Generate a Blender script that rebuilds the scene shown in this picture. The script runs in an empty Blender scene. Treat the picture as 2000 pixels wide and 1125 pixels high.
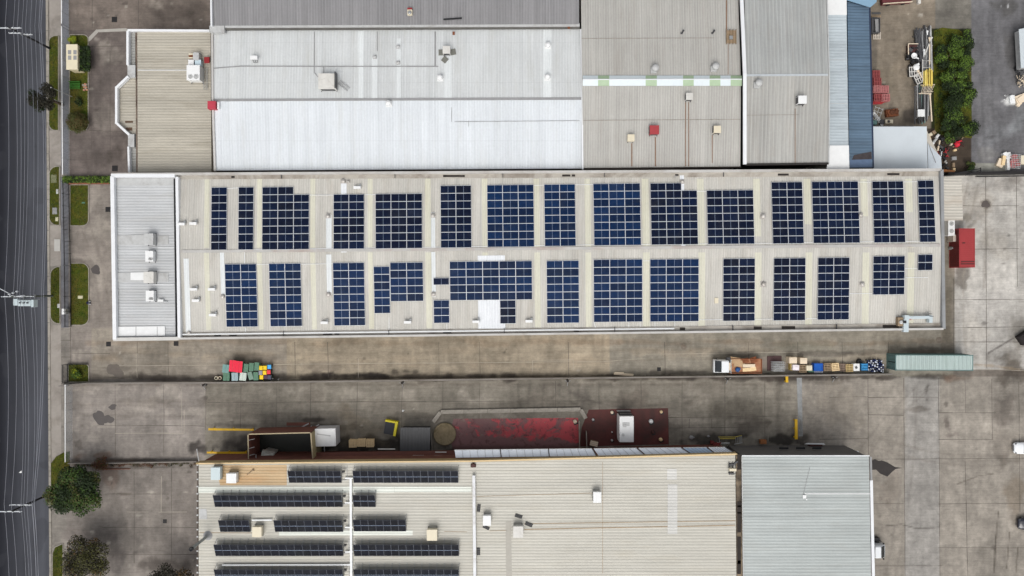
import bpy, math, random
import numpy as np
from mathutils import Vector, Matrix
R = math.radians
rnd = random.Random(11)
sc = bpy.context.scene
C = sc.collection
PI = math.pi
# ------------------------------------------------------------------ camera, world, sun
H = 113.0            # height of the drone above the yard, metres
F = 1390.0           # focal length in photo pixels (2000 wide)
cam = bpy.data.cameras.new('camera'); camo = bpy.data.objects.new('camera', cam); C.objects.link(camo)
camo.location = (0, 0, H); camo.rotation_euler = (0, 0, 0)
cam.lens = F/2000*36; cam.sensor_width = 36; cam.clip_end = 4000; cam.clip_start = 1
sc.camera = camo
SUN_EL, SUN_AZ = R(58), R(188)       # azimuth measured from +Y clockwise: low in the photo, soft light
w = bpy.data.worlds.new("World"); sc.world = w; w.use_nodes = True
nt = w.node_tree; bg = nt.nodes['Background']
sky = nt.nodes.new('ShaderNodeTexSky'); sky.sky_type = 'NISHITA'; sky.sun_disc = False
sky.sun_elevation = SUN_EL; sky.sun_rotation = SUN_AZ; sky.air_density = 1.0; sky.dust_density = 5.0; sky.ozone_density = 1.0
hsv = nt.nodes.new('ShaderNodeHueSaturation'); hsv.inputs['Saturation'].default_value = 0.22
nt.links.new(sky.outputs[0], hsv.inputs['Color']); nt.links.new(hsv.outputs[0], bg.inputs['Color'])
bg.inputs['Strength'].default_value = 0.155
sun = bpy.data.lights.new('sun', 'SUN'); suno = bpy.data.objects.new('sun', sun); C.objects.link(suno)
sun.energy = .7; sun.angle = R(38); sun.color = (1, .96, .9)
d = Vector((math.sin(SUN_AZ)*math.cos(SUN_EL), math.cos(SUN_AZ)*math.cos(SUN_EL), math.sin(SUN_EL)))
suno.rotation_euler = d.to_track_quat('Z', 'Y').to_euler()
sc.view_settings.view_transform = 'Standard'; sc.view_settings.look = 'None'
sc.view_settings.gamma = 1; sc.view_settings.exposure = 0.12
sc.render.engine = 'CYCLES'

# ------------------------------------------------------------------ helpers
def W(px, py, z=0.0):
    k = (H-z)/F
    return Vector(((px-1000)*k, (562.5-py)*k, z))
def RP(px, py, zf):
    z = 7.0
    for _ in range(12):
        p = W(px, py, z); z = zf(p.x, p.y)
    return W(px, py, z)
ALB = 0.86
def S(r, g, b, k=1.0):
    f = lambda c: ((c/255+.055)/1.055)**2.4 if c > 10 else c/255/12.92
    return tuple(min(.9, f(c)*ALB*k) for c in (r, g, b))
def thing(name, label, cat, loc=(0, 0, 0), rz=0, group=None):
    o = bpy.data.objects.new(name, None); C.objects.link(o); o.location = loc; o.rotation_euler = (0, 0, rz)
    o.empty_display_size = .3
    o['label'] = label; o['category'] = cat
    if group: o['group'] = group
    return o
def tag(o, label=None, cat=None, group=None, kind=None):
    if label: o['label'] = label
    if cat: o['category'] = cat
    if group: o['group'] = group
    if kind: o['kind'] = kind
    return o
class MB:
    def __init__(s, M=None):
        s.v = []; s.f = []; s.m = []; s.M = M or Matrix.Identity(4); s.sm = []
    def add(s, vs, fs, mi=0, sm=False):
        n = len(s.v); s.v += [s.M @ Vector(p) for p in vs]
        s.f += [tuple(i+n for i in f) for f in fs]; s.m += [mi]*len(fs); s.sm += [sm]*len(fs)
    def box(s, cx, cy, z0, sx, sy, sz, rz=0, mi=0, taper=1.0):
        c, q = math.cos(rz), math.sin(rz); vs = []
        for z, t in ((z0, taper), (z0+sz, 1.0)):
            for a, b in ((-1, -1), (1, -1), (1, 1), (-1, 1)):
                x, y = a*sx/2*t, b*sy/2*t
                vs.append((cx+x*c-y*q, cy+x*q+y*c, z))
        s.add(vs, [(3, 2, 1, 0), (4, 5, 6, 7), (0, 1, 5, 4), (1, 2, 6, 5), (2, 3, 7, 6), (3, 0, 4, 7)], mi)
        return s
    def slab(s, top, th, mi=0):
        """top: list of 3D points; extruded down by th (or to z=base if th is ('to', z))"""
        a = sum(top[i][0]*top[(i+1) % len(top)][1]-top[(i+1) % len(top)][0]*top[i][1] for i in range(len(top)))
        if a < 0: top = list(reversed(top))
        n = len(top)
        bot = [(p[0], p[1], (th[1] if isinstance(th, tuple) else p[2]-th)) for p in top]
        s.add([tuple(p) for p in top]+bot,
              [tuple(range(n)), tuple(range(2*n-1, n-1, -1))]+[(i, i+n, (i+1) % n+n, (i+1) % n) for i in range(n)], mi)
        return s
    def bar(s, p0, p1, w, h, mi=0):
        """rectangular bar between two points, w across (horizontal), h vertical, centred"""
        p0 = Vector(p0); p1 = Vector(p1); d = (p1-p0)
        if d.length < 1e-6: return s
        dn = d.normalized(); up = Vector((0, 0, 1))
        if abs(dn.z) > .95: up = Vector((0, 1, 0))
        sd = dn.cross(up).normalized()*w/2; uu = sd.cross(dn).normalized()*h/2
        vs = []
        for p in (p0, p1):
            vs += [p-sd-uu, p+sd-uu, p+sd+uu, p-sd+uu]
        s.add(vs, [(3, 2, 1, 0), (4, 5, 6, 7), (0, 1, 5, 4), (1, 2, 6, 5), (2, 3, 7, 6), (3, 0, 4, 7)], mi)
        return s
    def cyl(s, p0, p1, r, n=10, mi=0, r2=None, cap=True):
        p0 = Vector(p0); p1 = Vector(p1); d = (p1-p0).normalized(); r2 = r if r2 is None else r2
        a = Vector((1, 0, 0)) if abs(d.x) < .9 else Vector((0, 1, 0))
        u = d.cross(a).normalized(); v = d.cross(u)
        vs = []
        for p, rr in ((p0, r), (p1, r2)):
            for i in range(n):
                t = 2*PI*i/n; vs.append(p+(u*math.cos(t)+v*math.sin(t))*rr)
        fs = [(i, (i+1) % n, (i+1) % n+n, i+n) for i in range(n)]
        s.add(vs, fs, mi, True)
        if cap: s.add(vs, [tuple(range(n-1, -1, -1)), tuple(range(n, 2*n))], mi)
        return s
    def lathe(s, cx, cy, prof, n=16, mi=0):
        vs = []; k = len(prof)
        for r, z in prof:
            for i in range(n):
                t = 2*PI*i/n; vs.append((cx+r*math.cos(t), cy+r*math.sin(t), z))
        fs = [(j*n+i, j*n+(i+1) % n, (j+1)*n+(i+1) % n, (j+1)*n+i) for j in range(k-1) for i in range(n)]
        s.add(vs, fs, mi, True)
        if prof[-1][0] > .001: s.add(vs[(k-1)*n:], [tuple(range(n))], mi)
        return s
    def build(s, name, mats, parent=None, bevel=0, kind=None):
        me = bpy.data.meshes.new(name)
        off = Vector((0, 0, 0)); p = parent
        while p is not None: off += Vector(p.location); p = p.parent
        me.from_pydata([tuple(v-off) for v in s.v], [], s.f)
        if not isinstance(mats, (list, tuple)): mats = [mats]
        for m_ in mats: me.materials.append(m_)
        me.polygons.foreach_set('material_index', s.m)
        me.polygons.foreach_set('use_smooth', s.sm)
        me.update()
        o = bpy.data.objects.new(name, me); C.objects.link(o)
        if parent: o.parent = parent
        if bevel:
            b = o.modifiers.new('bevel', 'BEVEL'); b.width = bevel; b.segments = 2; b.limit_method = 'ANGLE'
        if kind: o['kind'] = kind
        return o
    def top(s, name, mats, label, cat, group=None, bevel=0, kind=None):
        """one-mesh thing with its origin at its own base"""
        n = len(s.v); c = sum((Vector(v) for v in s.v), Vector())/n; zb = min(v[2] for v in s.v)
        off = Vector((c.x, c.y, zb)); s.v = [Vector(v)-off for v in s.v]
        o = s.build(name, mats, None, bevel); o.location = off
        return tag(o, label, cat, group, kind)
def Mx(x, y, z, rz=0): return Matrix.Translation((x, y, z)) @ Matrix.Rotation(rz, 4, 'Z')
def MW(px, py, z, deg=0): p = W(px, py, z); return Mx(p.x, p.y, z, R(deg))

# ------------------------------------------------------------------ materials
def _m(name):
    m_ = bpy.data.materials.new(name); m_.use_nodes = True
    return m_, m_.node_tree.nodes, m_.node_tree.links, m_.node_tree.nodes['Principled BSDF']
def setspec(b, v):
    if 'Specular IOR Level' in b.inputs: b.inputs['Specular IOR Level'].default_value = v
def noise_node(N, L, vec, scale, detail=4, rough=.6, dist=0):
    n = N.new('ShaderNodeTexNoise'); n.inputs['Scale'].default_value = scale
    n.inputs['Detail'].default_value = detail; n.inputs['Roughness'].default_value = rough
    n.inputs['Distortion'].default_value = dist
    if vec is not None: L.new(vec, n.inputs['Vector'])
    return n.outputs['Fac']
def rng(N, L, val, a, b, c, d_):
    n = N.new('ShaderNodeMapRange'); n.inputs[1].default_value = a; n.inputs[2].default_value = b
    n.inputs[3].default_value = c; n.inputs[4].default_value = d_; L.new(val, n.inputs[0]); return n.outputs[0]
def mth(N, L, op, a, b=None):
    n = N.new('ShaderNodeMath'); n.operation = op
    for i, x in enumerate((a, b)):
        if x is None: continue
        if isinstance(x, (int, float)): n.inputs[i].default_value = x
        else: L.new(x, n.inputs[i])
    return n.outputs[0]
def mixc(N, L, fac, a, b, mode='MIX'):
    n = N.new('ShaderNodeMix'); n.data_type = 'RGBA'; n.blend_type = mode
    for i, x in ((0, fac), (6, a), (7, b)):
        if isinstance(x, (int, float)): n.inputs[i].default_value = x
        elif isinstance(x, tuple): n.inputs[i].default_value = (*x, 1)
        else: L.new(x, n.inputs[i])
    return n.outputs[2]
def mulc(N, L, colr, val):
    """colour times scalar socket"""
    n = N.new('ShaderNodeVectorMath'); n.operation = 'SCALE'
    if isinstance(colr, tuple): n.inputs[0].default_value = colr
    else: L.new(colr, n.inputs[0])
    L.new(val, n.inputs['Scale']); return n.outputs[0]
_pm = {}
def pmat(name, rgb, rough=.6, metal=0, var=.12, scale=1.5, bump=0, spec=.4, dirt=None, dirt_amt=.0, world=False):
    key = (name, rgb)
    if key in _pm: return _pm[key]
    m_, N, L, b = _m(name)
    tc = N.new('ShaderNodeTexCoord'); vec = tc.outputs['Object']
    if world: vec = N.new('ShaderNodeNewGeometry').outputs['Position']
    n1 = noise_node(N, L, vec, scale, 5, .65)
    f = rng(N, L, n1, .25, .75, 1-var, 1+var)
    c = mulc(N, L, rgb, f)
    if dirt:
        n2 = noise_node(N, L, vec, scale*.35, 6, .7, .6)
        c = mixc(N, L, rng(N, L, n2, .48, .68, 0, dirt_amt), c, dirt)
    L.new(c, b.inputs['Base Color'])
    b.inputs['Roughness'].default_value = rough; b.inputs['Metallic'].default_value = metal; setspec(b, spec)
    if bump:
        bm = N.new('ShaderNodeBump'); bm.inputs['Strength'].default_value = bump; bm.inputs['Distance'].default_value = .05
        L.new(noise_node(N, L, vec, scale*6, 4), bm.inputs['Height']); L.new(bm.outputs[0], b.inputs['Normal'])
    _pm[key] = m_
    return m_
def corr(name, rgb, axis='x', period=.45, rib=.22, streak=.12, stain=.12, staincol=None, stain_amt=0.0, rot=0.0, rough=.45,
         lap=None, blotch=.08, metal=0.0, spec=.35):
    """corrugated sheet: ribs run across `axis`; pans coloured darker than the crests, weather streaks along the sheet"""
    m_, N, L, b = _m(name)
    geo = N.new('ShaderNodeNewGeometry')
    mp = N.new('ShaderNodeMapping'); mp.inputs['Rotation'].default_value = (0, 0, rot); L.new(geo.outputs['Position'], mp.inputs['Vector'])
    sx = N.new('ShaderNodeSeparateXYZ'); L.new(mp.outputs[0], sx.inputs[0])
    a, al = (sx.outputs[0], sx.outputs[1]) if axis == 'x' else (sx.outputs[1], sx.outputs[0])
    ph = mth(N, L, 'MULTIPLY', a, 2*PI/period)
    sn = mth(N, L, 'SINE', ph)
    ribf = rng(N, L, sn, .1, .95, 0, 1)
    # per-sheet tone
    cid = mth(N, L, 'FLOOR', mth(N, L, 'DIVIDE', a, period*2.0))
    wn = N.new('ShaderNodeTexWhiteNoise'); wn.noise_dimensions = '1D'; L.new(cid, wn.inputs['W'])
    sheet = rng(N, L, wn.outputs['Value'], 0, 1, 1-streak*.55, 1+streak*.55)
    cb = N.new('ShaderNodeCombineXYZ')
    L.new(mth(N, L, 'MULTIPLY', a, 1.6), cb.inputs[0]); L.new(mth(N, L, 'MULTIPLY', al, .07), cb.inputs[1])
    st = rng(N, L, noise_node(N, L, cb.outputs[0], 1.0, 5, .7), .3, .7, 1-streak, 1+streak)
    bl = rng(N, L, noise_node(N, L, geo.outputs['Position'], .12, 4, .6), .3, .7, 1-blotch, 1+blotch)
    fine = rng(N, L, noise_node(N, L, geo.outputs['Position'], 3.0, 5, .7), .3, .7, .95, 1.05)
    k = mth(N, L, 'MULTIPLY', mth(N, L, 'MULTIPLY', st, bl), mth(N, L, 'MULTIPLY', fine, sheet))
    am = rng(N, L, noise_node(N, L, cb.outputs[0], .8, 3, .7), .35, .65, .25, 1.35)
    k = mth(N, L, 'MULTIPLY', k, mth(N, L, 'ADD', 1.0, mth(N, L, 'MULTIPLY', am, rng(N, L, ribf, 0, 1, -rib, rib*.45))))
    if lap:
        fl = mth(N, L, 'FRACT', mth(N, L, 'DIVIDE', al, lap))
        k = mth(N, L, 'MULTIPLY', k, rng(N, L, fl, 0, .012, .82, 1))
    c = mulc(N, L, rgb, k)
    if staincol:
        cb2 = N.new('ShaderNodeCombineXYZ')
        L.new(mth(N, L, 'MULTIPLY', a, .9), cb2.inputs[0]); L.new(mth(N, L, 'MULTIPLY', al, .16), cb2.inputs[1])
        n3 = noise_node(N, L, cb2.outputs[0], .6, 6, .75)
        c = mixc(N, L, rng(N, L, n3, .5, .72, 0, stain_amt), c, staincol)
    L.new(c, b.inputs['Base Color'])
    b.inputs['Roughness'].default_value = rough; b.inputs['Metallic'].default_value = metal; setspec(b, spec)
    bm = N.new('ShaderNodeBump'); bm.inputs['Strength'].default_value = .45; bm.inputs['Distance'].default_value = .03
    L.new(sn, bm.inputs['Height']); L.new(bm.outputs[0], b.inputs['Normal'])
    return m_
M = {}
M['white'] = pmat('white_metal', S(235, 236, 235), .45, var=.06)
M['offwhite'] = pmat('offwhite_metal', S(214, 212, 206), .5, var=.1, dirt=S(140, 130, 115), dirt_amt=.4)
M['cream'] = pmat('cream_paint', S(225, 215, 190), .5, var=.06)
M['grey'] = pmat('grey_metal', S(150, 150, 150), .45, var=.12)
M['lgrey'] = pmat('light_grey_metal', S(190, 191, 190), .45, var=.12, dirt=S(120, 112, 100), dirt_amt=.35)
M['dgrey'] = pmat('dark_grey_metal', S(78, 78, 80), .5, var=.15)
M['black'] = pmat('black_plastic', S(30, 30, 32), .5, var=.2)
M['rubber'] = pmat('tyre_rubber', S(34, 33, 33), .85, var=.15)
M['galv'] = pmat('galvanised_steel', S(172, 174, 174), .35, .5, var=.15)
M['wood'] = pmat('raw_pine', S(238, 210, 164), .8, var=.15, scale=4)
M['wood2'] = pmat('weathered_pallet_wood', S(150, 130, 105), .85, var=.22, scale=4)
M['conc'] = pmat('kerb_concrete', S(158, 152, 142), .85, var=.14, scale=2, bump=.3, dirt=S(90, 84, 74), dirt_amt=.5)
M['yellow'] = pmat('yellow_paint', S(225, 180, 20), .5, var=.1, dirt=S(120, 90, 30), dirt_amt=.3)
M['red'] = pmat('red_paint', S(165, 48, 52), .5, var=.1, dirt=S(90, 40, 38), dirt_amt=.5)
M['redb'] = pmat('bright_red_plastic', S(236, 30, 66), .45, var=.06)
M['maroon'] = pmat('maroon_paint', S(78, 44, 40), .65, var=.2, dirt=S(40, 28, 26), dirt_amt=.6)
M['rust'] = pmat('rusted_steel', S(128, 76, 48), .85, var=.3, scale=3)
M['glass'] = pmat('dark_glass', S(28, 34, 38), .08, var=.05, spec=.8)
M['green'] = pmat('green_plastic', S(88, 128, 104), .5, var=.1, scale=2, dirt=S(120, 150, 130), dirt_amt=.3)
M['tgreen'] = pmat('faded_teal_plastic', S(120, 160, 155), .5, var=.1)
M['bluebox'] = pmat('blue_plastic', S(20, 110, 215), .45, var=.08)
M['board'] = pmat('cardboard', S(190, 160, 125), .85, var=.12)
M['tan'] = pmat('tan_render', S(188, 160, 118), .8, var=.1)
M['pale'] = pmat('pale_plasterboard', S(232, 215, 190), .8, var=.06)
M['pipe'] = pmat('white_pvc_pipe', S(236, 238, 238), .4, var=.04)
# ------------------------------------------------------------------ ground sheet
def gp(x, y): return (x*F/H+1000, 562.5-y*F/H)
def build_ground():
    st = .22
    xs = np.concatenate([[-1500, -300, -110], np.arange(-88, 88.01, st), [110, 300, 1500]])
    ys = np.concatenate([[-1500, -300, -75], np.arange(-52, 52.01, st), [75, 300, 1500]])
    nx, ny = len(xs), len(ys)
    X, Y = np.meshgrid(xs, ys)
    PX = X*F/H+1000; PY = 562.5-Y*F/H
    rs = np.random.RandomState(5)
    def vn(scale, seed):                 # smooth value noise in photo-pixel scale, 0..1
        r = np.random.RandomState(seed); g = r.rand(128, 128)
        u = (PX/scale) % 127; v = (PY/scale) % 127
        i = np.floor(u).astype(int); j = np.floor(v).astype(int); fu = u-i; fv = v-j
        fu = fu*fu*(3-2*fu); fv = fv*fv*(3-2*fv)
        i1 = (i+1) % 128; j1 = (j+1) % 128
        return (g[j, i]*(1-fu)+g[j, i1]*fu)*(1-fv)+(g[j1, i]*(1-fu)+g[j1, i1]*fu)*fv
    fb = lambda s, sd: (vn(s, sd)*.5+vn(s*.5, sd+1)*.27+vn(s*.25, sd+2)*.15+vn(s*.12, sd+3)*.08)
    N1, N2, N3 = fb(60, 10), fb(25, 20), fb(160, 30)
    NS = vn(6, 40)*.5+vn(14, 41)*.5
    NV = (lambda: None)
    # streaky noise stretched along x
    col_ = np.zeros((ny, nx, 3)); col_[:] = S(124, 116, 107)
    def zone(x0, y0, x1, y1, rgb):
        m_ = (PX >= x0) & (PX < x1) & (PY >= y0) & (PY < y1); col_[m_] = S(*rgb)
        return m_
    zone(-9999, -9999, 145, 9999, (140, 134, 126))
    zone(135, -9999, 1140, 60, (118, 108, 100))
    zone(136, 58, 300, 345, (110, 101, 96))
    zone(136, 345, 300, 748, (138, 130, 122))
    zone(180, 640, 1200, 742, (146, 138, 126)); zone(560, 640, 1300, 742, (155, 144, 126))
    zone(1190, 640, 1862, 735, (140, 134, 122))
    zone(140, 742, 405, 902, (142, 135, 128)); zone(400, 742, 1560, 935, (133, 127, 116))
    zone(1560, 735, 9999, 9999, (150, 143, 133)); zone(1768, 735, 1836, 9999, (158, 154, 148))
    zone(130, 905, 480, 9999, (134, 127, 120))
    zone(1838, 338, 9999, 722, (184, 180, 173)); zone(1838, 430, 1864, 722, (126, 119, 107))
    zone(1660, -9999, 1832, 345, (130, 120, 106)); zone(1828, -9999, 1898, 60, (118, 114, 106))
    zone(1818, 55, 1900, 275, (44, 48, 22)); zone(1800, 250, 1906, 342, (68, 58, 48))
    zone(1896, -9999, 9999, 340, (112, 111, 113)); zone(1900, 318, 1965, 342, (150, 149, 140))
    # slab to slab tone differences
    def cells(x0, y0, x1, y1, xj, yj, amt, seed):
        r = np.random.RandomState(seed); t = 1+amt*(r.rand(len(yj)+1, len(xj)+1)*2-1)
        m_ = (PX >= x0) & (PX < x1) & (PY >= y0) & (PY < y1)
        i = np.searchsorted(xj, PX[m_]); j = np.searchsorted(yj, PY[m_])
        col_[m_] *= t[j, i][:, None]
    cells(140, 640, 1862, 742, [268, 328, 576, 640, 857, 937, 1110, 1298, 1462, 1558, 1645, 1735], [690, 714], .07, 1)
    cells(140, 742, 1560, 935, [225, 320, 403, 471, 541, 607, 698, 786, 865, 937, 1085, 1170, 1252, 1332, 1416, 1494], [786, 818], .09, 2)
    cells(1560, 735, 2100, 1200, [1608, 1695, 1765, 1833, 1885, 1937, 1990], [776, 810, 858, 898, 984, 1045, 1105], .06, 3)
    cells(1862, 340, 2100, 722, [1925, 1985], [402, 447, 487, 585, 640], .07, 4)
    cells(130, 905, 480, 1200, [200, 262, 325], [965, 1030, 1083], .05, 5)
    cells(136, 0, 300, 345, [180, 215], [90, 190, 268], .08, 6)
    def blend(mask, rgb, a):
        k = np.clip(mask*a, 0, 1)[..., None]; col_[:] = col_*(1-k)+np.array(S(*rgb))*k
    def blob(cx, cy, rx, ry, rgb, a, soft=.6, ang=0, nz=.7, hard=False):
        if rx+ry < 14 and 0 <= a:
            ix = np.where((xs*F/H+1000 > cx-3*rx-8) & (xs*F/H+1000 < cx+3*rx+8))[0]; iy = np.where((562.5-ys*F/H > cy-3*ry-8) & (562.5-ys*F/H < cy+3*ry+8))[0]
            if len(ix) and len(iy):
                sl = np.s_[iy[0]:iy[-1]+1, ix[0]:ix[-1]+1]; q_ = np.hypot((PX[sl]-cx)/rx, (PY[sl]-cy)/ry); m_ = np.clip((1-q_+(NS[sl]-.5)*nz*2)/soft, 0, 1); k_ = (m_*m_*(3-2*m_)*a)[..., None]; col_[sl] = col_[sl]*(1-k_)+np.array(S(*rgb))*k_
            return
        ca, sa = math.cos(R(ang)), math.sin(R(ang)); dx, dy = PX-cx, PY-cy
        u = (dx*ca+dy*sa)/rx; v = (-dx*sa+dy*ca)/ry; q = np.sqrt(u*u+v*v)
        nn = (N2 if rx+ry > 40 else NS)
        m_ = np.clip((1.0-q+(nn-.5)*nz*2)/soft, 0, 1)
        blend(m_*m_*(3-2*m_), rgb, a)
    def stroke(pts, w_, rgb, a, nz=.6):
        best = np.full(PX.shape, 1e9)
        for (x0, y0), (x1, y1) in zip(pts, pts[1:]):
            L2 = (x1-x0)**2+(y1-y0)**2
            t = np.clip(((PX-x0)*(x1-x0)+(PY-y0)*(y1-y0))/L2, 0, 1)
            best = np.minimum(best, np.hypot(PX-x0-t*(x1-x0), PY-y0-t*(y1-y0)))
        m_ = np.clip(1.2-best/w_+(NS-.5)*nz*2, 0, 1); blend(m_, rgb, a)
    dk, md, lt, br = (62, 55, 50), (96, 88, 80), (176, 168, 156), (104, 78, 62)
    # NW yards
    for b_ in [(330, 25, 60, 16, dk, .45), (385, 20, 30, 40, dk, .4), (215, 110, 35, 30, lt, .3), (200, 230, 45, 30, lt, .18), (230, 300, 22, 30, dk, .55),
               (190, 310, 40, 18, dk, .35), (165, 190, 12, 70, dk, .3), (205, 85, 14, 10, lt, .35), (300, 10, 20, 10, lt, .25)]: blob(*b_)
    # west forecourt
    for b_ in [(200, 440, 30, 40, lt, .4), (185, 540, 20, 40, lt, .25), (200, 700, 36, 14, (112, 98, 82), .5), (190, 380, 15, 40, lt, .25),
               (225, 690, 30, 18, md, .4), (160, 690, 25, 12, lt, .35), (240, 720, 30, 8, dk, .35), (150, 510, 22, 6, dk, .4), (120, 700, 20, 30, lt, .3)]: blob(*b_)
    # south alley: dark blobs along the wall, warm brown belt
    for x in range(190, 1860, 42):
        blob(x+rs.randint(-10, 10), 737, 34+rs.randint(0, 26), 5+rs.randint(0, 6), dk, .5+.25*rs.rand(), nz=1.0)
    for x in range(200, 1850, 70):
        blob(x, 668+rs.randint(-3, 5), 50, 7, (118, 98, 78), .3)
        blob(x+rs.randint(-20, 20), 700+rs.randint(-16, 16), 50, 10, (158, 143, 122), .28)
    for b_ in [(640, 715, 60, 10, md, .5), (790, 725, 22, 7, dk, .7), (700, 733, 90, 5, (40, 36, 33), .7), (480, 700, 70, 12, md, .5), (1440, 692, 50, 6, dk, .55), (1600, 690, 80, 6, dk, .55),
               (1690, 688, 50, 6, dk, .5), (1560, 712, 60, 7, md, .5), (1800, 684, 70, 8, dk, .5), (1330, 672, 40, 12, md, .3), (1560, 676, 60, 12, (112, 112, 98), .35), (1330, 727, 60, 7, dk, .55)]: blob(*b_, nz=1.0)
    # lower alley; near-black blobs paint in the shade north of the south warehouses
    for x in range(150, 1560, 46):
        blob(x+rs.randint(-12, 12), 751, 34, 4, md, .4); blob(x, 800+rs.randint(-40, 40), 26+rs.randint(0, 30), 9+rs.randint(0, 14), md if rs.rand() < .6 else lt, .22+.15*rs.rand(), nz=1.2)
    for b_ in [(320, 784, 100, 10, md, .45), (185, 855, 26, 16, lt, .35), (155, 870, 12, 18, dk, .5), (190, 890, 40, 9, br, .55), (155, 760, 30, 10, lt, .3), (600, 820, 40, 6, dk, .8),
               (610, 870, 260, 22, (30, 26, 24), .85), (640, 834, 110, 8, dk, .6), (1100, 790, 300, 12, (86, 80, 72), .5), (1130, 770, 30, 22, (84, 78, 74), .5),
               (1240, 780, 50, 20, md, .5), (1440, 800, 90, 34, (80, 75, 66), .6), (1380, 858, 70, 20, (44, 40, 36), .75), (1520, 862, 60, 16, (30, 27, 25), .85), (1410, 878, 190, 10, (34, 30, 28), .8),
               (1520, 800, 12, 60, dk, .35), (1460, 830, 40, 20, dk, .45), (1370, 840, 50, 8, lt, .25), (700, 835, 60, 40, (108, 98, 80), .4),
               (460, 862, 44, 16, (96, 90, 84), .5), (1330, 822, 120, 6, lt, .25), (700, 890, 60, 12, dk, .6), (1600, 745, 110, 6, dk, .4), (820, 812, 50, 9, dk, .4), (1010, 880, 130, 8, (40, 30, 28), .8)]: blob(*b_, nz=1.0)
    for i in range(6):
        x = 1010+i*24+rs.randint(-6, 6)
        stroke([(x, 752), (x+rs.randint(-6, 10), 796)], 3, (88, 82, 74), .35)
    # SW yard
    for b_ in [(260, 898, 130, 6, dk, .7), (230, 905, 90, 8, br, .6), (300, 912, 90, 5, dk, .5), (300, 1000, 60, 40, lt, .13), (180, 1045, 60, 20, (100, 92, 88), .5), (330, 1105, 70, 20, dk, .7),
               (215, 930, 20, 40, (108, 86, 74), .5), (230, 1090, 30, 40, (84, 78, 76), .6), (222, 965, 5, 4, dk, .9), (240, 965, 20, 2, md, .7)]: blob(*b_)
    # east yard
    for b_ in [(1800, 800, 26, 6, md, .55), (1784, 770, 4, 16, dk, .55), (1810, 770, 4, 16, dk, .5), (1850, 825, 7, 14, (84, 74, 70), .6), (1860, 850, 14, 6, (90, 80, 76), .5), (1848, 789, 5, 6, dk, .5),
               (1970, 730, 40, 30, (78, 70, 62), .75), (1965, 790, 30, 40, (92, 84, 78), .6), (1985, 960, 20, 60, (100, 86, 68), .5), (1975, 900, 30, 14, md, .5), (1960, 875, 26, 40, md, .4),
               (1700, 1020, 40, 60, md, .2), (1900, 1000, 40, 40, lt, .15), (1640, 790, 60, 60, (122, 114, 102), .4), (1950, 700, 30, 18, (92, 86, 78), .6), (1890, 770, 30, 30, lt, .15),
               (1870, 738, 34, 9, (104, 74, 54), .5), (1600, 850, 60, 18, md, .3), (1735, 950, 20, 40, (122, 112, 102), .4), (1900, 900, 60, 5, md, .3)]: blob(*b_, nz=1.0)
    stroke([(1722, 1028), (1760, 1024), (1790, 1032), (1835, 1030)], 1.6, (60, 54, 48), .6); stroke([(1710, 1104), (1840, 1104)], 1.3, (70, 62, 56), .6)
    stroke([(1950, 1000), (1944, 1060), (1942, 1118)], 1.8, (60, 52, 42), .7); stroke([(1972, 1040), (1966, 1110)], 1.4, (66, 58, 46), .6); stroke([(1988, 1070), (1984, 1120)], 1.4, (66, 58, 46), .6)
    stroke([(1870, 945), (1910, 930), (1940, 925)], 1.6, (82, 74, 64), .6)
    # east pad
    for b_ in [(1925, 400, 10, 9, (70, 62, 58), .95), (1900, 410, 40, 60, (148, 140, 128), .5), (1950, 470, 50, 40, (150, 144, 134), .5), (1935, 600, 60, 70, (186, 182, 176), .5),
               (1880, 545, 16, 30, (66, 58, 48), .7), (1852, 600, 12, 60, (98, 90, 76), .5), (1990, 640, 26, 40, (110, 104, 94), .6), (1900, 640, 30, 40, lt, .3),
               (1880, 430, 22, 12, (100, 92, 76), .5), (1960, 360, 60, 14, md, .3), (1975, 700, 40, 22, (100, 92, 82), .5), (1850, 650, 10, 30, (86, 78, 66), .5), (1980, 350, 30, 8, md, .5)]: blob(*b_, nz=.9)
    stroke([(1925, 405), (1926, 470), (1922, 560)], 4, (128, 120, 110), .4); stroke([(1930, 690), (1960, 672), (1980, 660)], 2.2, (72, 62, 60), .7); stroke([(1905, 712), (1940, 715), (1990, 722)], 3, (150, 132, 108), .6)
    # NE asphalt and yard
    for b_ in [(1960, 12, 40, 26, (76, 74, 70), .6), (1945, 262, 40, 34, (138, 140, 142), .5), (1990, 230, 24, 34, (140, 143, 144), .5), (1980, 196, 16, 12, (225, 225, 222), .8), (1915, 130, 16, 60, (104, 103, 106), .5),
               (1930, 200, 30, 60, (122, 121, 122), .5), (1968, 14, 3, 12, (190, 190, 190), .9), (1954, 12, 2, 10, (180, 180, 180), .8), (1930, 300, 30, 14, (128, 126, 122), .5), (1930, 268, 12, 5, (70, 68, 68), .6),
               (1780, 225, 26, 22, (66, 60, 56), .8), (1708, 100, 6, 50, (88, 82, 76), .5), (1700, 150, 12, 100, (90, 84, 76), .4), (1770, 130, 20, 60, (118, 107, 92), .5), (1730, 170, 30, 40, (120, 110, 94), .5),
               (1850, 26, 30, 14, (98, 94, 88), .5), (1985, 110, 26, 60, (78, 76, 74), .6)]: blob(*b_, nz=.9)
    # tyre tracks, drips and small patches
    q = np.random.RandomState(77)
    def arc(x0, y0, x1, y1, bend, gap, w_, rgb, a):
        for s in (-.5, .5):
            pts = []
            for i in range(7):
                t = i/6; nx_, ny_ = -(y1-y0), (x1-x0); l_ = math.hypot(nx_, ny_); b2 = bend*4*t*(1-t)+s*gap
                pts.append((x0+(x1-x0)*t+nx_/l_*b2, y0+(y1-y0)*t+ny_/l_*b2))
            stroke(pts, w_, rgb, a, .9)
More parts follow.
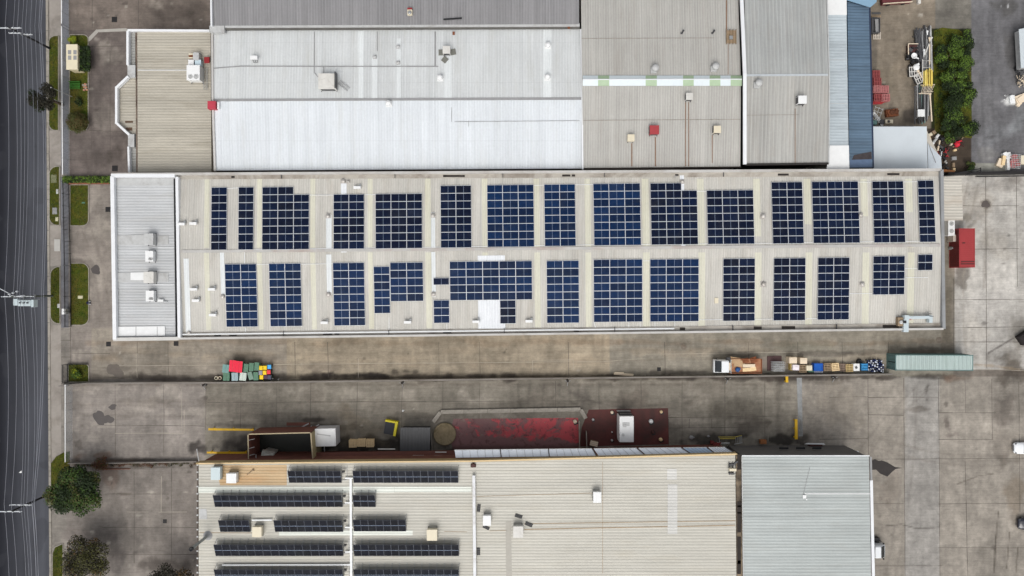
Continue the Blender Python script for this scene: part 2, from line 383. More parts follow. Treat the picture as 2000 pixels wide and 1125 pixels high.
    for a_ in ((150, 800, 700, 790, 8, 20, 3, (104, 97, 90), .35), (700, 772, 1540, 770, -6, 20, 3, (100, 95, 86), .3), (1540, 770, 1960, 900, 40, 20, 3, (116, 108, 100), .35), (1600, 1120, 1800, 760, -40, 20, 3, (116, 110, 102), .3),
               (1740, 1120, 1780, 760, 10, 20, 3, (112, 106, 98), .3), (1900, 360, 1880, 720, 18, 20, 3, (140, 132, 122), .4), (200, 700, 1400, 690, 6, 20, 3, (118, 108, 94), .3), (190, 120, 200, 330, 8, 18, 3, (90, 82, 78), .3),
               (160, 420, 210, 690, -12, 18, 3, (118, 110, 102), .35), (1740, 40, 1750, 210, 6, 18, 3, (110, 100, 88), .3), (1930, 20, 1935, 310, 5, 20, 3, (96, 95, 97), .4), (1090, 760, 1280, 800, 20, 18, 3, (84, 78, 72), .4)): arc(*a_)
    for i in range(150):
        reg = [(150, 670, 1850, 735), (150, 750, 1540, 860), (1570, 745, 1990, 1115), (1870, 350, 1990, 700), (140, 915, 380, 1110), (150, 60, 245, 330), (140, 0, 400, 50), (1710, 20, 1810, 240)][q.randint(8)]
        r_ = q.uniform(1, 5); lite = q.rand() < .3
        blob(q.uniform(reg[0], reg[2]), q.uniform(reg[1], reg[3]), r_*q.uniform(.7, 2), r_, (186, 180, 168) if lite else (70, 63, 58), q.uniform(.2, .6), nz=.8)
    # broad and fine mottling everywhere
    NV = np.abs(fb(44, 50)-.5)*2; SV = vn(9, 60)*.5+vn(4, 61)*.5
    r2 = np.random.RandomState(9); g = r2.rand(160, 1200); ii = ((PX/5) % 1199).astype(int); jj = ((PY/30) % 159).astype(int); VS = g[jj, ii]; VS = (VS+np.roll(VS, 1, 1)+np.roll(VS, 2, 1)+np.roll(VS, 2, 0)+np.roll(VS, 4, 0))/5
    f_ = (1+.24*(N3-.5))*(1+.55*(N1-.5))*(1+.5*(N2-.5))*(1+.26*(NS-.5))*(1+.22*(VS-.5))*(1-.12*np.clip(.25-NV, 0, .25)*4)
    col_ *= f_[..., None]
    far = np.array(S(112, 108, 98)); col_[:2] = far; col_[-2:] = far; col_[:, :2] = far; col_[:, -2:] = far
    me = bpy.data.meshes.new('ground')
    V = np.stack([X, Y, np.zeros_like(X)], -1).reshape(-1, 3)
    idx = np.arange(nx*ny).reshape(ny, nx)
    Q = np.stack([idx[:-1, :-1], idx[:-1, 1:], idx[1:, 1:], idx[1:, :-1]], -1).reshape(-1, 4)
    me.vertices.add(len(V)); me.vertices.foreach_set('co', V.ravel())
    me.loops.add(Q.size); me.loops.foreach_set('vertex_index', Q.ravel())
    me.polygons.add(len(Q)); me.polygons.foreach_set('loop_start', np.arange(len(Q))*4)
    me.update(calc_edges=True)
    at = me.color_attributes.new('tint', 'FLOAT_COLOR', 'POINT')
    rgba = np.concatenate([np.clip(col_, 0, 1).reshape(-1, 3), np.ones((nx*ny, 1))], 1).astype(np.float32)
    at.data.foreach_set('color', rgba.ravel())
    m_, N, L, b = _m('stained_shaded_concrete')
    va = N.new('ShaderNodeVertexColor'); va.layer_name = 'tint'
    pos = N.new('ShaderNodeNewGeometry').outputs['Position']
    f1 = rng(N, L, noise_node(N, L, pos, 1.3, 9, .82, .4), .25, .75, .70, 1.30)
    f2 = rng(N, L, noise_node(N, L, pos, 9, 4, .7), .25, .75, .90, 1.1)
    mp = N.new('ShaderNodeMapping'); mp.inputs['Scale'].default_value = (.35, 4, 1); L.new(pos, mp.inputs[0])
    f3 = rng(N, L, noise_node(N, L, mp.outputs[0], 1, 5, .7), .3, .7, .88, 1.12)
    k = mth(N, L, 'MULTIPLY', mth(N, L, 'MULTIPLY', f1, f2), f3)
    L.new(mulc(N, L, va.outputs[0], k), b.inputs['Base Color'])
    b.inputs['Roughness'].default_value = .85; setspec(b, .3)
    bm = N.new('ShaderNodeBump'); bm.inputs['Strength'].default_value = .25; bm.inputs['Distance'].default_value = .03
    L.new(noise_node(N, L, pos, 6, 5), bm.inputs['Height']); L.new(bm.outputs[0], b.inputs['Normal'])
    me.materials.append(m_)
    o = bpy.data.objects.new('ground', me); C.objects.link(o); o['kind'] = 'structure'
build_ground()
def sheet(name, polys, mat_, z, kind='structure'):
    mb = MB()
    for p in polys:
        q = [W(x, y, 0) for x, y in p]; q = [Vector((a.x, a.y, z)) for a in q]
        a = sum(q[i].x*q[(i+1) % len(q)].y-q[(i+1) % len(q)].x*q[i].y for i in range(len(q)))
        if a < 0: q.reverse()
        mb.add(q, [tuple(range(len(q)))])
    o = mb.build(name, mat_); o['kind'] = kind; return o
# joints between slabs
jm = pmat('joint_filler', S(88, 82, 75), .9, var=.5, scale=.6, world=True)
jm2 = pmat('pale_joint', S(176, 168, 154), .9, var=.25, scale=.6, world=True)
def joints(name, segs, mat_, w_=.06, z=.004):
    mb = MB()
    for x0, y0, x1, y1 in segs:
        n = max(1, int(math.hypot(x1-x0, y1-y0)/25)); pts = []
        for i in range(n+1):
            t = i/n; j = rnd.uniform(-.35, .35)
            p = W(x0+(x1-x0)*t+(j if abs(x1-x0) < abs(y1-y0) else 0), y0+(y1-y0)*t+(j if abs(x1-x0) >= abs(y1-y0) else 0))
            pts.append(p)
        for a, b_ in zip(pts, pts[1:]):
            dv = (b_-a); nn = Vector((-dv.y, dv.x, 0)).normalized()*(w_*rnd.uniform(.6, 1.3))/2
            mb.add([a-nn+Vector((0, 0, z)), b_-nn+Vector((0, 0, z)), b_+nn+Vector((0, 0, z)), a+nn+Vector((0, 0, z))], [(0, 1, 2, 3)] if True else [])
    o = mb.build(name, mat_)
    o['kind'] = 'structure'
    me = o.data
    for p in me.polygons:
        if p.normal.z < 0: p.flip()
    return o
segs = [(x, 668, x+1, 738) for x in (268, 328, 576, 640, 857, 937, 1110, 1298, 1462, 1558, 1645, 1735)]
segs += [(x, 748, x-2, 840) for x in (403, 471, 541, 607, 698, 786, 937)] + [(x, 744, x, 800) for x in (865, 1085, 1170)] + [(x, 742, x, 866) for x in (1252, 1332, 1416, 1494)]
segs += [(x, 738, x+3, 1125) for x in (1695, 1765, 1833)] + [(1885, 738, 1886, 806), (1937, 740, 1938, 858), (1990, 745, 1992, 1000), (1885, 900, 1890, 1125)]
segs += [(1695, 776, 1833, 776), (1620, 776, 1695, 775), (1833, 806, 1945, 806), (1695, 810, 1765, 811), (1700, 897, 2000, 895), (1833, 984, 2000, 983), (1833, 1070, 2000, 1070), (1700, 984, 1765, 984), (1600, 858, 1695, 857), (1833, 858, 1940, 858)]
segs += [(1862, 402, 1990, 402), (1862, 487, 1990, 486), (1862, 585, 2000, 585), (1862, 640, 2000, 638), (1925, 345, 1927, 720), (1862, 545, 1863, 722), (1985, 345, 1987, 560), (1862, 668, 2000, 668)]
segs += [(405, 786, 1160, 783), (1170, 818, 1560, 812), (1306, 836, 1500, 834), (1306, 818, 1306, 870), (1346, 818, 1346, 836), (1390, 818, 1390, 836)]
segs += [(205, 965, 330, 965), (205, 1083, 385, 1083), (200, 1030, 385, 1030), (262, 920, 262, 1100), (335, 915, 335, 1100), (140, 690, 215, 690), (136, 0, 136, 60), (180, 0, 180, 55), (270, 0, 270, 50), (140, 90, 250, 90), (174, 255, 250, 258), (178, 100, 178, 330), (215, 100, 215, 330)]
segs += [(98, 697, 138, 697), (98, 665, 138, 665), (98, 745, 125, 745), (98, 752, 140, 752), (138, 640, 138, 745), (126, 745, 126, 895), (98, 834, 126, 834), (190, 830, 400, 832), (225, 748, 225, 890), (320, 748, 320, 890)]
joints('slab_joints', segs, jm, .07, .004)
joints('pale_slab_joints', [(190, 715, 1180, 706), (1260, 692, 1560, 688), (1180, 706, 1260, 700), (268, 690, 268, 738), (700, 700, 700, 738), (355, 760, 355, 846), (225, 846, 360, 846), (310, 1000, 365, 1000), (248, 1000, 290, 1000), (315, 930, 315, 1000), (1900, 720, 2000, 724), (360, 800, 360, 846), (1040, 704, 1120, 703), (1040, 704, 1040, 726), (1120, 703, 1120, 724), (1500, 850, 1500, 862)], jm2, .06, .005)
# road
asph, N, L, b = _m('asphalt')
pos = N.new('ShaderNodeNewGeometry').outputs['Position']
mp = N.new('ShaderNodeMapping'); mp.inputs['Scale'].default_value = (1.2, .04, 1); L.new(pos, mp.inputs[0])
f1 = rng(N, L, noise_node(N, L, mp.outputs[0], 1, 4, .6), .25, .75, .86, 1.14)
f2 = rng(N, L, noise_node(N, L, pos, 7, 5, .8), .25, .75, .85, 1.15)
f3 = rng(N, L, noise_node(N, L, pos, .1, 4, .6), .3, .7, .85, 1.15)
sx = N.new('ShaderNodeSeparateXYZ'); L.new(pos, sx.inputs[0])
g_ = rng(N, L, sx.outputs[0], W(-10, 0).x, W(80, 0).x, 0, 1)   # lens vignette painted into the asphalt: darker away from the kerb
c = mixc(N, L, g_, S(24, 25, 33), S(78, 80, 86))
trk = mth(N, L, 'SINE', mth(N, L, 'MULTIPLY', sx.outputs[0], 2*PI/1.75)); c = mulc(N, L, c, rng(N, L, trk, -1, 1, .9, 1.08))
np_ = noise_node(N, L, pos, .22, 2, .4); c = mixc(N, L, rng(N, L, np_, .60, .62, 0, .35), c, S(56, 57, 62))
L.new(mulc(N, L, c, mth(N, L, 'MULTIPLY', f1, mth(N, L, 'MULTIPLY', f2, f3))), b.inputs['Base Color']); b.inputs['Roughness'].default_value = .9; setspec(b, .2)
sheet('road', [[(-78, -4000), (92, -4000), (95, 560), (98, 1125), (98, 4000), (-78, 4000)]], asph, .008)
# kerb and gutter
mb = MB()
for y0 in range(-60, 1200, 30):
    x0, x1 = 90+(y0+0)/1125*7, 90+(y0+30)/1125*7
    a0, a1, b0, b1 = W(x0, y0+.4), W(x1, y0+29.6), W(x0+4.5, y0+.4), W(x1+4.5, y0+29.6)
    mb.slab([Vector((p.x, p.y, .10)) for p in (a0, b0, b1, a1)], .2)
mb.slab([Vector((p.x, p.y, .10)) for p in (W(-82, -300), W(-78, -300), W(-78, 1400), W(-82, 1400))], .2)
mb.build('kerb', M['conc'], kind='structure')
mb = MB()
for y0, y1 in ((-60, 70), (255, 325), (440, 520), (635, 905)):
    mb.slab([Vector((p.x, p.y, .012)) for p in (W(95.5, y0), W(119, y0), W(120, y1), W(97.5, y1))], .03)
mb.build('footpath', pmat('footpath_concrete', S(158, 151, 143), .9, var=.12, scale=.8, world=True, dirt=S(112, 104, 96), dirt_amt=.6), kind='structure')
mb = MB()
for y0, y1 in ((-60, 70),(70, 340), (345, 640)):
    mb.slab([Vector((p.x, p.y, .016)) for p in (W(118.6, y0), W(134, y0), W(134, y1), W(119.6, y1))], .03)
mb.build('pavement', pmat('grey_path_concrete', S(120, 121, 126), .9, var=.14, scale=.7, world=True, dirt=S(84, 78, 78), dirt_amt=.7), kind='structure')
# wet patches and covers
pud = pmat('wet_concrete', S(78, 72, 69), .35, var=.15, scale=.8, world=True, spec=.5)
def blobpoly(cx, cy, rx, ry, n=22, j=.16, ang=0, seed=1):
    r = random.Random(seed); ph = [r.uniform(0, 6.28) for _ in range(4)]
    out = []
    for i in range(n):
        t = 2*PI*i/n; q = 1+j*(math.sin(2*t+ph[0])+.7*math.sin(3*t+ph[1])+.5*math.sin(5*t+ph[2]))
        x, y = rx*q*math.cos(t), ry*q*math.sin(t); c_, s_ = math.cos(R(ang)), math.sin(R(ang))
        out.append((cx+x*c_-y*s_, cy+x*s_+y*c_))
    return out
sheet('dark_patch', [[(1700, 900), (1709, 897), (1716, 900), (1722, 899), (1733, 903), (1748, 912), (1762, 914), (1749, 916), (1742, 922), (1733, 931), (1719, 925), (1711, 917), (1700, 918)]], pmat('dark_patch_fill', S(44, 38, 36), .6, var=.35, scale=1.2, world=True), .009)  # irregular dark patch on the yard slab
sheet('puddle', [blobpoly(194, 816, 9, 17, ang=-20, seed=3)], pud, .006)
sheet('puddle', [blobpoly(211, 819, 10, 9, seed=4)], pud, .007)
sheet('puddle', [blobpoly(220, 795, 8, 5, seed=5)], pud, .006)
sheet('puddle', [blobpoly(187, 527, 10, 8, seed=6)], pud, .006)
sheet('puddle', [blobpoly(225, 724, 16, 13, ang=40, seed=7)], pmat('damp_concrete', S(100, 92, 84), .6, var=.15, world=True), .006)
sheet('puddle', [blobpoly(1925, 399, 7, 8, seed=8)], pmat('dark_stain', S(86, 78, 74), .6, var=.15, world=True), .006)
# painted red floor and red pad, drain channel, bund
rf, N, L, b = _m('worn_shaded_red_floor_paint')
pos = N.new('ShaderNodeNewGeometry').outputs['Position']
sx = N.new('ShaderNodeSeparateXYZ'); L.new(pos, sx.inputs[0])
n1 = noise_node(N, L, pos, .45, 8, .7, 1.0); n2 = noise_node(N, L, pos, .9, 7, .75, .5)
gx = rng(N, L, sx.outputs[0], W(900, 0).x, W(1120, 0).x, -.10, .10); gy = rng(N, L, sx.outputs[1], W(0, 876).y, W(0, 852).y, -.32, .0)
t = mth(N, L, 'ADD', mth(N, L, 'ADD', n1, gx), gy)
c = mixc(N, L, rng(N, L, t, .46, .54, 0, 1), S(132, 98, 98), S(200, 86, 92))
c = mixc(N, L, rng(N, L, n2, .52, .64, 0, .8), c, S(92, 66, 66))
c = mixc(N, L, rng(N, L, noise_node(N, L, pos, .7, 6, .8), .60, .66, 0, .8), c, S(140, 128, 116))
c = mixc(N, L, rng(N, L, gy, -.3, -.2, .7, 0), c, S(72, 52, 48))  # darker towards the warehouse: its shade mixed into the floor colour
L.new(c, b.inputs['Base Color']); b.inputs['Roughness'].default_value = .65; setspec(b, .3)
sheet('painted_floor', [[(886, 818), (1129, 816), (1131, 880), (886, 884), (878, 850)]], rf, .008)
sheet('red_pad', [[(1150, 800), (1305, 797), (1306, 868), (1132, 872), (1136, 835)]], pmat('dark_red_floor_paint', S(98, 50, 46), .7, var=.25, scale=.5, world=True, dirt=S(62, 44, 40), dirt_amt=.8), .012)
sheet('drain_strip', [[(1556, 738), (1566, 738), (1568, 852), (1560, 852)]], pmat('worn_speed_hump', S(150, 152, 152), .8, var=.25, scale=1.4, world=True, dirt=S(98, 92, 84), dirt_amt=.8), .010)
mb = MB()
def ring_bar(pts, w_, h_, z0=0):
    for (x0, y0), (x1, y1) in zip(pts, pts[1:]):
        n = max(1, round(math.hypot(x1-x0, y1-y0)/47))
        for i in range(n):
            a, b_ = W(x0+(x1-x0)*i/n, y0+(y1-y0)*i/n), W(x0+(x1-x0)*(i+1)/n, y0+(y1-y0)*(i+1)/n)
            dd = (b_-a).normalized()*.02
            a2, b2 = a+dd, b_-dd; a2.z = b2.z = z0+h_/2; yield a2, b2
bund_pts = [(846, 824), (861, 804), (1134, 799), (1144, 817)]
for i, (a, b_) in enumerate(ring_bar(bund_pts, .6, .35)):
    m2 = MB().bar(a, b_, .62, .35)
    words = ['angled end nearest the round tank lid', 'first straight length from the left', 'second straight length from the left', 'third straight length from the left',
             'fourth straight length from the left', 'fifth straight length from the left', 'last straight length before the right corner', 'angled end beside the dark red pad']
    m2.top('concrete_barrier', M['conc'], 'pale concrete barrier around the red painted floor, '+words[min(i, 7)], 'barrier', 'precast barriers around the red floor', bevel=.04)
# ------------------------------------------------------------------ buildings
roofm = {
 'main': corr('roof_main', S(198, 195, 187), 'x', .36, .08, .10, rot=R(.6), lap=None, staincol=S(168, 158, 144), stain_amt=.45),
 'annex': corr('roof_annex', S(194, 196, 197), 'y', .42, .11, .09, staincol=S(176, 172, 164), stain_amt=.4),
 'tan': corr('roof_tan', S(186, 180, 166), 'y', .42, .15, .14, staincol=S(142, 134, 116), stain_amt=.5),
 'dark': corr('roof_dark', S(142, 141, 142), 'x', .42, .12, .12, blotch=.05),
 'white': corr('roof_white', S(220, 225, 229), 'x', .42, .06, .06, blotch=.04, rough=.35, lap=7.3, staincol=S(206, 208, 206), stain_amt=.5),
 'pale': corr('roof_pale', S(210, 213, 213), 'x', .42, .07, .07, blotch=.05, lap=6.1, staincol=S(192, 192, 186), stain_amt=.5),
 'mid': corr('roof_mid', S(183, 181, 175), 'x', .38, .11, .08, blotch=.07, staincol=S(158, 150, 140), stain_amt=.35),
 'grey': corr('roof_grey', S(172, 174, 172), 'x', .55, .12, .14, staincol=S(158, 148, 136), stain_amt=.3),
 'strip': corr('roof_strip', S(186, 196, 201), 'y', .45, .06, .10, staincol=S(140, 146, 150), stain_amt=.6),
 'blue': corr('roof_blue', S(92, 114, 134), 'y', .45, .2, .14, blotch=.12, staincol=S(70, 84, 98), stain_amt=.6),
 'south': corr('roof_south', S(194, 191, 180), 'y', .44, .11, .09, blotch=.05, staincol=S(182, 174, 156), stain_amt=.4),
 'east': corr('roof_east', S(176, 182, 180), 'y', .46, .12, .10, blotch=.08, staincol=S(158, 158, 152), stain_amt=.4),
 'lean': pmat('flat_white_sheet', S(208, 216, 221), .5, var=.04, scale=.3, dirt=S(188, 194, 198), dirt_amt=.5),
 'whitesheet': corr('new_white_sheet', S(232, 235, 238), 'x', .40, .06, .04, blotch=.02, rough=.35),
 'sky_c': corr('cream_skylight', S(212, 210, 192), 'x', .36, .05, .06, blotch=.05, rough=.4, rot=R(.6), staincol=S(202, 194, 164), stain_amt=.4),
 'sky_w': corr('white_skylight', S(226, 230, 230), 'x', .36, .05, .05, blotch=.03, rough=.3, rot=R(.6)),
 'sky_y': corr('pale_skylight', S(222, 226, 216), 'y', .44, .05, .05, blotch=.03, rough=.3),
}
wallm = {
 'pale': pmat('pale_wall', S(196, 190, 178), .85, var=.1, scale=.6, dirt=S(130, 118, 100), dirt_amt=.5),
 'char': pmat('charcoal_wall', S(102, 100, 98), .8, var=.12, scale=.5),
 'brick': pmat('maroon_brick_wall', S(120, 76, 62), .9, var=.25, scale=.8, dirt=S(86, 54, 44), dirt_amt=.5),
 'tan': pmat('tan_fascia', S(178, 158, 118), .8, var=.1, scale=.5, dirt=S(150, 120, 74), dirt_amt=.5),
 'blue': pmat('navy_wall', S(58, 72, 98), .7, var=.1),
}
gutter = pmat('weathered_gutter', S(178, 172, 162), .6, var=.2, scale=.5, dirt=S(104, 90, 76), dirt_amt=.75, world=True)
capm = pmat('parapet_cap', S(196, 194, 190), .6, var=.1, scale=.6, dirt=S(160, 152, 142), dirt_amt=.6, world=True)
capw = pmat('white_cap', S(232, 234, 236), .5, var=.06, scale=.6, world=True)
def walls(parent, pts, z, mat_, name='wall', zb=0):
    return MB().slab([W(*p, z) for p in pts], ('to', zb)).build(name, mat_, parent)
def roof(parent, pts, mat_, name='roof', th=.12):
    return MB().slab([W(x, y, z) for x, y, z in pts], th).build(name, mat_, parent)
def line(parent, name, pts, w_, h_, mat_):
    mb = MB()
    P = [W(x, y, z) for x, y, z in pts]
    for i, (a, b_) in enumerate(zip(P, P[1:])):
        e = (b_-a).normalized()*(w_/2-.004*i) if len(P) > 2 and (b_-a).length > 1 else Vector((0, 0, 0))
        mb.bar(a-(e if i else e*0), b_+(e*0), w_, h_-.004*i)
    return mb.build(name, mat_, parent)
# ---- main long warehouse
main = thing('warehouse', 'long central warehouse with cream skylight strips and two rows of solar arrays', 'warehouse', W(1000, 490, 0))
main.location.z = 0
r1, r2 = W(350, 491.5, 7.85), W(1838, 479, 7.85)
r2.y += .0025*(r2.x-r1.x)
ud = (r2-r1).normalized(); vd = Vector((-ud.y, ud.x, 0))
def zmain(x, y): return 7.85-.047*abs((Vector((x, y, 0))-Vector((r1.x, r1.y, 0))).dot(vd))
MA = math.atan2(ud.y, ud.x)
EN = 7.05
walls(main, [(347, 341), (1834, 335), (1838, 639), (352, 656)], 7.02, wallm['pale'], zb=0)
roof(main, [(351, 348, zmain(*W(351, 348, 7)[:2])), (1833, 343, zmain(*W(1833, 343, 7)[:2])), (1838, 479, 7.85), (350, 491.5, 7.85)], roofm['main'], th=.08)
roof(main, [(350, 491.5, 7.85), (1838, 479, 7.85), (1837, 632, zmain(*W(1837, 632, 7)[:2])), (355, 652, zmain(*W(355, 652, 7)[:2]))], roofm['main'], th=.08)
line(main, 'ridge_cap', [(352, 491.3, 7.92), (1836, 479, 7.92)], .42, .05, pmat('ridge_cap_sheet', S(186, 184, 180), .5, var=.14, scale=.4, world=True, dirt=S(168, 140, 128), dirt_amt=.6))
line(main, 'gutter', [(350, 345.5, 7.35), (1834, 339.5, 7.35)], .72, .10, gutter)
line(main, 'parapet', [(220, 341, 7.5), (1836, 332, 7.5)], .36, .75, capm)
line(main, 'gutter', [(354, 655, 7.35), (1837, 636.5, 7.35)], .8, .10, gutter)
line(main, 'parapet', [(350, 661, 7.6), (1840, 642, 7.6)], .30, .7, capm)
line(main, 'parapet', [(1837, 332, 7.5), (1841, 642, 7.5)], .46, .75, pmat('east_parapet_cap', S(148, 150, 152), .6, var=.12, scale=.5, dirt=S(120, 118, 116), dirt_amt=.5))
line(main, 'parapet', [(347.5, 346, 7.7), (352, 659, 7.7)], .42, .75, capw)
line(main, 'gutter', [(341, 350, 7.3), (345, 660, 7.3)], .18, .3, pmat('dark_gap', S(34, 34, 36), .8))
# rainheads, dark pockets and rust in the gutters
def patch(parent, name, px, py, z, w_, l_, mat_, h_=.03): 
    p = W(px, py, z); return MB().box(p.x, p.y, z-h_, w_, l_, h_).build(name, mat_, parent)
hole = pmat('dark_outlet', S(46, 40, 36), .8, var=.3)
for px, w_ in ((455, .5), (868, .4), (888, 3.0), (1120, .5), (1322, .5), (1530, 1.6), (1745, 1.8), (1106, 1.2)): patch(main, 'gutter_outlet', px, 346-(px-350)*.0042, 7.43, w_, .3, hole)
for px, w_ in ((455, 1.1), (658, .7), (873, 1.2), (1126, .8), (1333, .8), (1540, 2.0), (1740, 2.4), (640, 1.4), (425, 1.0), (1480, 1.2)): patch(main, 'gutter_outlet', px, 654.6-(px-350)*.0125, 7.43, w_, .42, hole)
for px in (555, 760, 985, 1200, 1430, 1632): 
    p = W(px, 655-(px-350)*.0125, 7.2); MB().box(p.x, p.y, 7.3, .09, .9, .35).build('bracket', M['dgrey'], main)
for px in (551, 772, 982, 1180, 1412): 
    p = W(px, 345.5-(px-350)*.0042, 7.2); MB().box(p.x, p.y, 7.3, .08, .7, .3).build('bracket', M['dgrey'], main)
def roofstrip(parent, px0, px1, py0, py1, zf, mat_, name='skylight_strip', lift=.02):
    pc = RP((px0+px1)/2, (py0+py1)/2, zf); pw = RP(px1, (py0+py1)/2, zf)-RP(px0, (py0+py1)/2, zf)
    a, b_ = RP((px0+px1)/2, py0, zf), RP((px0+px1)/2, py1, zf)
    la, lb = (a-pc).dot(vd), (b_-pc).dot(vd); hw = pw.length/2
    q = [pc+ud*s*hw+vd*l for s, l in ((-1, la), (1, la), (1, lb), (-1, lb))]
    return MB().slab([Vector((v.x, v.y, zf(v.x, v.y)+lift)) for v in q], .03).build(name, mat_, parent)
for x in (404, 507, 611, 723, 836, 947, 1048.5, 1148, 1261, 1369, 1479, 1578, 1689, 1777):
    hw = 4.8 if x < 800 else 5.6 if x < 1200 else 6.6
    roofstrip(main, x-hw, x+hw, 349, 484, zmain, roofm['sky_c']); roofstrip(main, x-hw+1.5, x+hw+1.5, 493, 645-(x-350)*.008, zmain, roofm['sky_c'])
for a, b_, c, d_, k in ((637, 648, 420, 487, 'sky_w'), (638, 648, 497, 575, 'sky_w'), (842, 850, 415, 484, 'sky_w'), (843, 851, 492, 580, 'sky_w'), (431, 439, 490, 583, 'sky_w'), (361, 371, 505, 652, 'sky_w'),
                       (666, 677, 348, 384, 'whitesheet'), (666, 677, 484, 493, 'whitesheet'), (1328, 1336, 342, 374, 'whitesheet'), (1331, 1339, 474, 486, 'whitesheet'),
                       (933, 986, 499, 512, 'whitesheet'), (934, 984, 585, 645, 'whitesheet'), (964, 987, 628, 645, 'whitesheet')):
    roofstrip(main, a, b_, c, d_, zmain, roofm[k], 'replacement_sheet', .045 if a != 964 else .06)
def roofpost(mb, px, py, zf, r=.22, h=.35, cap=True, mi=0):
    p = RP(px, py, zf)
    mb.lathe(p.x, p.y, [(r*.7, p.z-.02), (r*.7, p.z+h*.4), (r, p.z+h*.5), (r*.98, p.z+h*.75), (r*.6, p.z+h), (0, p.z+h*1.02)], 14, mi)
cdm = pmat('galvanised_cowl', S(196, 192, 186), .4, .3, var=.12, dirt=S(140, 128, 112), dirt_amt=.4)
for px, py, r_ in ((641, 422, .32), (642, 575, .32), (846, 421, .3), (847, 574, .3), (436, 579, .3), (671, 354, .34), (681, 355, .2), (1332, 355, .26), (1490, 422, .34), (1491, 555, .34), (1680, 420, .3), (1683, 555, .3), (370, 650, .24)):
    mb = MB(); p = RP(px, py, zmain); mb.box(p.x, p.y, p.z-.02, r_*2.6, r_*2.6, .08, MA); roofpost(mb, px, py, zmain, r_, .4); mb.build('roof_vent', cdm, main)
def flue(parent, px, py, z, flip=1, s=1.0, deg=0):
    """short white exhaust cowl lying on a dark bracket"""
    mb = MB(MW(px, py, z, deg))
    mb.box(0, 0, .25, 1.15*s, .42*s, .4*s); mb.box(0, 0, .02, .3, .3, .26); mb.box(.42*flip*s, .36*s, .12, .34*s, .34*s, .24*s, 0, 1); mb.bar((.3*flip, .5, .1), (.55*flip, .5, .75), .07, .07, 1); mb.bar((-.45*flip, 0, 0), (-.45*flip, 0, .3), .08, .08, 1)
    return mb.build('exhaust_cowl', [M['white'], M['galv']], parent, bevel=.03)
for px, py, f_ in ((357, 438, 1), (380, 437, 1), (381, 565, 1), (416, 565, 1), (385, 587, 1), (418, 615, 1), (635, 630, 1), (797, 629, 1), (930, 628, 1), (1033, 627, 1), (699, 367, 1)):
    flue(main, px, py, RP(px, py, zmain).z, f_, .92)
# white cable tray and conduits
tr = MB(); pts = [RP(x, 653.2-(x-350)*.0121, zmain) for x in range(356, 1322, 40)]
for a, b_ in zip(pts, pts[1:]): tr.bar(a+Vector((0, 0, .22)), b_+Vector((0, 0, .22)), .22, .12)
for p in pts[::2]: tr.box(p.x, p.y, p.z, .12, .2, .16)
tr.build('cable_tray', M['pipe'], main)
mb = MB()
def cond(mb, x0, y0, x1, y1, zf=None, w_=.07, lift=.06):
    a, b_ = RP(x0, y0, zf or zmain), RP(x1, y1, zf or zmain); a.z += lift; b_.z += lift; mb.bar(a, b_, w_, .05)
for s in ((604, 381, 651, 381), (712, 380.5, 733, 380), (443, 368, 466, 367), (496, 487, 513, 486.5), (604, 486, 651, 485), (712, 484.5, 733, 484), (825, 483, 861, 482.5), (921, 482, 953, 481), (1043, 480, 1064, 479.5), (1124, 478.5, 1159, 478), (1251, 477.5, 1271, 477), (1362, 476.5, 1382, 476), (1472, 475, 1509, 475),
          (1568, 473.5, 1591, 473), (1676, 472.5, 1706, 472), (1766, 471.5, 1797, 471), (1122, 361, 1159, 360.5), (1043, 362, 1064, 361.5), (1360, 373.5, 1381, 373.5), (1674, 355.8, 1703, 355.6), (1764, 355.4, 1793, 355), (500, 516.5, 527, 516), (588, 516, 652, 515),
          (1254, 509.5, 1270, 509.3), (1364, 624.7, 1411, 624), (1474, 623.5, 1510, 623), (1573, 622.5, 1595, 622), (1658, 573.5, 1703, 573.3), (1767, 524.5, 1791, 524), (1768, 542, 1812, 542), (478, 489, 478, 516), (480, 640, 480, 652), (760, 620, 760, 648), (873, 632, 873, 646), (1250, 628, 1250, 642), (1228, 628, 1228, 642), (1279, 628, 1279, 642), (1318, 628, 1318, 641), (1160, 629, 1164, 643)):
    cond(mb, *s)
mb.build('conduit', M['pipe'], main)
p = RP(1399, 587, zmain); MB().box(p.x, p.y, p.z, .55, .8, .14, MA).build('roof_hatch', M['cream'], main)
p = RP(1315, 346, zmain); mb = MB(); [mb.bar(p+Vector((x, -.2, .1)), p+Vector((x+.3, .25, .1)), .06, .06) for x in (0, .25)]; mb.build('bracket', M['lgrey'], main)
mb = MB(MW(1757, 628, 7.2, -1)); mb.box(0, 0, 0, 1.3, 1.3, .8); mb.box(.2, .0, .8, .5, .4, .25, 0, 1); mb.lathe(-.2, -.05, [(.3, .8), (.3, .95), (.18, 1.0)], 12, 2); mb.bar((.8, .35, .5), (1.5, .55, .5), .3, .3, 3)
mb.top('exhaust_fan', [M['wood2'], M['black'], M['lgrey'], M['red']], 'square brown exhaust fan box on the roof corner, left of the pale ductwork', 'exhaust fan', bevel=.03)
mb = MB(MW(1765, 633, 7.5, -1)); mb.box(0, -.2, .1, .75, 1.9, .6); mb.box(0, 1.0, 0, .7, .7, .9); mb.bar((.3, 1.0, .55), (3.5, 1.1, .55), .42, .42); mb.box(3.6, .85, .0, .5, 1.1, .75); mb.bar((3.3, 1.6, .5), (3.9, 1.6, .5), .08, .1, 1); mb.bar((3.3, 1.25, .86), (3.9, 1.25, .86), .08, .06, 1)
mb.top('ventilation_duct', [M['tgreen'] and pmat('pale_blue_duct', S(196, 208, 212), .4, var=.06), M['dgrey']], 'pale blue elbow duct running along the south-east corner of the long roof', 'ventilation duct', bevel=.03)
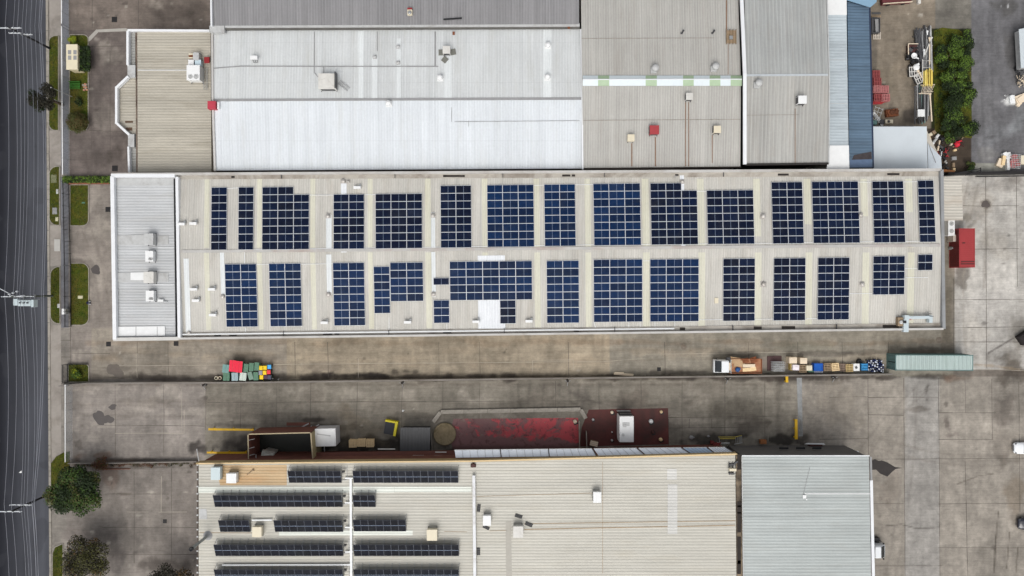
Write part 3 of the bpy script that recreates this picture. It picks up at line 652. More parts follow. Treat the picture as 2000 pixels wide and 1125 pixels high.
# ---- annex at the west end
ann = thing('office_annex', 'pale grey roofed office annex at the street end of the long warehouse', 'office building', (W(285, 500).x, W(285, 500).y, 0))
walls(ann, [(221, 344), (342, 344), (344, 661), (226, 663)], 7.2, wallm['pale'])
roof(ann, [(226, 348, 7.32), (340, 348, 7.32), (343, 660, 7.32), (229, 660, 7.32)], roofm['annex'])
roof(ann, [(227, 348, 7.36), (340, 348, 7.36), (340, 362, 7.36), (227, 362, 7.36)], M['lgrey'], 'roof_flashing', .03)
line(ann, 'parapet', [(221, 345, 7.7), (226, 663, 7.7)], .55, .6, capw); line(ann, 'parapet', [(218.5, 343.6, 7.64), (343, 343.6, 7.64)], .5, .56, capw)
line(ann, 'parapet', [(223, 662.6, 7.64), (350, 661, 7.64)], .5, .56, pmat('annex_cap', S(205, 203, 198), .6, var=.1, scale=.8))
roof(ann, [(229, 638, 7.46), (322, 637, 7.46), (322, 656, 7.46), (229, 657, 7.46)], M['white'], 'awning_sheet', .05)
line(ann, 'sheet_joint', [(265.5, 638, 7.49), (265.5, 656, 7.49)], .05, .03, M['grey']); line(ann, 'sheet_joint', [(307, 638, 7.49), (307, 656, 7.49)], .05, .03, M['grey'])
for y0 in (460, 533):
    roof(ann, [(228, y0, 7.40), (286, y0-2, 7.40), (286, y0+17, 7.40), (228, y0+18, 7.40)], M['lgrey'], 'roof_flashing', .05)
    roof(ann, [(308, y0, 7.40), (329, y0, 7.40), (329, y0+17, 7.40), (308, y0+17, 7.40)], M['lgrey'], 'roof_flashing', .05)
    roof(ann, [(255, y0-1, 7.44), (284, y0-1, 7.44), (284, y0+14, 7.44), (255, y0+14, 7.44)], M['white'] if y0 > 500 else M['lgrey'], 'roof_flashing', .03)
mb = MB()
for s in ((299, 483.5, 341, 483.5), (300, 555.5, 341, 555.5)): cond(mb, *s, zf=lambda x, y: 7.34)
mb.build('conduit', M['pipe'], ann)
# ---- north west tan office
tan = thing('office_building', 'low tan-roofed office with a white-edged bay facing the street', 'office building', (W(330, 200).x, W(330, 200).y, 0))
walls(tan, [(266, 64), (411, 64), (413, 334), (268, 336)], 5.0, wallm['pale'])
walls(tan, [(254, 66), (267, 66), (267, 335), (257, 335), (256, 268), (232, 240), (232, 174), (254, 146)], 4.6, wallm['pale'], 'bay_wall')
roof(tan, [(268, 63, 5.12), (411, 62, 5.12), (413, 336, 5.12), (269, 336, 5.12)], roofm['tan'])
roof(tan, [(253, 148, 4.74), (266, 148, 4.74), (266, 264, 4.74), (254, 264, 4.74), (233, 240, 4.74), (233, 174, 4.74)], roofm['tan'], 'bay_roof')
rg = corr('roof_strip_grey', S(172, 172, 168), 'y', .42, .2, .1)
roof(tan, [(253, 64, 4.76), (264, 64, 4.76), (264, 128, 4.76), (253, 128, 4.76)], rg, 'bay_roof'); roof(tan, [(255, 286, 4.76), (266, 286, 4.76), (267, 336, 4.76), (256, 336, 4.76)], rg, 'bay_roof')
line(tan, 'parapet', [(251, 60, 5.2), (410, 61, 5.2)], .3, .6, capw); line(tan, 'parapet', [(251, 61.5, 5.19), (251, 128, 5.19)], .34, .6, capw)
line(tan, 'parapet', [(252, 150, 5.19), (229, 172, 5.18), (229, 241, 5.17), (254, 264, 5.16)], .34, .6, capw); line(tan, 'parapet', [(252.5, 287, 5.19), (254, 337, 5.19)], .28, .6, capw)
roof(tan, [(249, 127, 5.3), (264, 127, 5.3), (264, 151, 5.3), (249, 151, 5.3)], M['lgrey'], 'parapet_block', .9); roof(tan, [(250, 262, 5.3), (262, 262, 5.3), (262, 287, 5.3), (250, 287, 5.3)], M['lgrey'], 'parapet_block', .9)
line(tan, 'gutter', [(266.5, 64, 5.0), (268, 336, 5.0)], .22, .2, pmat('rusty_gutter', S(112, 98, 86), .7, var=.4, scale=.8, dirt=S(60, 40, 30), dirt_amt=.9, world=True))
line(tan, 'conduit', [(269, 137, 5.2), (372, 137, 5.2)], .09, .06, M['pipe'])
for i, y in enumerate((238, 252)):
    pr = W(252, y, 4.76); MB().box(pr.x, pr.y, 4.76, 1.2-.2*i, .28+.2*i, .01).build('rust_stain', pmat('rust_stain', S(98, 78, 62), .9, var=.3), tan)
# ---- dark grey roof at the top
dg = thing('warehouse', 'dark grey roofed warehouse cut off by the top edge of the picture', 'warehouse', (W(770, 0).x, W(770, 0).y, 0))
walls(dg, [(413, -60), (1130, -60), (1131, 50), (415, 51)], 7.3, wallm['pale'])
roof(dg, [(414, -62, 7.9), (1131, -62, 7.9), (1131, 47, 7.45), (415, 50, 7.45)], roofm['dark'])
line(dg, 'gutter', [(440, 51.5, 7.3), (1132, 49, 7.3)], .45, .22, M['lgrey']); line(dg, 'parapet', [(412.5, -60, 7.8), (414, 52, 7.8)], .22, .5, capw); line(dg, 'gutter', [(418, 57, 7.0), (1132, 54.5, 7.0)], .3, .25, pmat('dark_box_gutter', S(98, 96, 92), .7, var=.3, scale=.7))
roof(dg, [(409, 50, 7.5), (438, 50, 7.5), (438, 63, 7.5), (409, 63, 7.5)], M['lgrey'], 'parapet_block', .6)
line(dg, 'bracket', [(866, 38, 7.7), (902, 35.5, 7.7)], .22, .1, M['black'])
zdg = lambda x, y: 7.6
for px, py in ((801, 26),):
    mb = MB(MW(px, py, 7.7)); mb.box(0, 0, 0, .7, .8, .4); mb.box(0, .55, 0, .7, .3, .35, 0, 1); mb.lathe(0, -.05, [(.28, .4), (.28, .5), (.15, .55)], 12, 2)
    mb.build('roof_vent', [M['cream'], M['red'], M['galv']], dg)
# ---- big white roof
wh = thing('warehouse', 'white roofed warehouse with a pale grey upper slope and bright white lower slope', 'warehouse', (W(775, 200).x, W(775, 200).y, 0))
walls(wh, [(418, 62), (1131, 60), (1134, 328), (421, 331)], 6.4, wallm['pale'])
zw_r = 7.4
def zwh(x, y):
    yr = W(0, 194, zw_r).y; return zw_r-.075*abs(y-yr)
def zz(px, py): p = RP(px, py, zwh); return p.z
roof(wh, [(416, 60, zz(416, 60)), (1133, 57, zz(1133, 57)), (1136, 192, zw_r), (416, 195, zw_r)], roofm['pale'])
roof(wh, [(416, 196, zw_r), (1136, 193, zw_r), (1137, 329, zz(1137, 329)), (419, 333, zz(419, 333))], roofm['white'])
line(wh, 'eave_gap_shade', [(421, 336.5, 6.3), (1137, 333, 6.3)], .5, .2, pmat('eave_gap_dark', S(40, 36, 34), .8, var=.4, scale=.7, dirt=S(90, 74, 62), dirt_amt=.6, world=True))  # dark strip painting in the shadowed gap below the white roof
line(wh, 'ridge_cap', [(416, 195.5, 7.44), (1136, 192.5, 7.44)], .36, .06, M['grey'])
line(wh, 'barge_cap', [(414.5, 60, 6.8), (415.5, 195, 7.5), (420, 334, 6.8)], .30, .16, capm); line(wh, 'barge_cap', [(1134.5, 57, 6.9), (1137, 192, 7.5), (1138, 331, 6.9)], .22, .16, capw)
mb = MB()
for a, b_ in zip([(413, 134), (470, 129.5), (640, 130)], [(470, 129.5), (640, 130), (856, 130)]): cond(mb, *a, *b_, zf=zwh, w_=.13)
for s in ((850, 62, 850, 130), (614, 62, 614, 142), (632, 130, 632, 150), (614, 142, 628, 158), (737, 62, 737, 100)): cond(mb, *s, zf=zwh, w_=.09 if s[0] != 850 else .2)
for s in ((882, 210, 882, 238), (888, 238, 1132, 236), (915, 236, 915, 247)): cond(mb, *s, zf=zwh, w_=.05)
mb.build('conduit', M['grey'], wh)
def strip2(parent, px0, px1, py0, py1, zf, mat_, name='skylight_strip', lift=.03):
    q = [RP(*p, zf) for p in ((px0, py0), (px1, py0), (px1, py1), (px0, py1))]
    return MB().slab([Vector((v.x, v.y, v.z+lift)) for v in q], .03).build(name, mat_, parent)
for a in ((700, 710, 60, 192, 'sky_w'), (727, 737, 112, 192, 'sky_w'), (775, 783, 75, 192, 'sky_w'), (853, 884, 60, 192, 'pale'), (1061, 1077, 58, 191, 'sky_w'), (868, 882, 110, 192, 'sky_w')):
    strip2(wh, *a[:4], zwh, roofm[a[4]], 'skylight_strip', .025 if a[0] != 868 else .05)
for px, py in ((732, 112), (778, 92), (778, 123), (760, 203), (860, 153), (1070, 90), (1069, 152)):
    mb = MB(); big = px in (1070, 1069, 760, 860); p = RP(px, py, zwh); r_ = .42 if big else .26
    mb.box(p.x, p.y, p.z-.02, r_*2.2, r_*2.2, .12); roofpost(mb, px, py, zwh, r_, .9 if big else .35)
    mb.build('roof_vent', M['white'] if big else M['lgrey'], wh)
mb = MB(MW(499, 118, zz(499, 118))); mb.box(0, .2, .4, 1.05, .5, .4); [mb.bar((x, -.2, 0), (x, .3, .5), .06, .06, 1) for x in (-.3, 0, .3)]; mb.bar((-.3, -.3, .05), (.4, -.3, .05), .06, .06, 1); mb.build('exhaust_cowl', [M['white'], M['dgrey']], wh)
for px, py, dark in ((1111, 49, 0), (886, 61, 0)):
    patch(wh, 'rainhead', px, py+4, 7.3, .35, .5, M['rust'])
# ---- mid building with ridge vent
mid = thing('warehouse', 'grey-beige roofed warehouse with a white and green striped ridge light', 'warehouse', (W(1290, 160).x, W(1290, 160).y, 0))
zr = 7.9
def zmid(x, y): return zr-.085*abs(y-W(0, 157, zr).y)
def zm(px, py): return RP(px, py, zmid).z
walls(mid, [(1140, -60), (1440, -60), (1442, 320), (1142, 322)], 6.6, wallm['pale'])
roof(mid, [(1134, -62, zm(1134, -62)), (1440, -62, zm(1440, -62)), (1447, 156, zr), (1137, 157, zr)], roofm['mid'])
roof(mid, [(1137, 157.4, zr), (1447, 156.4, zr), (1446, 325, zm(1446, 325)), (1139, 328, zm(1139, 328))], roofm['mid'])
vm = pmat('ridge_light_white', S(208, 218, 222), .35, var=.04); vg = pmat('ridge_light_green', S(160, 182, 150), .4, var=.08)
mb = MB()
sp = [(1138, 1168, 0), (1168, 1190, 1), (1190, 1261, 0), (1261, 1283, 1), (1283, 1334, 0), (1334, 1355, 1), (1355, 1386, 0), (1386, 1407, 1), (1407, 1427, 0), (1427, 1449, 1)]
for a, b_, k in sp:
    mb.slab([W(a, 147.5, 8.0), W(b_, 147.5, 8.0), W(b_, 155, 8.35), W(a, 155, 8.35)], .1, k); mb.slab([W(a, 155.3, 8.35), W(b_, 155.3, 8.35), W(b_, 167.5, 8.0), W(a, 167.5, 8.0)], .1, k)
mb.build('ridge_light', [vm, vg], mid)
line(mid, 'ridge_cap', [(1138, 155.2, 8.4), (1449, 154.6, 8.4)], .14, .04, capw)
line(mid, 'sheet_lap', [(1139, 235, zm(1139, 235)+.03), (1446, 233, zm(1446, 233)+.03)], .06, .02, pmat('lap_line', S(142, 134, 124), .8, var=.25)); line(mid, 'sheet_lap', [(1136, 75, zm(1136, 75)+.03), (1395, 74, zm(1395, 74)+.03)], .05, .02, _pm[('lap_line', S(142, 134, 124))])
line(mid, 'gutter', [(1140, 330, 6.3), (1447, 326, 6.3)], .25, .2, pmat('mid_gutter', S(78, 70, 64), .8, var=.3, scale=.6))
stm = pmat('rust_streak', S(132, 104, 84), .85, var=.25, scale=2)
for x, y0, y1, w_ in ((1234, 280, 325, .16), (1280, 268, 325, .16), (1339, 200, 325, .12), (1345, 200, 325, .12), (1391, 264, 318, .12), (1419, 0, 62, .18), (1422, 70, 145, .08)):
    a, b_ = RP(x, y0, zmid), RP(x, y1, zmid); a.z += .03; b_.z += .03
    MB().bar(a, b_, w_, .01).build('rust_streak', stm, mid)
# ---- taller grey roof
tg = thing('warehouse', 'taller blue-grey roofed warehouse with a white barge cap, right of the striped ridge light', 'warehouse', (W(1535, 160).x, W(1535, 160).y, 0))
zg = 8.6
def ztg(x, y): return zg-.085*abs(y-W(0, 147, zg).y)
def zt(px, py): return RP(px, py, ztg).z
walls(tg, [(1460, -60), (1604, -60), (1606, 314), (1462, 316)], 7.2, pmat('dark_side_wall', S(60, 58, 56), .8, var=.2))
roof(tg, [(1453, -62, zt(1453, -62)), (1612, -62, zt(1612, -62)), (1618, 146, zg), (1457, 147, zg)], roofm['grey'])
roof(tg, [(1457, 147.4, zg), (1618, 146.4, zg), (1617, 318, zt(1617, 318)), (1455, 320, zt(1455, 320))], corr('roof_grey_warm', S(174, 173, 168), 'x', .55, .12, .12, staincol=S(158, 146, 132), stain_amt=.35))
line(tg, 'barge_cap', [(1446, -60, zt(1446, -60)+.1), (1454.5, 146, zg+.12), (1454.5, 321, zt(1455, 320)+.12)], .5, .24, capw)
line(tg, 'ridge_cap', [(1458, 147, zg+.04), (1617, 146, zg+.04)], .3, .05, pmat('pale_ridge', S(186, 192, 196), .5, var=.1))
line(tg, 'sheet_lap', [(1457, 225, zt(1457, 225)+.03), (1560, 224, zt(1560, 224)+.03)], .05, .02, _pm[('lap_line', S(142, 134, 124))])
line(tg, 'barge_cap', [(1613.5, -60, zt(1612, -60)), (1619.5, 146, zg+.05), (1618.5, 320, zt(1617, 318))], .16, .15, M['lgrey'])
line(tg, 'gutter', [(1456, 321.5, 7.6), (1618, 319.5, 7.6)], .28, .2, pmat('tg_gutter', S(44, 40, 38), .8))
line(tg, 'rust_streak', [(1553, 212, zt(1553, 212)+.03), (1553, 318, zt(1553, 318)+.03)], .1, .01, stm)
# ---- narrow pale strip building and blue roof
sb = thing('side_wing', 'narrow pale blue-grey roofed wing with bright white sheets at both ends', 'side wing', (W(1636, 160).x, W(1636, 160).y, 0))
walls(sb, [(1622, -60), (1648, -60), (1652, 326), (1624, 328)], 6.7, wallm['pale'])
roof(sb, [(1614, -62, 7.0), (1652, -62, 7.0), (1658, 330, 7.0), (1619.5, 331, 7.0)], roofm['strip'])
roof(sb, [(1615, -62, 7.05), (1652.5, -62, 7.05), (1654, 29, 7.05), (1616, 29, 7.05)], M['white'], 'replacement_sheet', .03); roof(sb, [(1621, 284, 7.05), (1658, 284, 7.05), (1659, 331, 7.05), (1614, 333, 7.05)], M['white'], 'replacement_sheet', .03)
line(sb, 'sheet_lap', [(1616, 117, 7.03), (1655, 117, 7.03)], .06, .02, M['lgrey']); line(sb, 'sheet_lap', [(1618, 202, 7.03), (1656, 202, 7.03)], .06, .02, M['lgrey'])
bb = thing('shed', 'long narrow blue corrugated roof shed beside the storage yard', 'shed', (W(1680, 160).x, W(1680, 160).y, 0))
walls(bb, [(1664, 4), (1694, 10), (1699, 322), (1666, 324)], 6.2, wallm['blue'])
roof(bb, [(1655, 3, 6.5), (1697, 15, 6.4), (1704, 327, 6.4), (1659, 328, 6.5)], roofm['blue'])
roof(bb, [(1659.5, 312, 6.53), (1702, 311, 6.46), (1703, 327, 6.46), (1660, 327, 6.53)], pmat('blue_end_sheet', S(92, 112, 140), .6, var=.12), 'flashing', .02)
roof(bb, [(1668, 303, 6.54), (1702, 296, 6.45), (1703, 311, 6.45), (1664, 312, 6.54)], pmat('blue_roof_stain', S(64, 58, 60), .8, var=.4, scale=1.5), 'roof_stain', .01)
line(bb, 'gutter', [(1698, 15, 6.3), (1705, 328, 6.3)], .26, .2, pmat('navy_gutter', S(36, 48, 72), .5, var=.1))
cp = thing('canopy', 'light blue canopy corner at the top edge above the blue shed', 'canopy', (W(1680, 0).x, W(1680, 0).y, 0))
roof(cp, [(1650, -60, 7.2), (1716, -60, 7.2), (1712, 4, 7.2), (1700, 14, 7.2), (1655, 0, 7.2)], pmat('light_blue_sheet', S(132, 166, 190), .5, var=.06), th=.15)
walls(cp, [(1655, -60), (1700, -60), (1698, -3), (1660, -5)], 6.9, wallm['blue'])
ln = thing('lean_to', 'flat white lean-to roof with a folded right corner beside the rubbish pile', 'lean-to', (W(1760, 290).x, W(1760, 290).y, 0))
walls(ln, [(1706, 250), (1808, 250), (1832, 300), (1832, 326), (1706, 326)], 3.6, wallm['pale'])
roof(ln, [(1704, 247, 4.0), (1810, 247, 4.0), (1812, 330, 4.0), (1706, 330, 4.0)], roofm['lean'], th=.1)
roof(ln, [(1812, 280, 4.06), (1838, 306, 3.7), (1840, 336, 3.7), (1813, 330, 4.06)], pmat('folded_sheet', S(198, 206, 212), .5, var=.06), 'folded_sheet', .04)
line(ln, 'sheet_lap', [(1814, 282, 4.12), (1828, 318, 3.95)], .08, .03, M['grey']); line(ln, 'gutter', [(1706, 246.5, 4.0), (1785, 246.5, 4.0)], .12, .1, M['dgrey'])
# ---- small lean-to at the east end of the main building
le = thing('lean_to', 'small white ribbed lean-to roof against the east end of the long warehouse', 'lean-to', (W(1860, 388).x, W(1860, 388).y, 0))
walls(le, [(1830, 347), (1874, 348), (1875, 426), (1832, 426)], 2.9, wallm['pale'])
roof(le, [(1836, 345, 3.3), (1878, 345, 3.1), (1881, 430, 3.1), (1838, 431, 3.3)], corr('roof_lean_east', S(206, 201, 190), 'y', .45, .2, .06, staincol=S(170, 150, 130), stain_amt=.5))
# ---- south warehouse
so = thing('warehouse', 'beige roofed south warehouse carrying the tilted rows of black solar panels', 'warehouse', (W(910, 1010).x, W(910, 1010).y, 0))
SZ = 7.6
zso = lambda x, y: SZ
walls(so, [(389, 905), (925, 901), (1434, 888.5), (1437, 1190), (390, 1190)], 7.3, wallm['brick'])
roof(so, [(388, 906, SZ), (925, 900.5, SZ), (1436, 887.5, SZ), (1439, 1190, SZ), (388, 1190, SZ)], roofm['south'], th=.1)
line(so, 'fascia', [(386.8, 903.2, 7.15), (925, 898.5, 7.15), (1437, 885, 7.15)], .24, 1.4, wallm['tan'])
line(so, 'fascia_cap', [(388, 905.4, 7.86), (925, 900.6, 7.86), (1437, 887, 7.88)], .2, .05, pmat('pale_yellow_cap', S(222, 196, 150), .6, var=.08))
mb = MB()
for y in range(908, 1130, 14): p = W(386, y, 7.5); mb.box(p.x, p.y, 7.4, .26, .2, .2)
mb.build('roof_bracket', M['lgrey'], so)
line(so, 'gutter', [(386.6, 906, 7.45), (386.6, 1190, 7.45)], .14, .16, pmat('brown_gutter', S(78, 66, 56), .7, var=.2))
rs_ = corr('rust_sheet', S(196, 168, 128), 'y', .44, .16, .12, staincol=S(190, 140, 84), stain_amt=.8, blotch=.14)
roof(so, [(420, 909, SZ+.02), (560, 908, SZ+.02), (560, 948, SZ+.02), (430, 948, SZ+.02)], rs_, 'stained_sheet', .015)
for a in ((387.5, 951, 470, 962.5), (470.4, 951, 573, 962.5), (573.4, 950.6, 770, 962), (770.4, 950.6, 921, 961.4), (545, 1036, 606, 1046), (606.4, 1036, 806, 1045.6)):
    x0, y0, x1, y1 = a; roof(so, [(x0, y0, SZ+.05), (x1, y0, SZ+.05), (x1, y1, SZ+.05), (x0, y1, SZ+.05)], roofm['sky_y'], 'skylight_strip', .03)
for a in ((1303, 916, 1322, 937), (1304, 946, 1323, 1043)):
    x0, y0, x1, y1 = a; roof(so, [(x0, y0, SZ+.04), (x1, y0, SZ+.04), (x1, y1, SZ+.04), (x0, y1, SZ+.04)], corr('grey_skylight', S(204, 203, 198), 'y', .44, .05, .06), 'skylight_strip', .03)
roof(so, [(988, 1018, SZ+.03), (998, 1018, SZ+.03), (1001, 1190, SZ+.03), (989, 1190, SZ+.03)], pmat('grey_flashing', S(176, 172, 162), .6, var=.06), 'flashing', .015)
roof(so, [(389, 994, SZ+.03), (403, 994, SZ+.03), (405, 1014, SZ+.03), (389, 1014, SZ+.03)], M['lgrey'], 'replacement_sheet', .015)
line(so, 'box_duct', [(925.5, 928, 8.0), (928, 1190, 8.0)], .42, .55, pmat('white_duct', S(226, 228, 230), .5, var=.08, scale=1.5, dirt=S(160, 150, 140), dirt_amt=.5))
mb = MB()
for pts_ in (((685, 934), (686.5, 1190)), ((674, 934), (689, 934)), ((674, 982), (689, 982)), ((674, 1030), (689, 1030)), ((674, 1078), (689, 1077.5)), ((434, 1103.6), (686, 1103)), ((492, 1016), (531, 1015.6))):
    a, b_ = W(*pts_[0], SZ+.3), W(*pts_[1], SZ+.3)
    w_ = .34 if pts_[0][0] == 685 else .2
    mb.bar(a+Vector((0, 0, .01*(w_ > .3))), b_+Vector((0, 0, .01*(w_ > .3))), w_, .12)
for y in range(940, 1125, 20): p = W(685.4, y, SZ); mb.box(p.x, p.y, SZ, .2, .12, .25)
mb.build('cable_tray', M['pipe'], so)
lapl = pmat('brown_lap', S(168, 148, 124), .8, var=.2)
for a in ((932, 969.5, 1158, 963, .07), (1024, 1023, 1436, 1017, .10), (1024, 1034, 1436, 1026, .14), (956, 1037, 990, 1036, .07), (868, 1038, 912, 1039, .07), (1177, 880, 1177, 1120, .05), (390, 1040, 500, 1041, .07)):
    line(so, 'sheet_lap', [(a[0], max(a[1], 902), SZ+.02), (a[2], a[3], SZ+.02)], a[4], .02, lapl)
# box gutter between the two southern roofs
line(so, 'gutter', [(1443, 890, 7.3), (1445.5, 1190, 7.3)], .9, .12, pmat('stained_box_gutter', S(142, 126, 104), .7, var=.3, scale=.4, dirt=S(38, 30, 24), dirt_amt=1, world=True))
for y, l_ in ((908, 1.4), (985, .8), (995, 1.2), (1020, 3.0), (1075, 4.0), (1108, 2.0), (893, .9)): patch(so, 'gutter_outlet', 1443.6, y, 7.42, .55, l_, hole)
# awnings on the north face
aw = pmat('awning_sheet', S(222, 228, 236), .5, var=.05, scale=1.5, dirt=S(196, 204, 214), dirt_amt=.5)
awb = pmat('awning_blue_sheet', S(160, 182, 204), .5, var=.06)
xs_ = [(890, 888, 978, 976), (980, 978, 1072, 1070), (1074, 1072, 1164, 1156), (1169, 1160, 1259, 1243), (1262, 1247, 1350, 1330), (1353, 1334, 1398, 1380), (1400, 1384, 1438, 1416)]
for i, (ib, ia, jb, ja) in enumerate(xs_):
    f = lambda x: 1-(x-890)/548*7
    top = [W(ia, 879.5-(ia-890)*.0105, 6.5), W(ja, 879.5-(ja-890)*.0105, 6.5), W(jb, 894.0-(jb-890)*.0145, 6.95), W(ib, 894.0-(ib-890)*.0145, 6.95)]
    MB().slab(top, .06).build('awning', awb if i == 5 else aw, so)
    mb = MB(); mb.bar(top[1]+Vector((.07, 0, .05)), top[2]+Vector((.07, 0, .05)), .12, .1, 0); mb.bar(top[0]+Vector((0, .05, 0)), top[1]+Vector((0, .05, 0)), .08, .1, 1); mb.build('awning_frame', [M['dgrey'], M['lgrey']], so)
    mb = MB()
    n_ = 6
    for k in range(1, n_): a = top[0].lerp(top[1], k/n_); b2 = top[3].lerp(top[2], k/n_); mb.bar(a+Vector((0, 0, .02)), b2+Vector((0, 0, .02)), .04, .03)
    mb.build('awning_seam', M['grey'], so)
# maroon lower ledge with white marks, left part of the north face
p0, p1 = W(402, 897, 3), W(890, 893, 3)
MB().slab([W(615, 884, 3.0), W(890, 880, 3.0), W(890, 892, 3.2), W(615, 896, 3.2)], .15).build('ledge_roof', pmat('maroon_sheet', S(104, 58, 46), .6, var=.15), so)
# ---- south east grey roof
se = thing('warehouse', 'pale blue-grey roofed warehouse with a charcoal north wall, right of the south warehouse', 'warehouse', (W(1575, 1010).x, W(1575, 1010).y, 0))
walls(se, [(1452, 892), (1696, 892), (1701, 1190), (1455, 1190)], 7.55, wallm['char'])
roof(se, [(1450, 890.5, 7.7), (1697, 890.5, 7.7), (1702.5, 1190, 7.7), (1453, 1190, 7.7)], roofm['east'], th=.1)
line(se, 'barge_cap', [(1449, 890, 7.78), (1698, 890, 7.78)], .14, .14, capw); line(se, 'barge_cap', [(1449, 891, 7.76), (1452.5, 1190, 7.76)], .12, .1, M['lgrey'])
line(se, 'gutter', [(1701.5, 938, 7.6), (1707, 1190, 7.6)], .42, .16, capw); line(se, 'gutter', [(1700, 892, 7.5), (1701.5, 937, 7.5)], .3, .2, M['grey'])
line(se, 'ridge_seam', [(1572, 964.5, 7.74), (1699, 964.5, 7.74)], .14, .03, M['white']); line(se, 'conduit', [(1582, 912, 7.74), (1569, 966, 7.74)], .04, .03, M['grey'])
mb = MB(MW(1571, 970, 7.72)); mb.box(0, 0, 0, .5, .5, .1); mb.box(.3, -.4, 0, .2, .2, .1); mb.build('roof_fitting', M['white'], se)
for x in (1535, 1568, 1600): 
    p = W(x*1.0, 877, 4.5); q = W(x, 877, 4.5); MB().box(q.x, W(0, 890, 7.6).y+.22, 3.6, 1.4, .3, .12).build('wall_lamp', M['black'], se)
# ------------------------------------------------------------------ solar arrays
def cellmat(name, base, hi):
    m_, N, L, b = _m(name)
    oi = N.new('ShaderNodeObjectInfo'); tc = N.new('ShaderNodeTexCoord'); sx = N.new('ShaderNodeSeparateXYZ'); L.new(tc.outputs['Object'], sx.inputs[0])
    r = rng(N, L, oi.outputs['Random'], 0, 1, 0, 1)
    c = mixc(N, L, r, base, hi)
    # busbar lines and cell gaps
    fy = mth(N, L, 'SINE', mth(N, L, 'MULTIPLY', sx.outputs[1], 2*PI/.19)); fx = mth(N, L, 'SINE', mth(N, L, 'MULTIPLY', sx.outputs[0], 2*PI/.185))
    k = mth(N, L, 'MULTIPLY', rng(N, L, fy, .3, 1, .85, 1.35), rng(N, L, fx, .85, 1, 1, 1.25))
    k = mth(N, L, 'MULTIPLY', k, rng(N, L, noise_node(N, L, tc.outputs['Object'], 3, 3), .3, .7, .8, 1.2))
    geo = N.new('ShaderNodeNewGeometry'); dn = noise_node(N, L, geo.outputs['Position'], .5, 6, .75); sp_ = noise_node(N, L, geo.outputs['Position'], 5, 2, .5)
    c2 = mixc(N, L, rng(N, L, dn, .45, .8, 0, .16), mulc(N, L, c, k), S(96, 98, 96)); c2 = mixc(N, L, rng(N, L, sp_, .80, .84, 0, .6), c2, S(180, 180, 172))
    L.new(c2, b.inputs['Base Color'])
    b.inputs['Roughness'].default_value = .2; setspec(b, .14)
    return m_
cell_dark = cellmat('solar_cells_dark', S(9, 17, 38), S(11, 26, 54))
cell_blue = cellmat('solar_cells_blue', S(10, 29, 58), S(13, 42, 80))
cell_black = cellmat('solar_cells_black', S(8, 10, 20), S(10, 14, 28))
frame_m = pmat('anodised_frame', S(226, 230, 236), .4, .2, var=.04)
def panel_mesh(name, w_, h_, cm, fr=.034, mid=True, vertical=False):
    mb = MB(); t = .04
    mb.box(0, 0, 0, w_, h_, t-.006, 0, 1)                       # glass body
    for s in (-1, 1):
        mb.box(s*(w_/2-fr/2), 0, t-.004, fr, h_, .012, 0, 0)
        mb.box(0, s*(h_/2-fr/2), t-.004, w_-2*fr, fr, .0125, 0, 0)
    if mid: mb.box(0, 0, t-.005, .03, h_-2*fr, .006, 0, 2)
    me = bpy.data.meshes.new(name); me.from_pydata([tuple(v) for v in mb.v], [], mb.f)
    for m_ in (frame_m, cm, _mid): me.materials.append(m_)
    me.polygons.foreach_set('material_index', mb.m); me.update(); return me
_mid = pmat('cell_gap', S(150, 166, 190), .5, var=.05)
def array_flat(x0, y0, x1, y1, nc, nr, cm, label, missing=(), group='solar arrays lying flat on the long roof'):
    cx, cy = (x0+x1)/2, (y0+y1)/2
    c = RP(cx, cy, zmain); pu = RP(x1, cy, zmain)-RP(x0, cy, zmain); a, b_ = RP(cx, y0, zmain), RP(cx, y1, zmain)
    uw = pu.dot(ud)/nc; vh = (a-b_).length/nr
    n = (Vector((0, 0, 1)) + vd*((1 if (c-r1).dot(vd) > 0 else -1)*.047)).normalized()
    U = ud; V = n.cross(U).normalized()
    rot = Matrix((U, V, n)).transposed().to_4x4()
    t = bpy.data.objects.new('solar_array', None); C.objects.link(t); t.empty_display_size = .5
    tag(t, label, 'solar array', group)
    t.matrix_world = Matrix.Translation(c+n*.06) @ rot
    rail = MB()
    me = panel_mesh('solar_panel', uw-.018, vh-.018, cm)
    for r_ in range(nr):
        for k in range(nc):
            if (k, r_) in missing: continue
            o = bpy.data.objects.new('solar_panel', me); C.objects.link(o); o.parent = t
            o.location = ((k-(nc-1)/2)*uw, ((nr-1)/2-r_)*vh, .06)
    for k in range(nc):
        for s in (-.27, .27):
            rows = [r_ for r_ in range(nr) if (k, r_) not in missing]
            ya = ((nr-1)/2-min(rows)+.5)*vh; yb = ((nr-1)/2-max(rows)-.5)*vh
            rail.bar(((k-(nc-1)/2+s)*uw, ya+.15, .02), ((k-(nc-1)/2+s)*uw, yb-.1, .02), .05, .05)
    me2 = bpy.data.meshes.new('mounting_rail'); me2.from_pydata([tuple(v) for v in rail.v], [], rail.f); me2.materials.append(M['galv'])
    o = bpy.data.objects.new('mounting_rail', me2); C.objects.link(o); o.parent = t
    return t
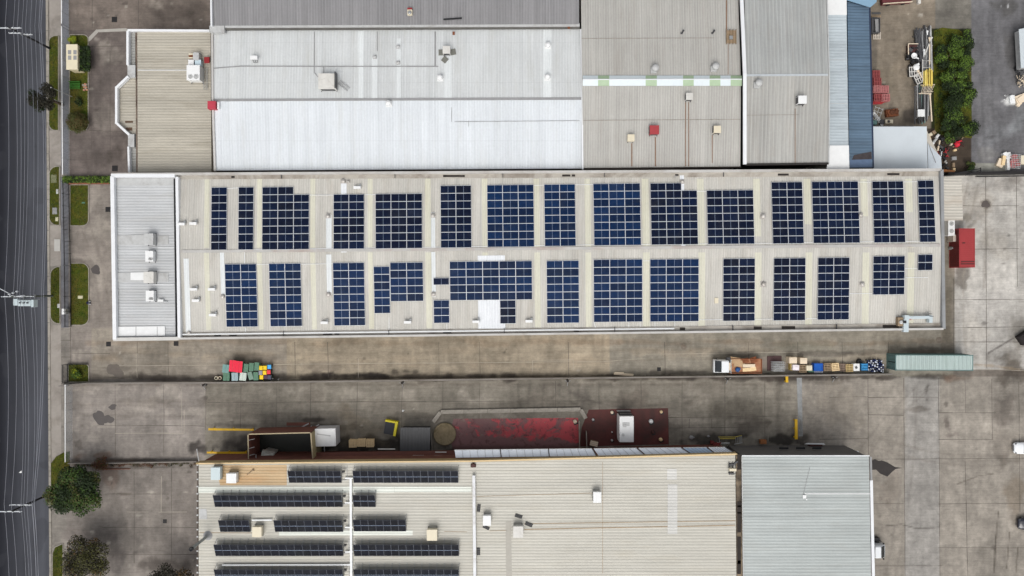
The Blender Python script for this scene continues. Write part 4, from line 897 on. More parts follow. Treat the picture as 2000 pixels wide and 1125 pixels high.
U_ = [(413, 366, 444, 488.5, 1, 8, cell_dark, (), 'narrow one-panel-wide array at the far left of the upper row'),
      (466, 365.5, 496, 488, 1, 8, cell_dark, (), 'one-panel-wide array, second from the left in the upper row'),
      (512.5, 365, 604.5, 487.5, 3, 8, cell_dark, ((2, 0),), 'array with its top right panel missing, third from the left in the upper row'),
      (651.5, 379.5, 712, 486.5, 2, 7, cell_dark, (), 'two-wide seven-deep array, fourth from the left in the upper row'),
      (733.5, 378.5, 825, 485.5, 3, 7, cell_dark, (), 'three-wide seven-deep array, fifth from the left in the upper row'),
      (860.5, 362.5, 921, 484, 2, 8, cell_dark, (), 'two-wide array, sixth from the left in the upper row'),
      (951.5, 361, 1043, 482.5, 3, 8, cell_blue, (), 'three-wide blue array, seventh from the left in the upper row'),
      (1063, 360, 1124, 481, 2, 8, cell_blue, (), 'two-wide blue array, eighth from the left in the upper row'),
      (1159, 358.5, 1251, 479.5, 3, 8, cell_blue, (), 'three-wide array, ninth from the left in the upper row'),
      (1270.5, 357.5, 1362, 478, 3, 8, cell_dark, ((2, 0),), 'array with a corner panel missing below a white sheet, upper row'),
      (1380.5, 371.5, 1472, 477, 3, 7, cell_dark, (), 'three-wide seven-deep array, eleventh from the left in the upper row'),
      (1507, 355.5, 1568, 476, 2, 8, cell_dark, (), 'two-wide array, twelfth from the left in the upper row'),
      (1586, 354.5, 1677, 475, 3, 8, cell_dark, (), 'three-wide array nearest the right end of the upper row'),
      (1704, 354, 1765.5, 474, 2, 8, cell_dark, (), 'two-wide array, second from the right in the upper row'),
      (1793, 352.5, 1824.5, 473, 1, 8, cell_dark, (), 'one-panel-wide array at the far right of the upper row'),
      (441, 515.5, 503, 638.5, 2, 8, cell_blue, (), 'blue two-wide array at the far left of the lower row'),
      (527, 514.5, 589.5, 637.5, 2, 8, cell_blue, (), 'blue two-wide array, second from the left in the lower row'),
      (651.5, 513, 713, 636, 2, 8, cell_blue, (), 'two-wide array, third from the left in the lower row'),
      (730.5, 520.5, 762, 612, 1, 6, cell_blue, (), 'one-wide six-deep array stepped down beside a wider one in the lower row'),
      (762.5, 512.5, 827, 588.5, 2, 5, cell_blue, (), 'two-wide five-deep array stepped up beside a narrow one in the lower row'),
      (846.5, 542.5, 877.5, 556.5, 1, 1, cell_dark, (), 'one panel standing alone left of the large middle array'),
      (847, 586, 878, 631, 1, 3, cell_blue, (), 'three-panel array below the single panel in the lower row'),
      (878.5, 510, 1039.5, 586, 5, 5, cell_blue, (), 'large five-wide array over the white roof sheets in the middle of the lower row'),
      (976.5, 586.3, 1007.5, 632, 1, 3, cell_dark, (), 'three panels hanging below the large middle array, right of the white sheets'),
      (1067.5, 509, 1131, 631, 2, 8, cell_blue, (), 'two-wide array just right of the large middle array in the lower row'),
      (1159, 506.5, 1254.5, 629, 3, 8, cell_blue, (), 'three-wide array, left one of the big pair in the lower row'),
      (1269, 506, 1364.5, 628, 3, 8, cell_blue, (), 'three-wide array, right one of the big pair in the lower row'),
      (1411.5, 505, 1474, 627, 2, 8, cell_dark, (), 'two-wide array just right of the big three-wide pair in the lower row'),
      (1510, 504, 1572.5, 626, 2, 8, cell_dark, (), 'two-wide array, fourth from the right in the lower row'),
      (1596, 503, 1658, 624.5, 2, 8, cell_dark, (), 'two-wide eight-deep array, third from the right in the lower row'),
      (1704, 500, 1766, 575.5, 2, 5, cell_dark, (), 'two-wide five-deep array near the right end of the lower row'),
      (1791.5, 497, 1820.5, 528, 1, 2, cell_dark, (), 'little two-panel array at the far right of the lower row')]
for a in U_: array_flat(*a[:6], a[6], 'dark blue solar '+a[8].replace('blue ', '').replace('array with its top right panel missing, third from the left in the upper row','array with its top right panel missing, third in the upper row').replace('large five-wide array over the white roof sheets in the middle of the lower row','large five-wide array over white sheets in the lower row'), a[7])
# tilted rows on the south roof
TILT = R(23)
pl = 2.12
def tilt_mesh(w_):
    mb = MB(); t = .04; h_ = pl; fr = .03
    mb.box(0, 0, 0, w_, h_, t-.006, 0, 1)
    for s in (-1, 1):
        mb.box(s*(w_/2-fr/2), 0, t-.004, fr, h_, .012, 0, 2); mb.box(0, s*(h_/2-fr/2), t-.004, w_-2*fr, fr, .0125, 0, 2)
    mb.box(0, 0, t-.005, w_-2*fr, .05, .006, 0, 0)
    me = bpy.data.meshes.new('solar_panel'); me.from_pydata([tuple(v) for v in mb.v], [], mb.f)
    for m_ in (_mid, cell_black, pmat('dark_frame', S(74, 78, 88), .4, .2, var=.05)): me.materials.append(m_)
    me.polygons.foreach_set('material_index', mb.m); me.update(); return me
def lm(name, mb, t, mats):
    me2 = bpy.data.meshes.new(name); me2.from_pydata([tuple(v) for v in mb.v], [], mb.f)
    for m_ in mats: me2.materials.append(m_)
    me2.polygons.foreach_set('material_index', mb.m); o = bpy.data.objects.new(name, me2); C.objects.link(o); o.parent = t
def tilt_row(x0, x1, ytop, n, label):
    a = W(x0, ytop, SZ+.95); b_ = W(x1, ytop, SZ+.95); w_ = (b_.x-a.x)/n
    c, s_ = math.cos(TILT), math.sin(TILT)
    t = thing('solar_array', label, 'solar array', (a.x, (a.y+b_.y)/2, SZ), 0, 'tilted solar rows on the south roof')
    me = tilt_row.cache.setdefault(round(w_, 2), None) or tilt_mesh(w_-.02); tilt_row.cache[round(w_, 2)] = me
    for k in range(n):
        o = bpy.data.objects.new('solar_panel', me); C.objects.link(o); o.parent = t
        o.location = ((k+.5)*w_, -pl/2*c, 0.98-pl/2*s_); o.rotation_euler = (TILT, 0, 0)
    zt_, zl = .95, .95-pl*s_
    for k in range(n+1):
        mb = MB(); x = k*w_-(.06 if k == n else -.06 if k == 0 else 0)
        mb.bar((x, .0, zt_), (x, -pl*c, zl), .05, .05); mb.bar((x, -.1, zt_), (x+.08, .55, .03), .045, .045); mb.bar((x, .55, .03), (x, -pl*c, .03), .04, .04); mb.bar((x, -pl*c+.1, zl), (x, -pl*c+.1, .03), .05, .05)
        lm('support_frame', mb, t, [M['galv']])
    if n > 4 and x1 < 700:
        mb = MB(); mb.box(n*w_+.35, -.2, .4, .35, .25, .45, 0, 1); mb.bar((n*w_+.1, -.2, .5), (n*w_+.6, -.2, .5), .06, .06); mb.bar((n*w_+.75, .5, .1), (n*w_+.75, -1.6, .1), .06, .06); mb.bar((n*w_+.75, -1.6, .1), (n*w_, -1.6, .1), .06, .06)
        lm('junction_box', mb, t, [M['lgrey'], M['black']])
tilt_row.cache = {}
for a in ((561.5, 665, 919.5, 7, 'tilted black solar row of seven panels, top left row on the south roof'), (688.5, 894.5, 919.5, 14, 'long tilted black solar row at the top right, nearest the white awnings'),
          (415.5, 667, 967, 16, 'long tilted black solar row, second from the top on the left side'), (688.5, 732, 967, 3, 'shortest tilted solar row, three panels wide, beside the white cable tray'),
          (426, 486, 1016, 4, 'short tilted solar row left of the cream air conditioner'), (534, 668, 1016, 9, 'tilted solar row between the cream air conditioner and the white cable tray'),
          (689, 792, 1015, 7, 'tilted solar row of seven panels right of the cable tray, third from the top'),
          (417, 668.5, 1063.5, 16, 'long tilted solar row, fourth from the top on the left side'), (689.5, 896, 1063.5, 14, 'long tilted solar row, second from the bottom on the right of the cable tray'),
          (417.5, 669, 1112, 16, 'tilted solar row cut by the bottom edge, left of the cable tray'), (690, 896, 1112, 14, 'tilted solar row cut by the bottom edge, right of the cable tray')):
    tilt_row(*a)
# ------------------------------------------------------------------ roof machines
def ac_box(px, py, z, w_, l_, h_, mats, label, deg=0, fans=(), legs=True, flaps=(), dark_side=False, skid=True):
    M_ = MW(px, py, z+.15, deg); t = thing('air_conditioner', label, 'air conditioner', (M_.translation.x, M_.translation.y, z))
    mb = MB(M_); mb.box(0, 0, 0, w_, l_, h_); mb.box(0, 0, h_, w_+.08, l_+.08, .05)
    mb.build('casing', mats, t, bevel=.03)
    mb = MB(M_)
    for sx_ in (-1, 1):
        mb.box(sx_*(w_/2-.1), 0, -.15, .08, l_+.3, .15)
    mb.build('base_frame', M['dgrey'], t)
    for fx, fy, r_ in fans:
        mb = MB(M_); mb.lathe(fx, fy, [(r_, h_+.05), (r_, h_+.10), (r_*.92, h_+.10), (r_*.9, h_+.07)], 18, 0); mb.lathe(fx, fy, [(r_*.88, h_+.065), (.001, h_+.07)], 14, 1)
        for q in range(6): a_ = q*PI/6; mb.bar((fx-r_*math.cos(a_), fy-r_*math.sin(a_), h_+.10), (fx+r_*math.cos(a_), fy+r_*math.sin(a_), h_+.10), .025, .02, 0)
        mb.lathe(fx, fy, [(r_*.28, h_+.10), (r_*.28, h_+.13), (.001, h_+.135)], 10, 0)
        mb.build('fan_grille', [M['lgrey'], M['dgrey']], t)
    if dark_side:
        mb = MB(M_); mb.box(-w_/2-.03, 0, .15, .05, l_*.8, h_*.7); mb.box(0, -l_/2-.03, .15, w_*.8, .05, h_*.6); mb.build('louvre', M['dgrey'], t)
    return t
W_ = (lambda a: a)
ac_box(297, 468, 7.35, 1.3, 1.6, 1.0, M['lgrey'], 'grey duct box on the annex roof above the upper white fan unit')
ac_box(297, 501, 7.35, 1.1, 1.5, .8, M['white'], 'small white twin-fan unit, upper one on the annex roof', fans=((.1, -.4, .22), (.35, -.4, .2)))
ac_box(297, 542, 7.35, 1.4, 1.6, 1.0, M['offwhite'], 'rust-marked duct box on the annex roof above the lower white fan unit', dark_side=True)
ac_box(298, 578, 7.35, 1.1, 1.5, .8, M['white'], 'small white twin-fan unit, lower one on the annex roof', fans=((.1, -.4, .22), (.35, -.4, .2)))
mb = MB(MW(316, 587, 7.35)); mb.box(0, 0, .1, .8, .35, .3); mb.bar((.3, -.1, .1), (.9, -.15, .1), .1, .1, 1); mb.top('exhaust_cowl', [M['white'], M['galv']], 'tiny white cowl right of the lower annex fan unit', 'exhaust cowl')
ac_box(385, 147, 5.2, 1.9, 2.2, 1.3, M['white'], 'large white rooftop unit with two round fans on the tan office roof', fans=((-.4, -.6, .34), (.45, -.6, .38)))
ac_box(379, 126, 5.2, .95, .9, .8, M['white'], 'small white unit directly above the large rooftop unit, left of its twin')
ac_box(390, 126, 5.2, 1.0, .9, .8, M['tgreen'] and pmat('pale_blue_casing', S(200, 218, 226), .5, var=.05), 'small pale blue unit directly above the large rooftop unit on the tan roof')
ac_box(388, 114, 5.2, .8, 1.1, .9, M['lgrey'], 'light grey unit at the top right of the tan roof cluster')
mb = MB(MW(377, 114, 5.2)); [mb.box(0, (i-1.5)*.28, .1, .7, .2, .6, 0, i % 2) for i in range(4)]; mb.box(.5, 0, .1, .2, 1.1, .7, 0, 2)
mb.top('crate', [M['rust'], M['cream'], M['lgrey']], 'rusty crate of parts at the top left of the tan roof cluster', 'crate')
mb = MB(MW(405, 118, 5.8)); mb.box(0, 0, 0, .8, .9, .25); mb.top('roof_hatch', pmat('dark_red_plastic', S(146, 34, 38), .5, var=.15), 'dark red box in the corner of the tan roof', 'roof hatch', bevel=.03)
mb = MB(MW(418, 208, 7.2)); mb.box(0, 0, 0, 1.2, 1.2, .9); mb.box(.85, 0, 0, .3, 1.0, .6, 0, 1); mb.box(.75, .05, .1, .12, .7, .3, 0, 0)
mb.top('exhaust_fan', [pmat('crimson_casing', S(186, 60, 76), .5, var=.1), M['white']], 'crimson topped fan box straddling the left edge of the white roof', 'exhaust fan', bevel=.04)
mb = MB(MW(403, 150, 5.2));
for x in (-.25, .25): mb.bar((x, -2.0, .3), (x, 1.2, .3), .06, .08)
for k in range(12): mb.bar((-.25, -2+k*.28, .3), (.25, -2+k*.28, .3), .04, .04)
mb.top('ladder', M['galv'], 'metal roof ladder beside the large white rooftop unit', 'ladder')
t = ac_box(643, 163, zz(643, 163), 2.5, 2.2, 1.2, M['offwhite'], 'large grey-beige cooler with a dark side louvre on the pale slope', dark_side=True)
MB(MW(658, 160, zz(658, 160)+.5)).box(0, 0, 0, .16, 2.4, 1.2).build('louvre', M['dgrey'], t)
mb = MB(MW(672, 168, zz(672, 168), -38))
for y in (-.25, .25): mb.bar((-.9, y, .15), (.9, y, .15), .04, .05)
for k in range(9): mb.bar((-.85+k*.21, -.4, .15), (-.85+k*.21, .4, .15), .035, .04)
mb.top('ladder', M['grey'], 'short grey ladder lying beside the large cooler on the white roof', 'ladder')
ac_box(873, 101, zz(873, 101), 1.05, 1.05, .9, M['offwhite'], 'small cooler box ringed by three loose grey louvre panels', dark_side=True)
for i, (px, py, dg_, lb) in enumerate(((862, 103, 0, 'left'), (869, 117, -40, 'bottom'), (885, 102, 12, 'right'))):
    MB(MW(px, py, zz(px, py), dg_)).box(0, 0, 0.02, .8, .85, .12).top('louvre_panel', pmat('grey_louvre', S(116, 116, 108), .6, var=.2, scale=5), 'loose grey louvre panel on the %s side of the small cooler box' % lb, 'louvre panel', 'louvre panels round the small cooler')
for px, py, lb in ((1277, 137, 'left'), (1394, 134, 'right')):
    p = RP(px, py, zmid); mb = MB(MW(px, py, p.z)); mb.box(-.1, -.1, 0, .85, .85, .35); mb.lathe(.1, .15, [(.35, .3), (.55, .6), (.5, .95), (.25, 1.1), (0, 1.12)], 16)
    mb.top('turbine_vent', M['lgrey'], 'domed grey turbine vent above the %s half of the striped ridge light' % lb, 'roof vent', 'turbine vents')
mb = MB(MW(1478, 166, zt(1478, 166))); mb.box(-.1, -.1, 0, .85, .85, .35); mb.lathe(.1, .15, [(.35, .3), (.55, .6), (.5, .95), (.25, 1.1), (0, 1.12)], 16)
mb.top('turbine_vent', M['lgrey'], 'domed grey turbine vent just right of the white barge cap', 'roof vent', 'turbine vents')
ac_box(1344, 191, zm(1344, 191), .95, .95, .8, M['offwhite'], 'small cream cooler just below the striped ridge light', dark_side=True)
ac_box(1231, 271, zm(1231, 271), .95, .95, .7, M['cream'], 'small cream cooler left of the red cooler box')
ac_box(1398, 255, zm(1398, 255), 1.0, 1.0, .8, M['cream'], 'small cream cooler right of the red cooler box', dark_side=True)
ac_box(1276, 256, zm(1276, 256), 1.3, 1.25, .8, pmat('brick_red_casing', S(168, 62, 66), .5, var=.08), 'brick red cooler box on the grey-beige roof', dark_side=True)
ac_box(1562, 198, zt(1562, 198), 1.15, 1.1, 1.0, M['white'], 'white cooler box on the taller blue-grey roof', dark_side=True)
mb = MB(MW(1427, 73, zm(1427, 73))); mb.box(0, 0, .15, 1.4, 1.9, .12); [mb.bar((x, -1.1, .3), (x, 1.1, .3), .05, .3) for x in (-.7, -.2, .25, .7)]; mb.box(-.1, -.2, .25, .5, .5, .35, 0, 1)
mb.top('equipment_frame', [M['wood2'], M['galv']], 'rusty square equipment frame on the beige roof near its right edge', 'equipment frame')
for px, py in ((1333, 63), (1393, 63)):
    mb = MB(MW(px, py, zm(px, py))); mb.cyl((0, 0, 0), (.05, .1, .5), .14, 8); mb.box(-.15, -.15, 0, .3, .3, .08)
    mb.top('roof_vent', M['dgrey'], 'tiny dark pipe vent on the beige roof, '+('left one' if px < 1350 else 'right one near the rusty frame'), 'pipe vent', 'tiny pipe vents')
# south roof machines
def cooler(px, py, w_, l_, mat_, label, h_=.9, z=SZ, **k): return ac_box(px, py, z+.1, w_, l_, h_, mat_, label, **k)
cooler(426, 922, 1.3, 1.75, pmat('pale_blue_cover', S(200, 214, 216), .5, var=.05), 'pale blue rectangular cooler, leftmost on the south roof')
cooler(456.5, 931, 1.4, 1.35, M['white'], 'white square cooler beside the pale blue one on the south roof')
cooler(506, 1035, 1.3, 1.4, M['cream'], 'cream cooler between two tilted solar rows')
cooler(845, 1041, 1.45, 1.55, M['cream'], 'cream cooler with rust marks right of the solar rows', dark_side=True)
cooler(951.5, 1013, 1.1, 1.4, M['white'], 'white cooler just right of the long white duct')
cooler(1012, 1035, 1.4, 1.6, M['offwhite'], 'grey-white cooler with loose black panels around it')
cooler(1165, 968, 1.1, 1.5, M['white'], 'white cooler alone in the middle of the south roof', dark_side=True)
for px, py, w_, l_, dg_, lb in ((935, 992, .5, 1.1, -6, 'loose black panel leaning by the white duct, upper one'), (949.5, 1030, 1.0, .45, -25, 'crumpled black panel just below the white cooler'), (1013, 1008, 1.1, .5, -18, 'loose black panel above the grey-white cooler'),
                                (1033, 1024, 1.1, .55, -22, 'loose black panel right of the grey-white cooler'), (934.5, 1077, .5, 1.1, 0, 'loose black panel by the white duct, lower one')):
    mb = MB(MW(px, py, SZ+.03, dg_)); mb.box(0, 0, 0, w_, l_, .06); mb.box(0, 0, .06, w_*.8, l_*.08, .05, 0, 1); mb.box(0, l_*.3, .06, w_*.8, l_*.08, .05, 0, 1)
    mb.top('louvre_panel', [M['black'], M['dgrey']], lb, 'louvre panel', 'loose black panels on the south roof')
mb = MB(MW(924.5, 908, SZ)); mb.add([(-.4, -.3, 0), (.4, -.3, 0), (.42, .1, 0), (0, .35, 0), (-.42, .1, 0), (-.3, -.25, .5), (.3, -.25, .5), (.3, .1, .5), (0, .25, .5), (-.3, .1, .5)],
    [(5, 6, 7, 8, 9), (0, 1, 6, 5), (1, 2, 7, 6), (2, 3, 8, 7), (3, 4, 9, 8), (4, 0, 5, 9)])
mb.top('chimney_cap', M['maroon'], 'small maroon five-sided cap on the north edge of the south roof', 'chimney cap')
mb = MB(MW(1428, 915, SZ)); mb.box(0, 0, .4, 1.0, .35, .5); [mb.bar((x, -.8, .1), (x, 1.0, .1), .1, .15, 1) for x in (-.35, .2)]; mb.box(0, -.7, 0, .8, .25, .4, 0, 1); mb.box(0, .6, 0, .8, .25, .3, 0, 1); mb.bar((.3, .6, .1), (.9, 1.1, .1), .2, .3, 1)
mb.top('exhaust_fan', [M['cream'], M['dgrey']], 'cream topped fan on a dark frame at the right edge of the south roof', 'exhaust fan')
mb = MB(MW(487, 923, SZ)); mb.bar((-.3, -.3, .15), (.6, .4, .15), .08, .1); mb.box(.6, .4, 0, .3, .2, .25); mb.top('antenna', M['wood2'], 'small bent brown antenna on the stained left part of the south roof', 'antenna')
# tall flue on the left edge of the south roof
t = thing('flue_pipe', 'tall grey flue pipe with a black mouth on the left edge of the south roof', 'flue', (W(406, 1046, SZ).x, W(406, 1046, SZ).y, SZ))
a = W(406, 1046, SZ)
MB().cyl((a.x, a.y, SZ), (a.x, a.y, 13.0), .22, 14).build('pipe', pmat('flue_grey', S(158, 162, 160), .5, .2, var=.1), t)
MB().lathe(a.x, a.y, [(.7, SZ+.02), (.5, SZ+.1), (.3, SZ+.5), (.22, SZ+.6)], 14).build('flashing', M['grey'], t)
MB().lathe(a.x, a.y, [(.3, 12.9), (.3, 13.2), (.22, 13.2), (.2, 13.1), (0, 13.1)], 14).build('cowl', M['black'], t)
# ------------------------------------------------------------------ grass, shrubs, trees
def leafm(name, rgb, var=.3):
    m_, N, L, b = _m(name); pos = N.new('ShaderNodeNewGeometry').outputs['Position']
    L.new(mulc(N, L, rgb, rng(N, L, noise_node(N, L, pos, 1.6, 4, .7), .25, .75, 1-var, 1+var)), b.inputs['Base Color'])
    b.inputs['Roughness'].default_value = .7; setspec(b, .25); return m_
LG = {'dk': leafm('leaf_dark', S(34, 48, 22)), 'md': leafm('leaf_mid', S(58, 80, 30)), 'lt': leafm('leaf_light', S(96, 122, 44)), 'yl': leafm('leaf_yellow', S(138, 148, 34)),
      'br': leafm('leaf_brown', S(92, 72, 42)), 'rd': leafm('leaf_red', S(96, 52, 40)), 'ol': leafm('leaf_olive', S(78, 78, 40)), 'du': leafm('leaf_dusk', S(44, 42, 32))}
def leaves(name, parent, clumps, n, size, mats, seed=1, flat=.55, kind=None):
    """many leaf quads spread through overlapping clumps; each clump leans to one of the leaf tones"""
    r = np.random.RandomState(seed); cl = np.array([c[:3] for c in clumps]); rad = np.array([c[3] for c in clumps], float)
    pw = rad**2; pw /= pw.sum(); ci = r.choice(len(clumps), n, p=pw)
    d_ = r.normal(size=(n, 3)); d_ /= np.linalg.norm(d_, axis=1)[:, None]
    rr = r.rand(n)**.38
    p = cl[ci]+d_*(rad[ci]*rr)[:, None]*np.array([1, 1, .75])
    nrm = d_*flat+np.array([0, 0, .6])+r.normal(size=(n, 3))*.45; nrm /= np.linalg.norm(nrm, axis=1)[:, None]
    t = np.cross(nrm, r.normal(size=(n, 3))); t /= np.linalg.norm(t, axis=1)[:, None]; bt = np.cross(nrm, t)
    s1 = (size*(.6+.8*r.rand(n)))[:, None]; s2 = s1*(.4+.3*r.rand(n))[:, None]
    V = np.stack([p-t*s1, p-bt*s2, p+t*s1, p+bt*s2], 1)
    off = np.zeros(3); q = parent
    while q is not None: off += np.array(q.location); q = q.parent
    V = V-off
    me = bpy.data.meshes.new(name); me.vertices.add(n*4); me.vertices.foreach_set('co', V.reshape(-1))
    me.loops.add(n*4); me.loops.foreach_set('vertex_index', np.arange(n*4)); me.polygons.add(n); me.polygons.foreach_set('loop_start', np.arange(n)*4)
    for m_ in mats: me.materials.append(m_)
    tone = r.rand(len(clumps)); mi = np.floor(np.clip(tone[ci]*.62+r.rand(n)*.38, 0, .999)*len(mats)).astype(int)
    me.polygons.foreach_set('material_index', mi); me.update(calc_edges=True)
    o = bpy.data.objects.new(name, me); C.objects.link(o)
    if parent: o.parent = parent
    return o
def tree(label, px, py, h, rad, mats, n=5000, size=.16, seed=1, nclump=16, name='tree', zc=None, flat=.7, cat='tree', spread=1.0):
    """px,py: centre of the crown as seen; h: total height"""
    zc = zc or h*.62; c = W(px, py, zc)
    t = thing(name, label, cat, (c.x, c.y, 0)); r = random.Random(seed)
    cl = []
    for i in range(nclump):
        a = r.uniform(0, 2*PI); q = math.sqrt(r.random())*rad*.78*spread; z = zc+(h-zc)*.8*(1-(q/rad)**2)*r.uniform(.2, 1)-.25*r.random()*(h-zc)
        cl.append((c.x+q*math.cos(a), c.y+q*math.sin(a), z, rad*r.uniform(.2, .42)))
    mb = MB(); base = Vector((c.x, c.y, 0)); fork = Vector((c.x+.1, c.y, h*.35)); tr_ = max(.08, h*.03)
    mb.cyl(base, fork, tr_*1.3, 9, r2=tr_)
    for q in cl[::2]:
        e = Vector(q[:3])-Vector((0, 0, q[3]*.3)); mid_ = fork.lerp(e, .5)+Vector((0, 0, .15)); mb.cyl(fork, mid_, tr_*.6, 6, r2=tr_*.4); mb.cyl(mid_, e, tr_*.4, 6, r2=tr_*.12)
    mb.build('trunk', pmat('bark', S(92, 78, 64), .9, var=.25), t)
    leaves('crown', t, cl, n, size, mats, seed, flat)
    return t
grassm, N, L, b = _m('mown_grass')
pos = N.new('ShaderNodeNewGeometry').outputs['Position']
c = mixc(N, L, rng(N, L, noise_node(N, L, pos, .55, 6, .75), .35, .65, 0, 1), S(66, 82, 24), S(98, 94, 38))
c = mixc(N, L, rng(N, L, noise_node(N, L, pos, .25, 3, .6), .5, .7, 0, .6), c, S(92, 78, 44))
L.new(mulc(N, L, c, rng(N, L, noise_node(N, L, pos, 7, 4, .8), .25, .75, .6, 1.4)), b.inputs['Base Color']); b.inputs['Roughness'].default_value = .95; setspec(b, .1)
bm = N.new('ShaderNodeBump'); bm.inputs['Strength'].default_value = .8; bm.inputs['Distance'].default_value = .08
L.new(noise_node(N, L, pos, 14, 4), bm.inputs['Height']); L.new(bm.outputs[0], b.inputs['Normal'])
def rrect(x0, y0, x1, y1, r, corners=(1, 1, 1, 1), n=6):
    out = []
    for (cx, cy, a0), k in zip(((x1-r, y0+r, -90), (x1-r, y1-r, 0), (x0+r, y1-r, 90), (x0+r, y0+r, 180)), (corners[1], corners[2], corners[3], corners[0])):
        if k: out += [(cx+r*math.cos(R(a0+90*i/n)), cy+r*math.sin(R(a0+90*i/n))) for i in range(n+1)]
        else: out.append((cx+r*math.cos(R(a0+45))*1.414, cy+r*math.sin(R(a0+45))*1.414))
    return out
def lawn(pts, label, edge=True, blades=1200, seed=1):
    P = [W(x, y, 0) for x, y in pts]
    mb = MB().slab([Vector((p.x, p.y, .07)) for p in P], .1)
    # short blades and tufts so the turf has real relief
    r = random.Random(seed); xs = [p.x for p in P]; ys = [p.y for p in P]
    def inside(x, y):
        k = False
        for i in range(len(P)):
            a, b_ = P[i], P[i-1]
            if (a.y > y) != (b_.y > y) and x < (b_.x-a.x)*(y-a.y)/(b_.y-a.y)+a.x: k = not k
        return k
    c_ = 0
    while c_ < blades:
        x, y = r.uniform(min(xs), max(xs)), r.uniform(min(ys), max(ys)); c_ += 1
        if not inside(x, y): continue
        a = r.uniform(0, 6.28); s_ = r.uniform(.04, .12); dx, dy = s_*math.cos(a), s_*math.sin(a)
        mb.add([(x-dx, y-dy, .072), (x+dx, y+dy, .072), (x+dx*.4+dy*.8, y+dy*.4-dx*.8, .072+r.uniform(.03, .1))], [(0, 1, 2)], r.choice((0, 1, 2)))
    o = mb.top('grass', [grassm, LG['md'], LG['ol']], label, 'grass', kind='stuff')
    if edge:
        m2 = MB(); n = len(P)
        for i in range(n):
            a, b_ = P[i].copy(), P[(i+1) % n].copy(); a.z = b_.z = .055; m2.bar(a, b_, .13, .12)
        m2.build('lawn_kerb', M['conc'], None)['kind'] = 'structure'
    return o
lawn(rrect(96, 70, 115, 255, 13, (1, 0, 0, 1)), 'long mown grass verge at the kerb beside the cream cabinet', seed=1, blades=1800)
lawn(rrect(136.5, 68, 173, 255, 10, (0, 1, 1, 0)), 'fenced lawn strip with the cream cabinet and clipped shrubs', seed=2, blades=2000)
lawn(rrect(97, 325, 117, 440, 15, (1, 0, 0, 1)), 'short grass verge with pale service covers, above the driveway', seed=3)
lawn(rrect(137.5, 361, 173.5, 441, 12, (0, 0, 1, 0)), 'small fenced lawn just below the brick-edged hedge', seed=4)
lawn(rrect(99, 521, 118, 632, 16, (1, 0, 0, 1)), 'grass verge around the foot of the transformer pole', seed=5)
lawn(rrect(138.5, 514, 174, 635, 14, (0, 1, 1, 0)), 'fenced lawn with one pale cover, across from the transformer pole', seed=6, blades=1600)
lawn(rrect(134, 711, 174, 746, 7, (0, 1, 0, 0)), 'tiny fenced garden bed in the corner of the alley', seed=7)
lawn([(100, 905), (110, 892), (124, 884), (136, 882), (136, 960), (120, 1000), (100, 960)], 'rough grass under the big bushy tree', False, seed=8)
lawn([(103, 1125), (103, 1080), (108, 1068), (124, 1061), (124, 1140), (103, 1140)], 'bright grass strip by the kerb in the bottom left corner', seed=9)
soil = MB().slab([Vector((p.x, p.y, .05)) for p in [W(x, y) for x, y in ((1824, 60), (1840, 54), (1872, 58), (1878, 62), (1896, 100), (1898, 270), (1826, 262), (1822, 120))]], .1).build('grass_bank', grassm); soil['kind'] = 'structure'
def bush(label, px, py, r_, h, mats, n=1200, size=.09, seed=1, name='shrub', box=None, cat='shrub', flat=1.1, nclump=9):
    c = W(px, py, h*.6); t = thing(name, label, cat, (c.x, c.y, 0)); r = random.Random(seed); cl = []
    if box:
        x0, y0, x1, y1 = box; nx = max(1, int((x1-x0)/6)); ny = max(1, int((y1-y0)/6))
        for i in range(nx):
            for j in range(ny):
                q = W(x0+(i+.5)*(x1-x0)/nx, y0+(j+.5)*(y1-y0)/ny, h*.8); cl.append((q.x, q.y, h*r.uniform(.6, .78), .36*r.uniform(.85, 1.15)))
    else:
        for i in range(nclump):
            a = r.uniform(0, 2*PI); q = math.sqrt(r.random())*r_*.6; cl.append((c.x+q*math.cos(a), c.y+q*math.sin(a), h*(.45+.3*(1-q/r_)), r_*r.uniform(.3, .5)))
    mb = MB()
    for q in cl[:6]: mb.cyl((c.x, c.y, 0) if not box else (q[0], q[1], 0), (q[0], q[1], q[2]), .05, 6, r2=.02)
    mb.build('stem', pmat('bark', S(92, 78, 64), .9, var=.25), t); leaves('foliage', t, cl, n, size, mats, seed, flat)
    return t
def dome(label, px, py, r_, h, mats, n, seed):
    c = W(px, py, h*.5); t = thing('shrub', label, 'shrub', (c.x, c.y, 0)); cl = [(c.x, c.y, h*.42, r_*.86)]+[(c.x+r_*.62*math.cos(a), c.y+r_*.62*math.sin(a), h*.4, r_*.34) for a in [i*PI/4 for i in range(8)]]+[(c.x+.3*r_*math.cos(i*2), c.y+.3*r_*math.sin(i*2), h*.72, r_*.4) for i in range(5)]
    MB().cyl((c.x, c.y, 0), (c.x, c.y, h*.5), .12, 8).build('stem', pmat('bark', S(92, 78, 64), .9, var=.25), t); leaves('foliage', t, cl, n, .09, mats, seed, 1.4)
dome('round clipped shrub with a brownish top beside the driveway', 149, 238, 1.95, 2.2, [LG['br'], LG['ol'], LG['ol'], LG['md']], 5200, 31)
bush('yellow-green shrub just above the cream cabinet', 141, 76, .8, 1.2, [LG['yl'], LG['yl'], LG['lt']], 900, seed=32)
bush('dark clipped hedge standing to the right of the cream cabinet', 162, 114, 1, 1.9, [LG['dk'], LG['dk'], LG['md']], 5200, .09, 33, 'hedge', (153, 90, 174, 138), 'hedge')
bush('low ragged green shrub above the round clipped shrub', 153, 198, .85, .8, [LG['md'], LG['dk'], LG['ol']], 600, seed=34)
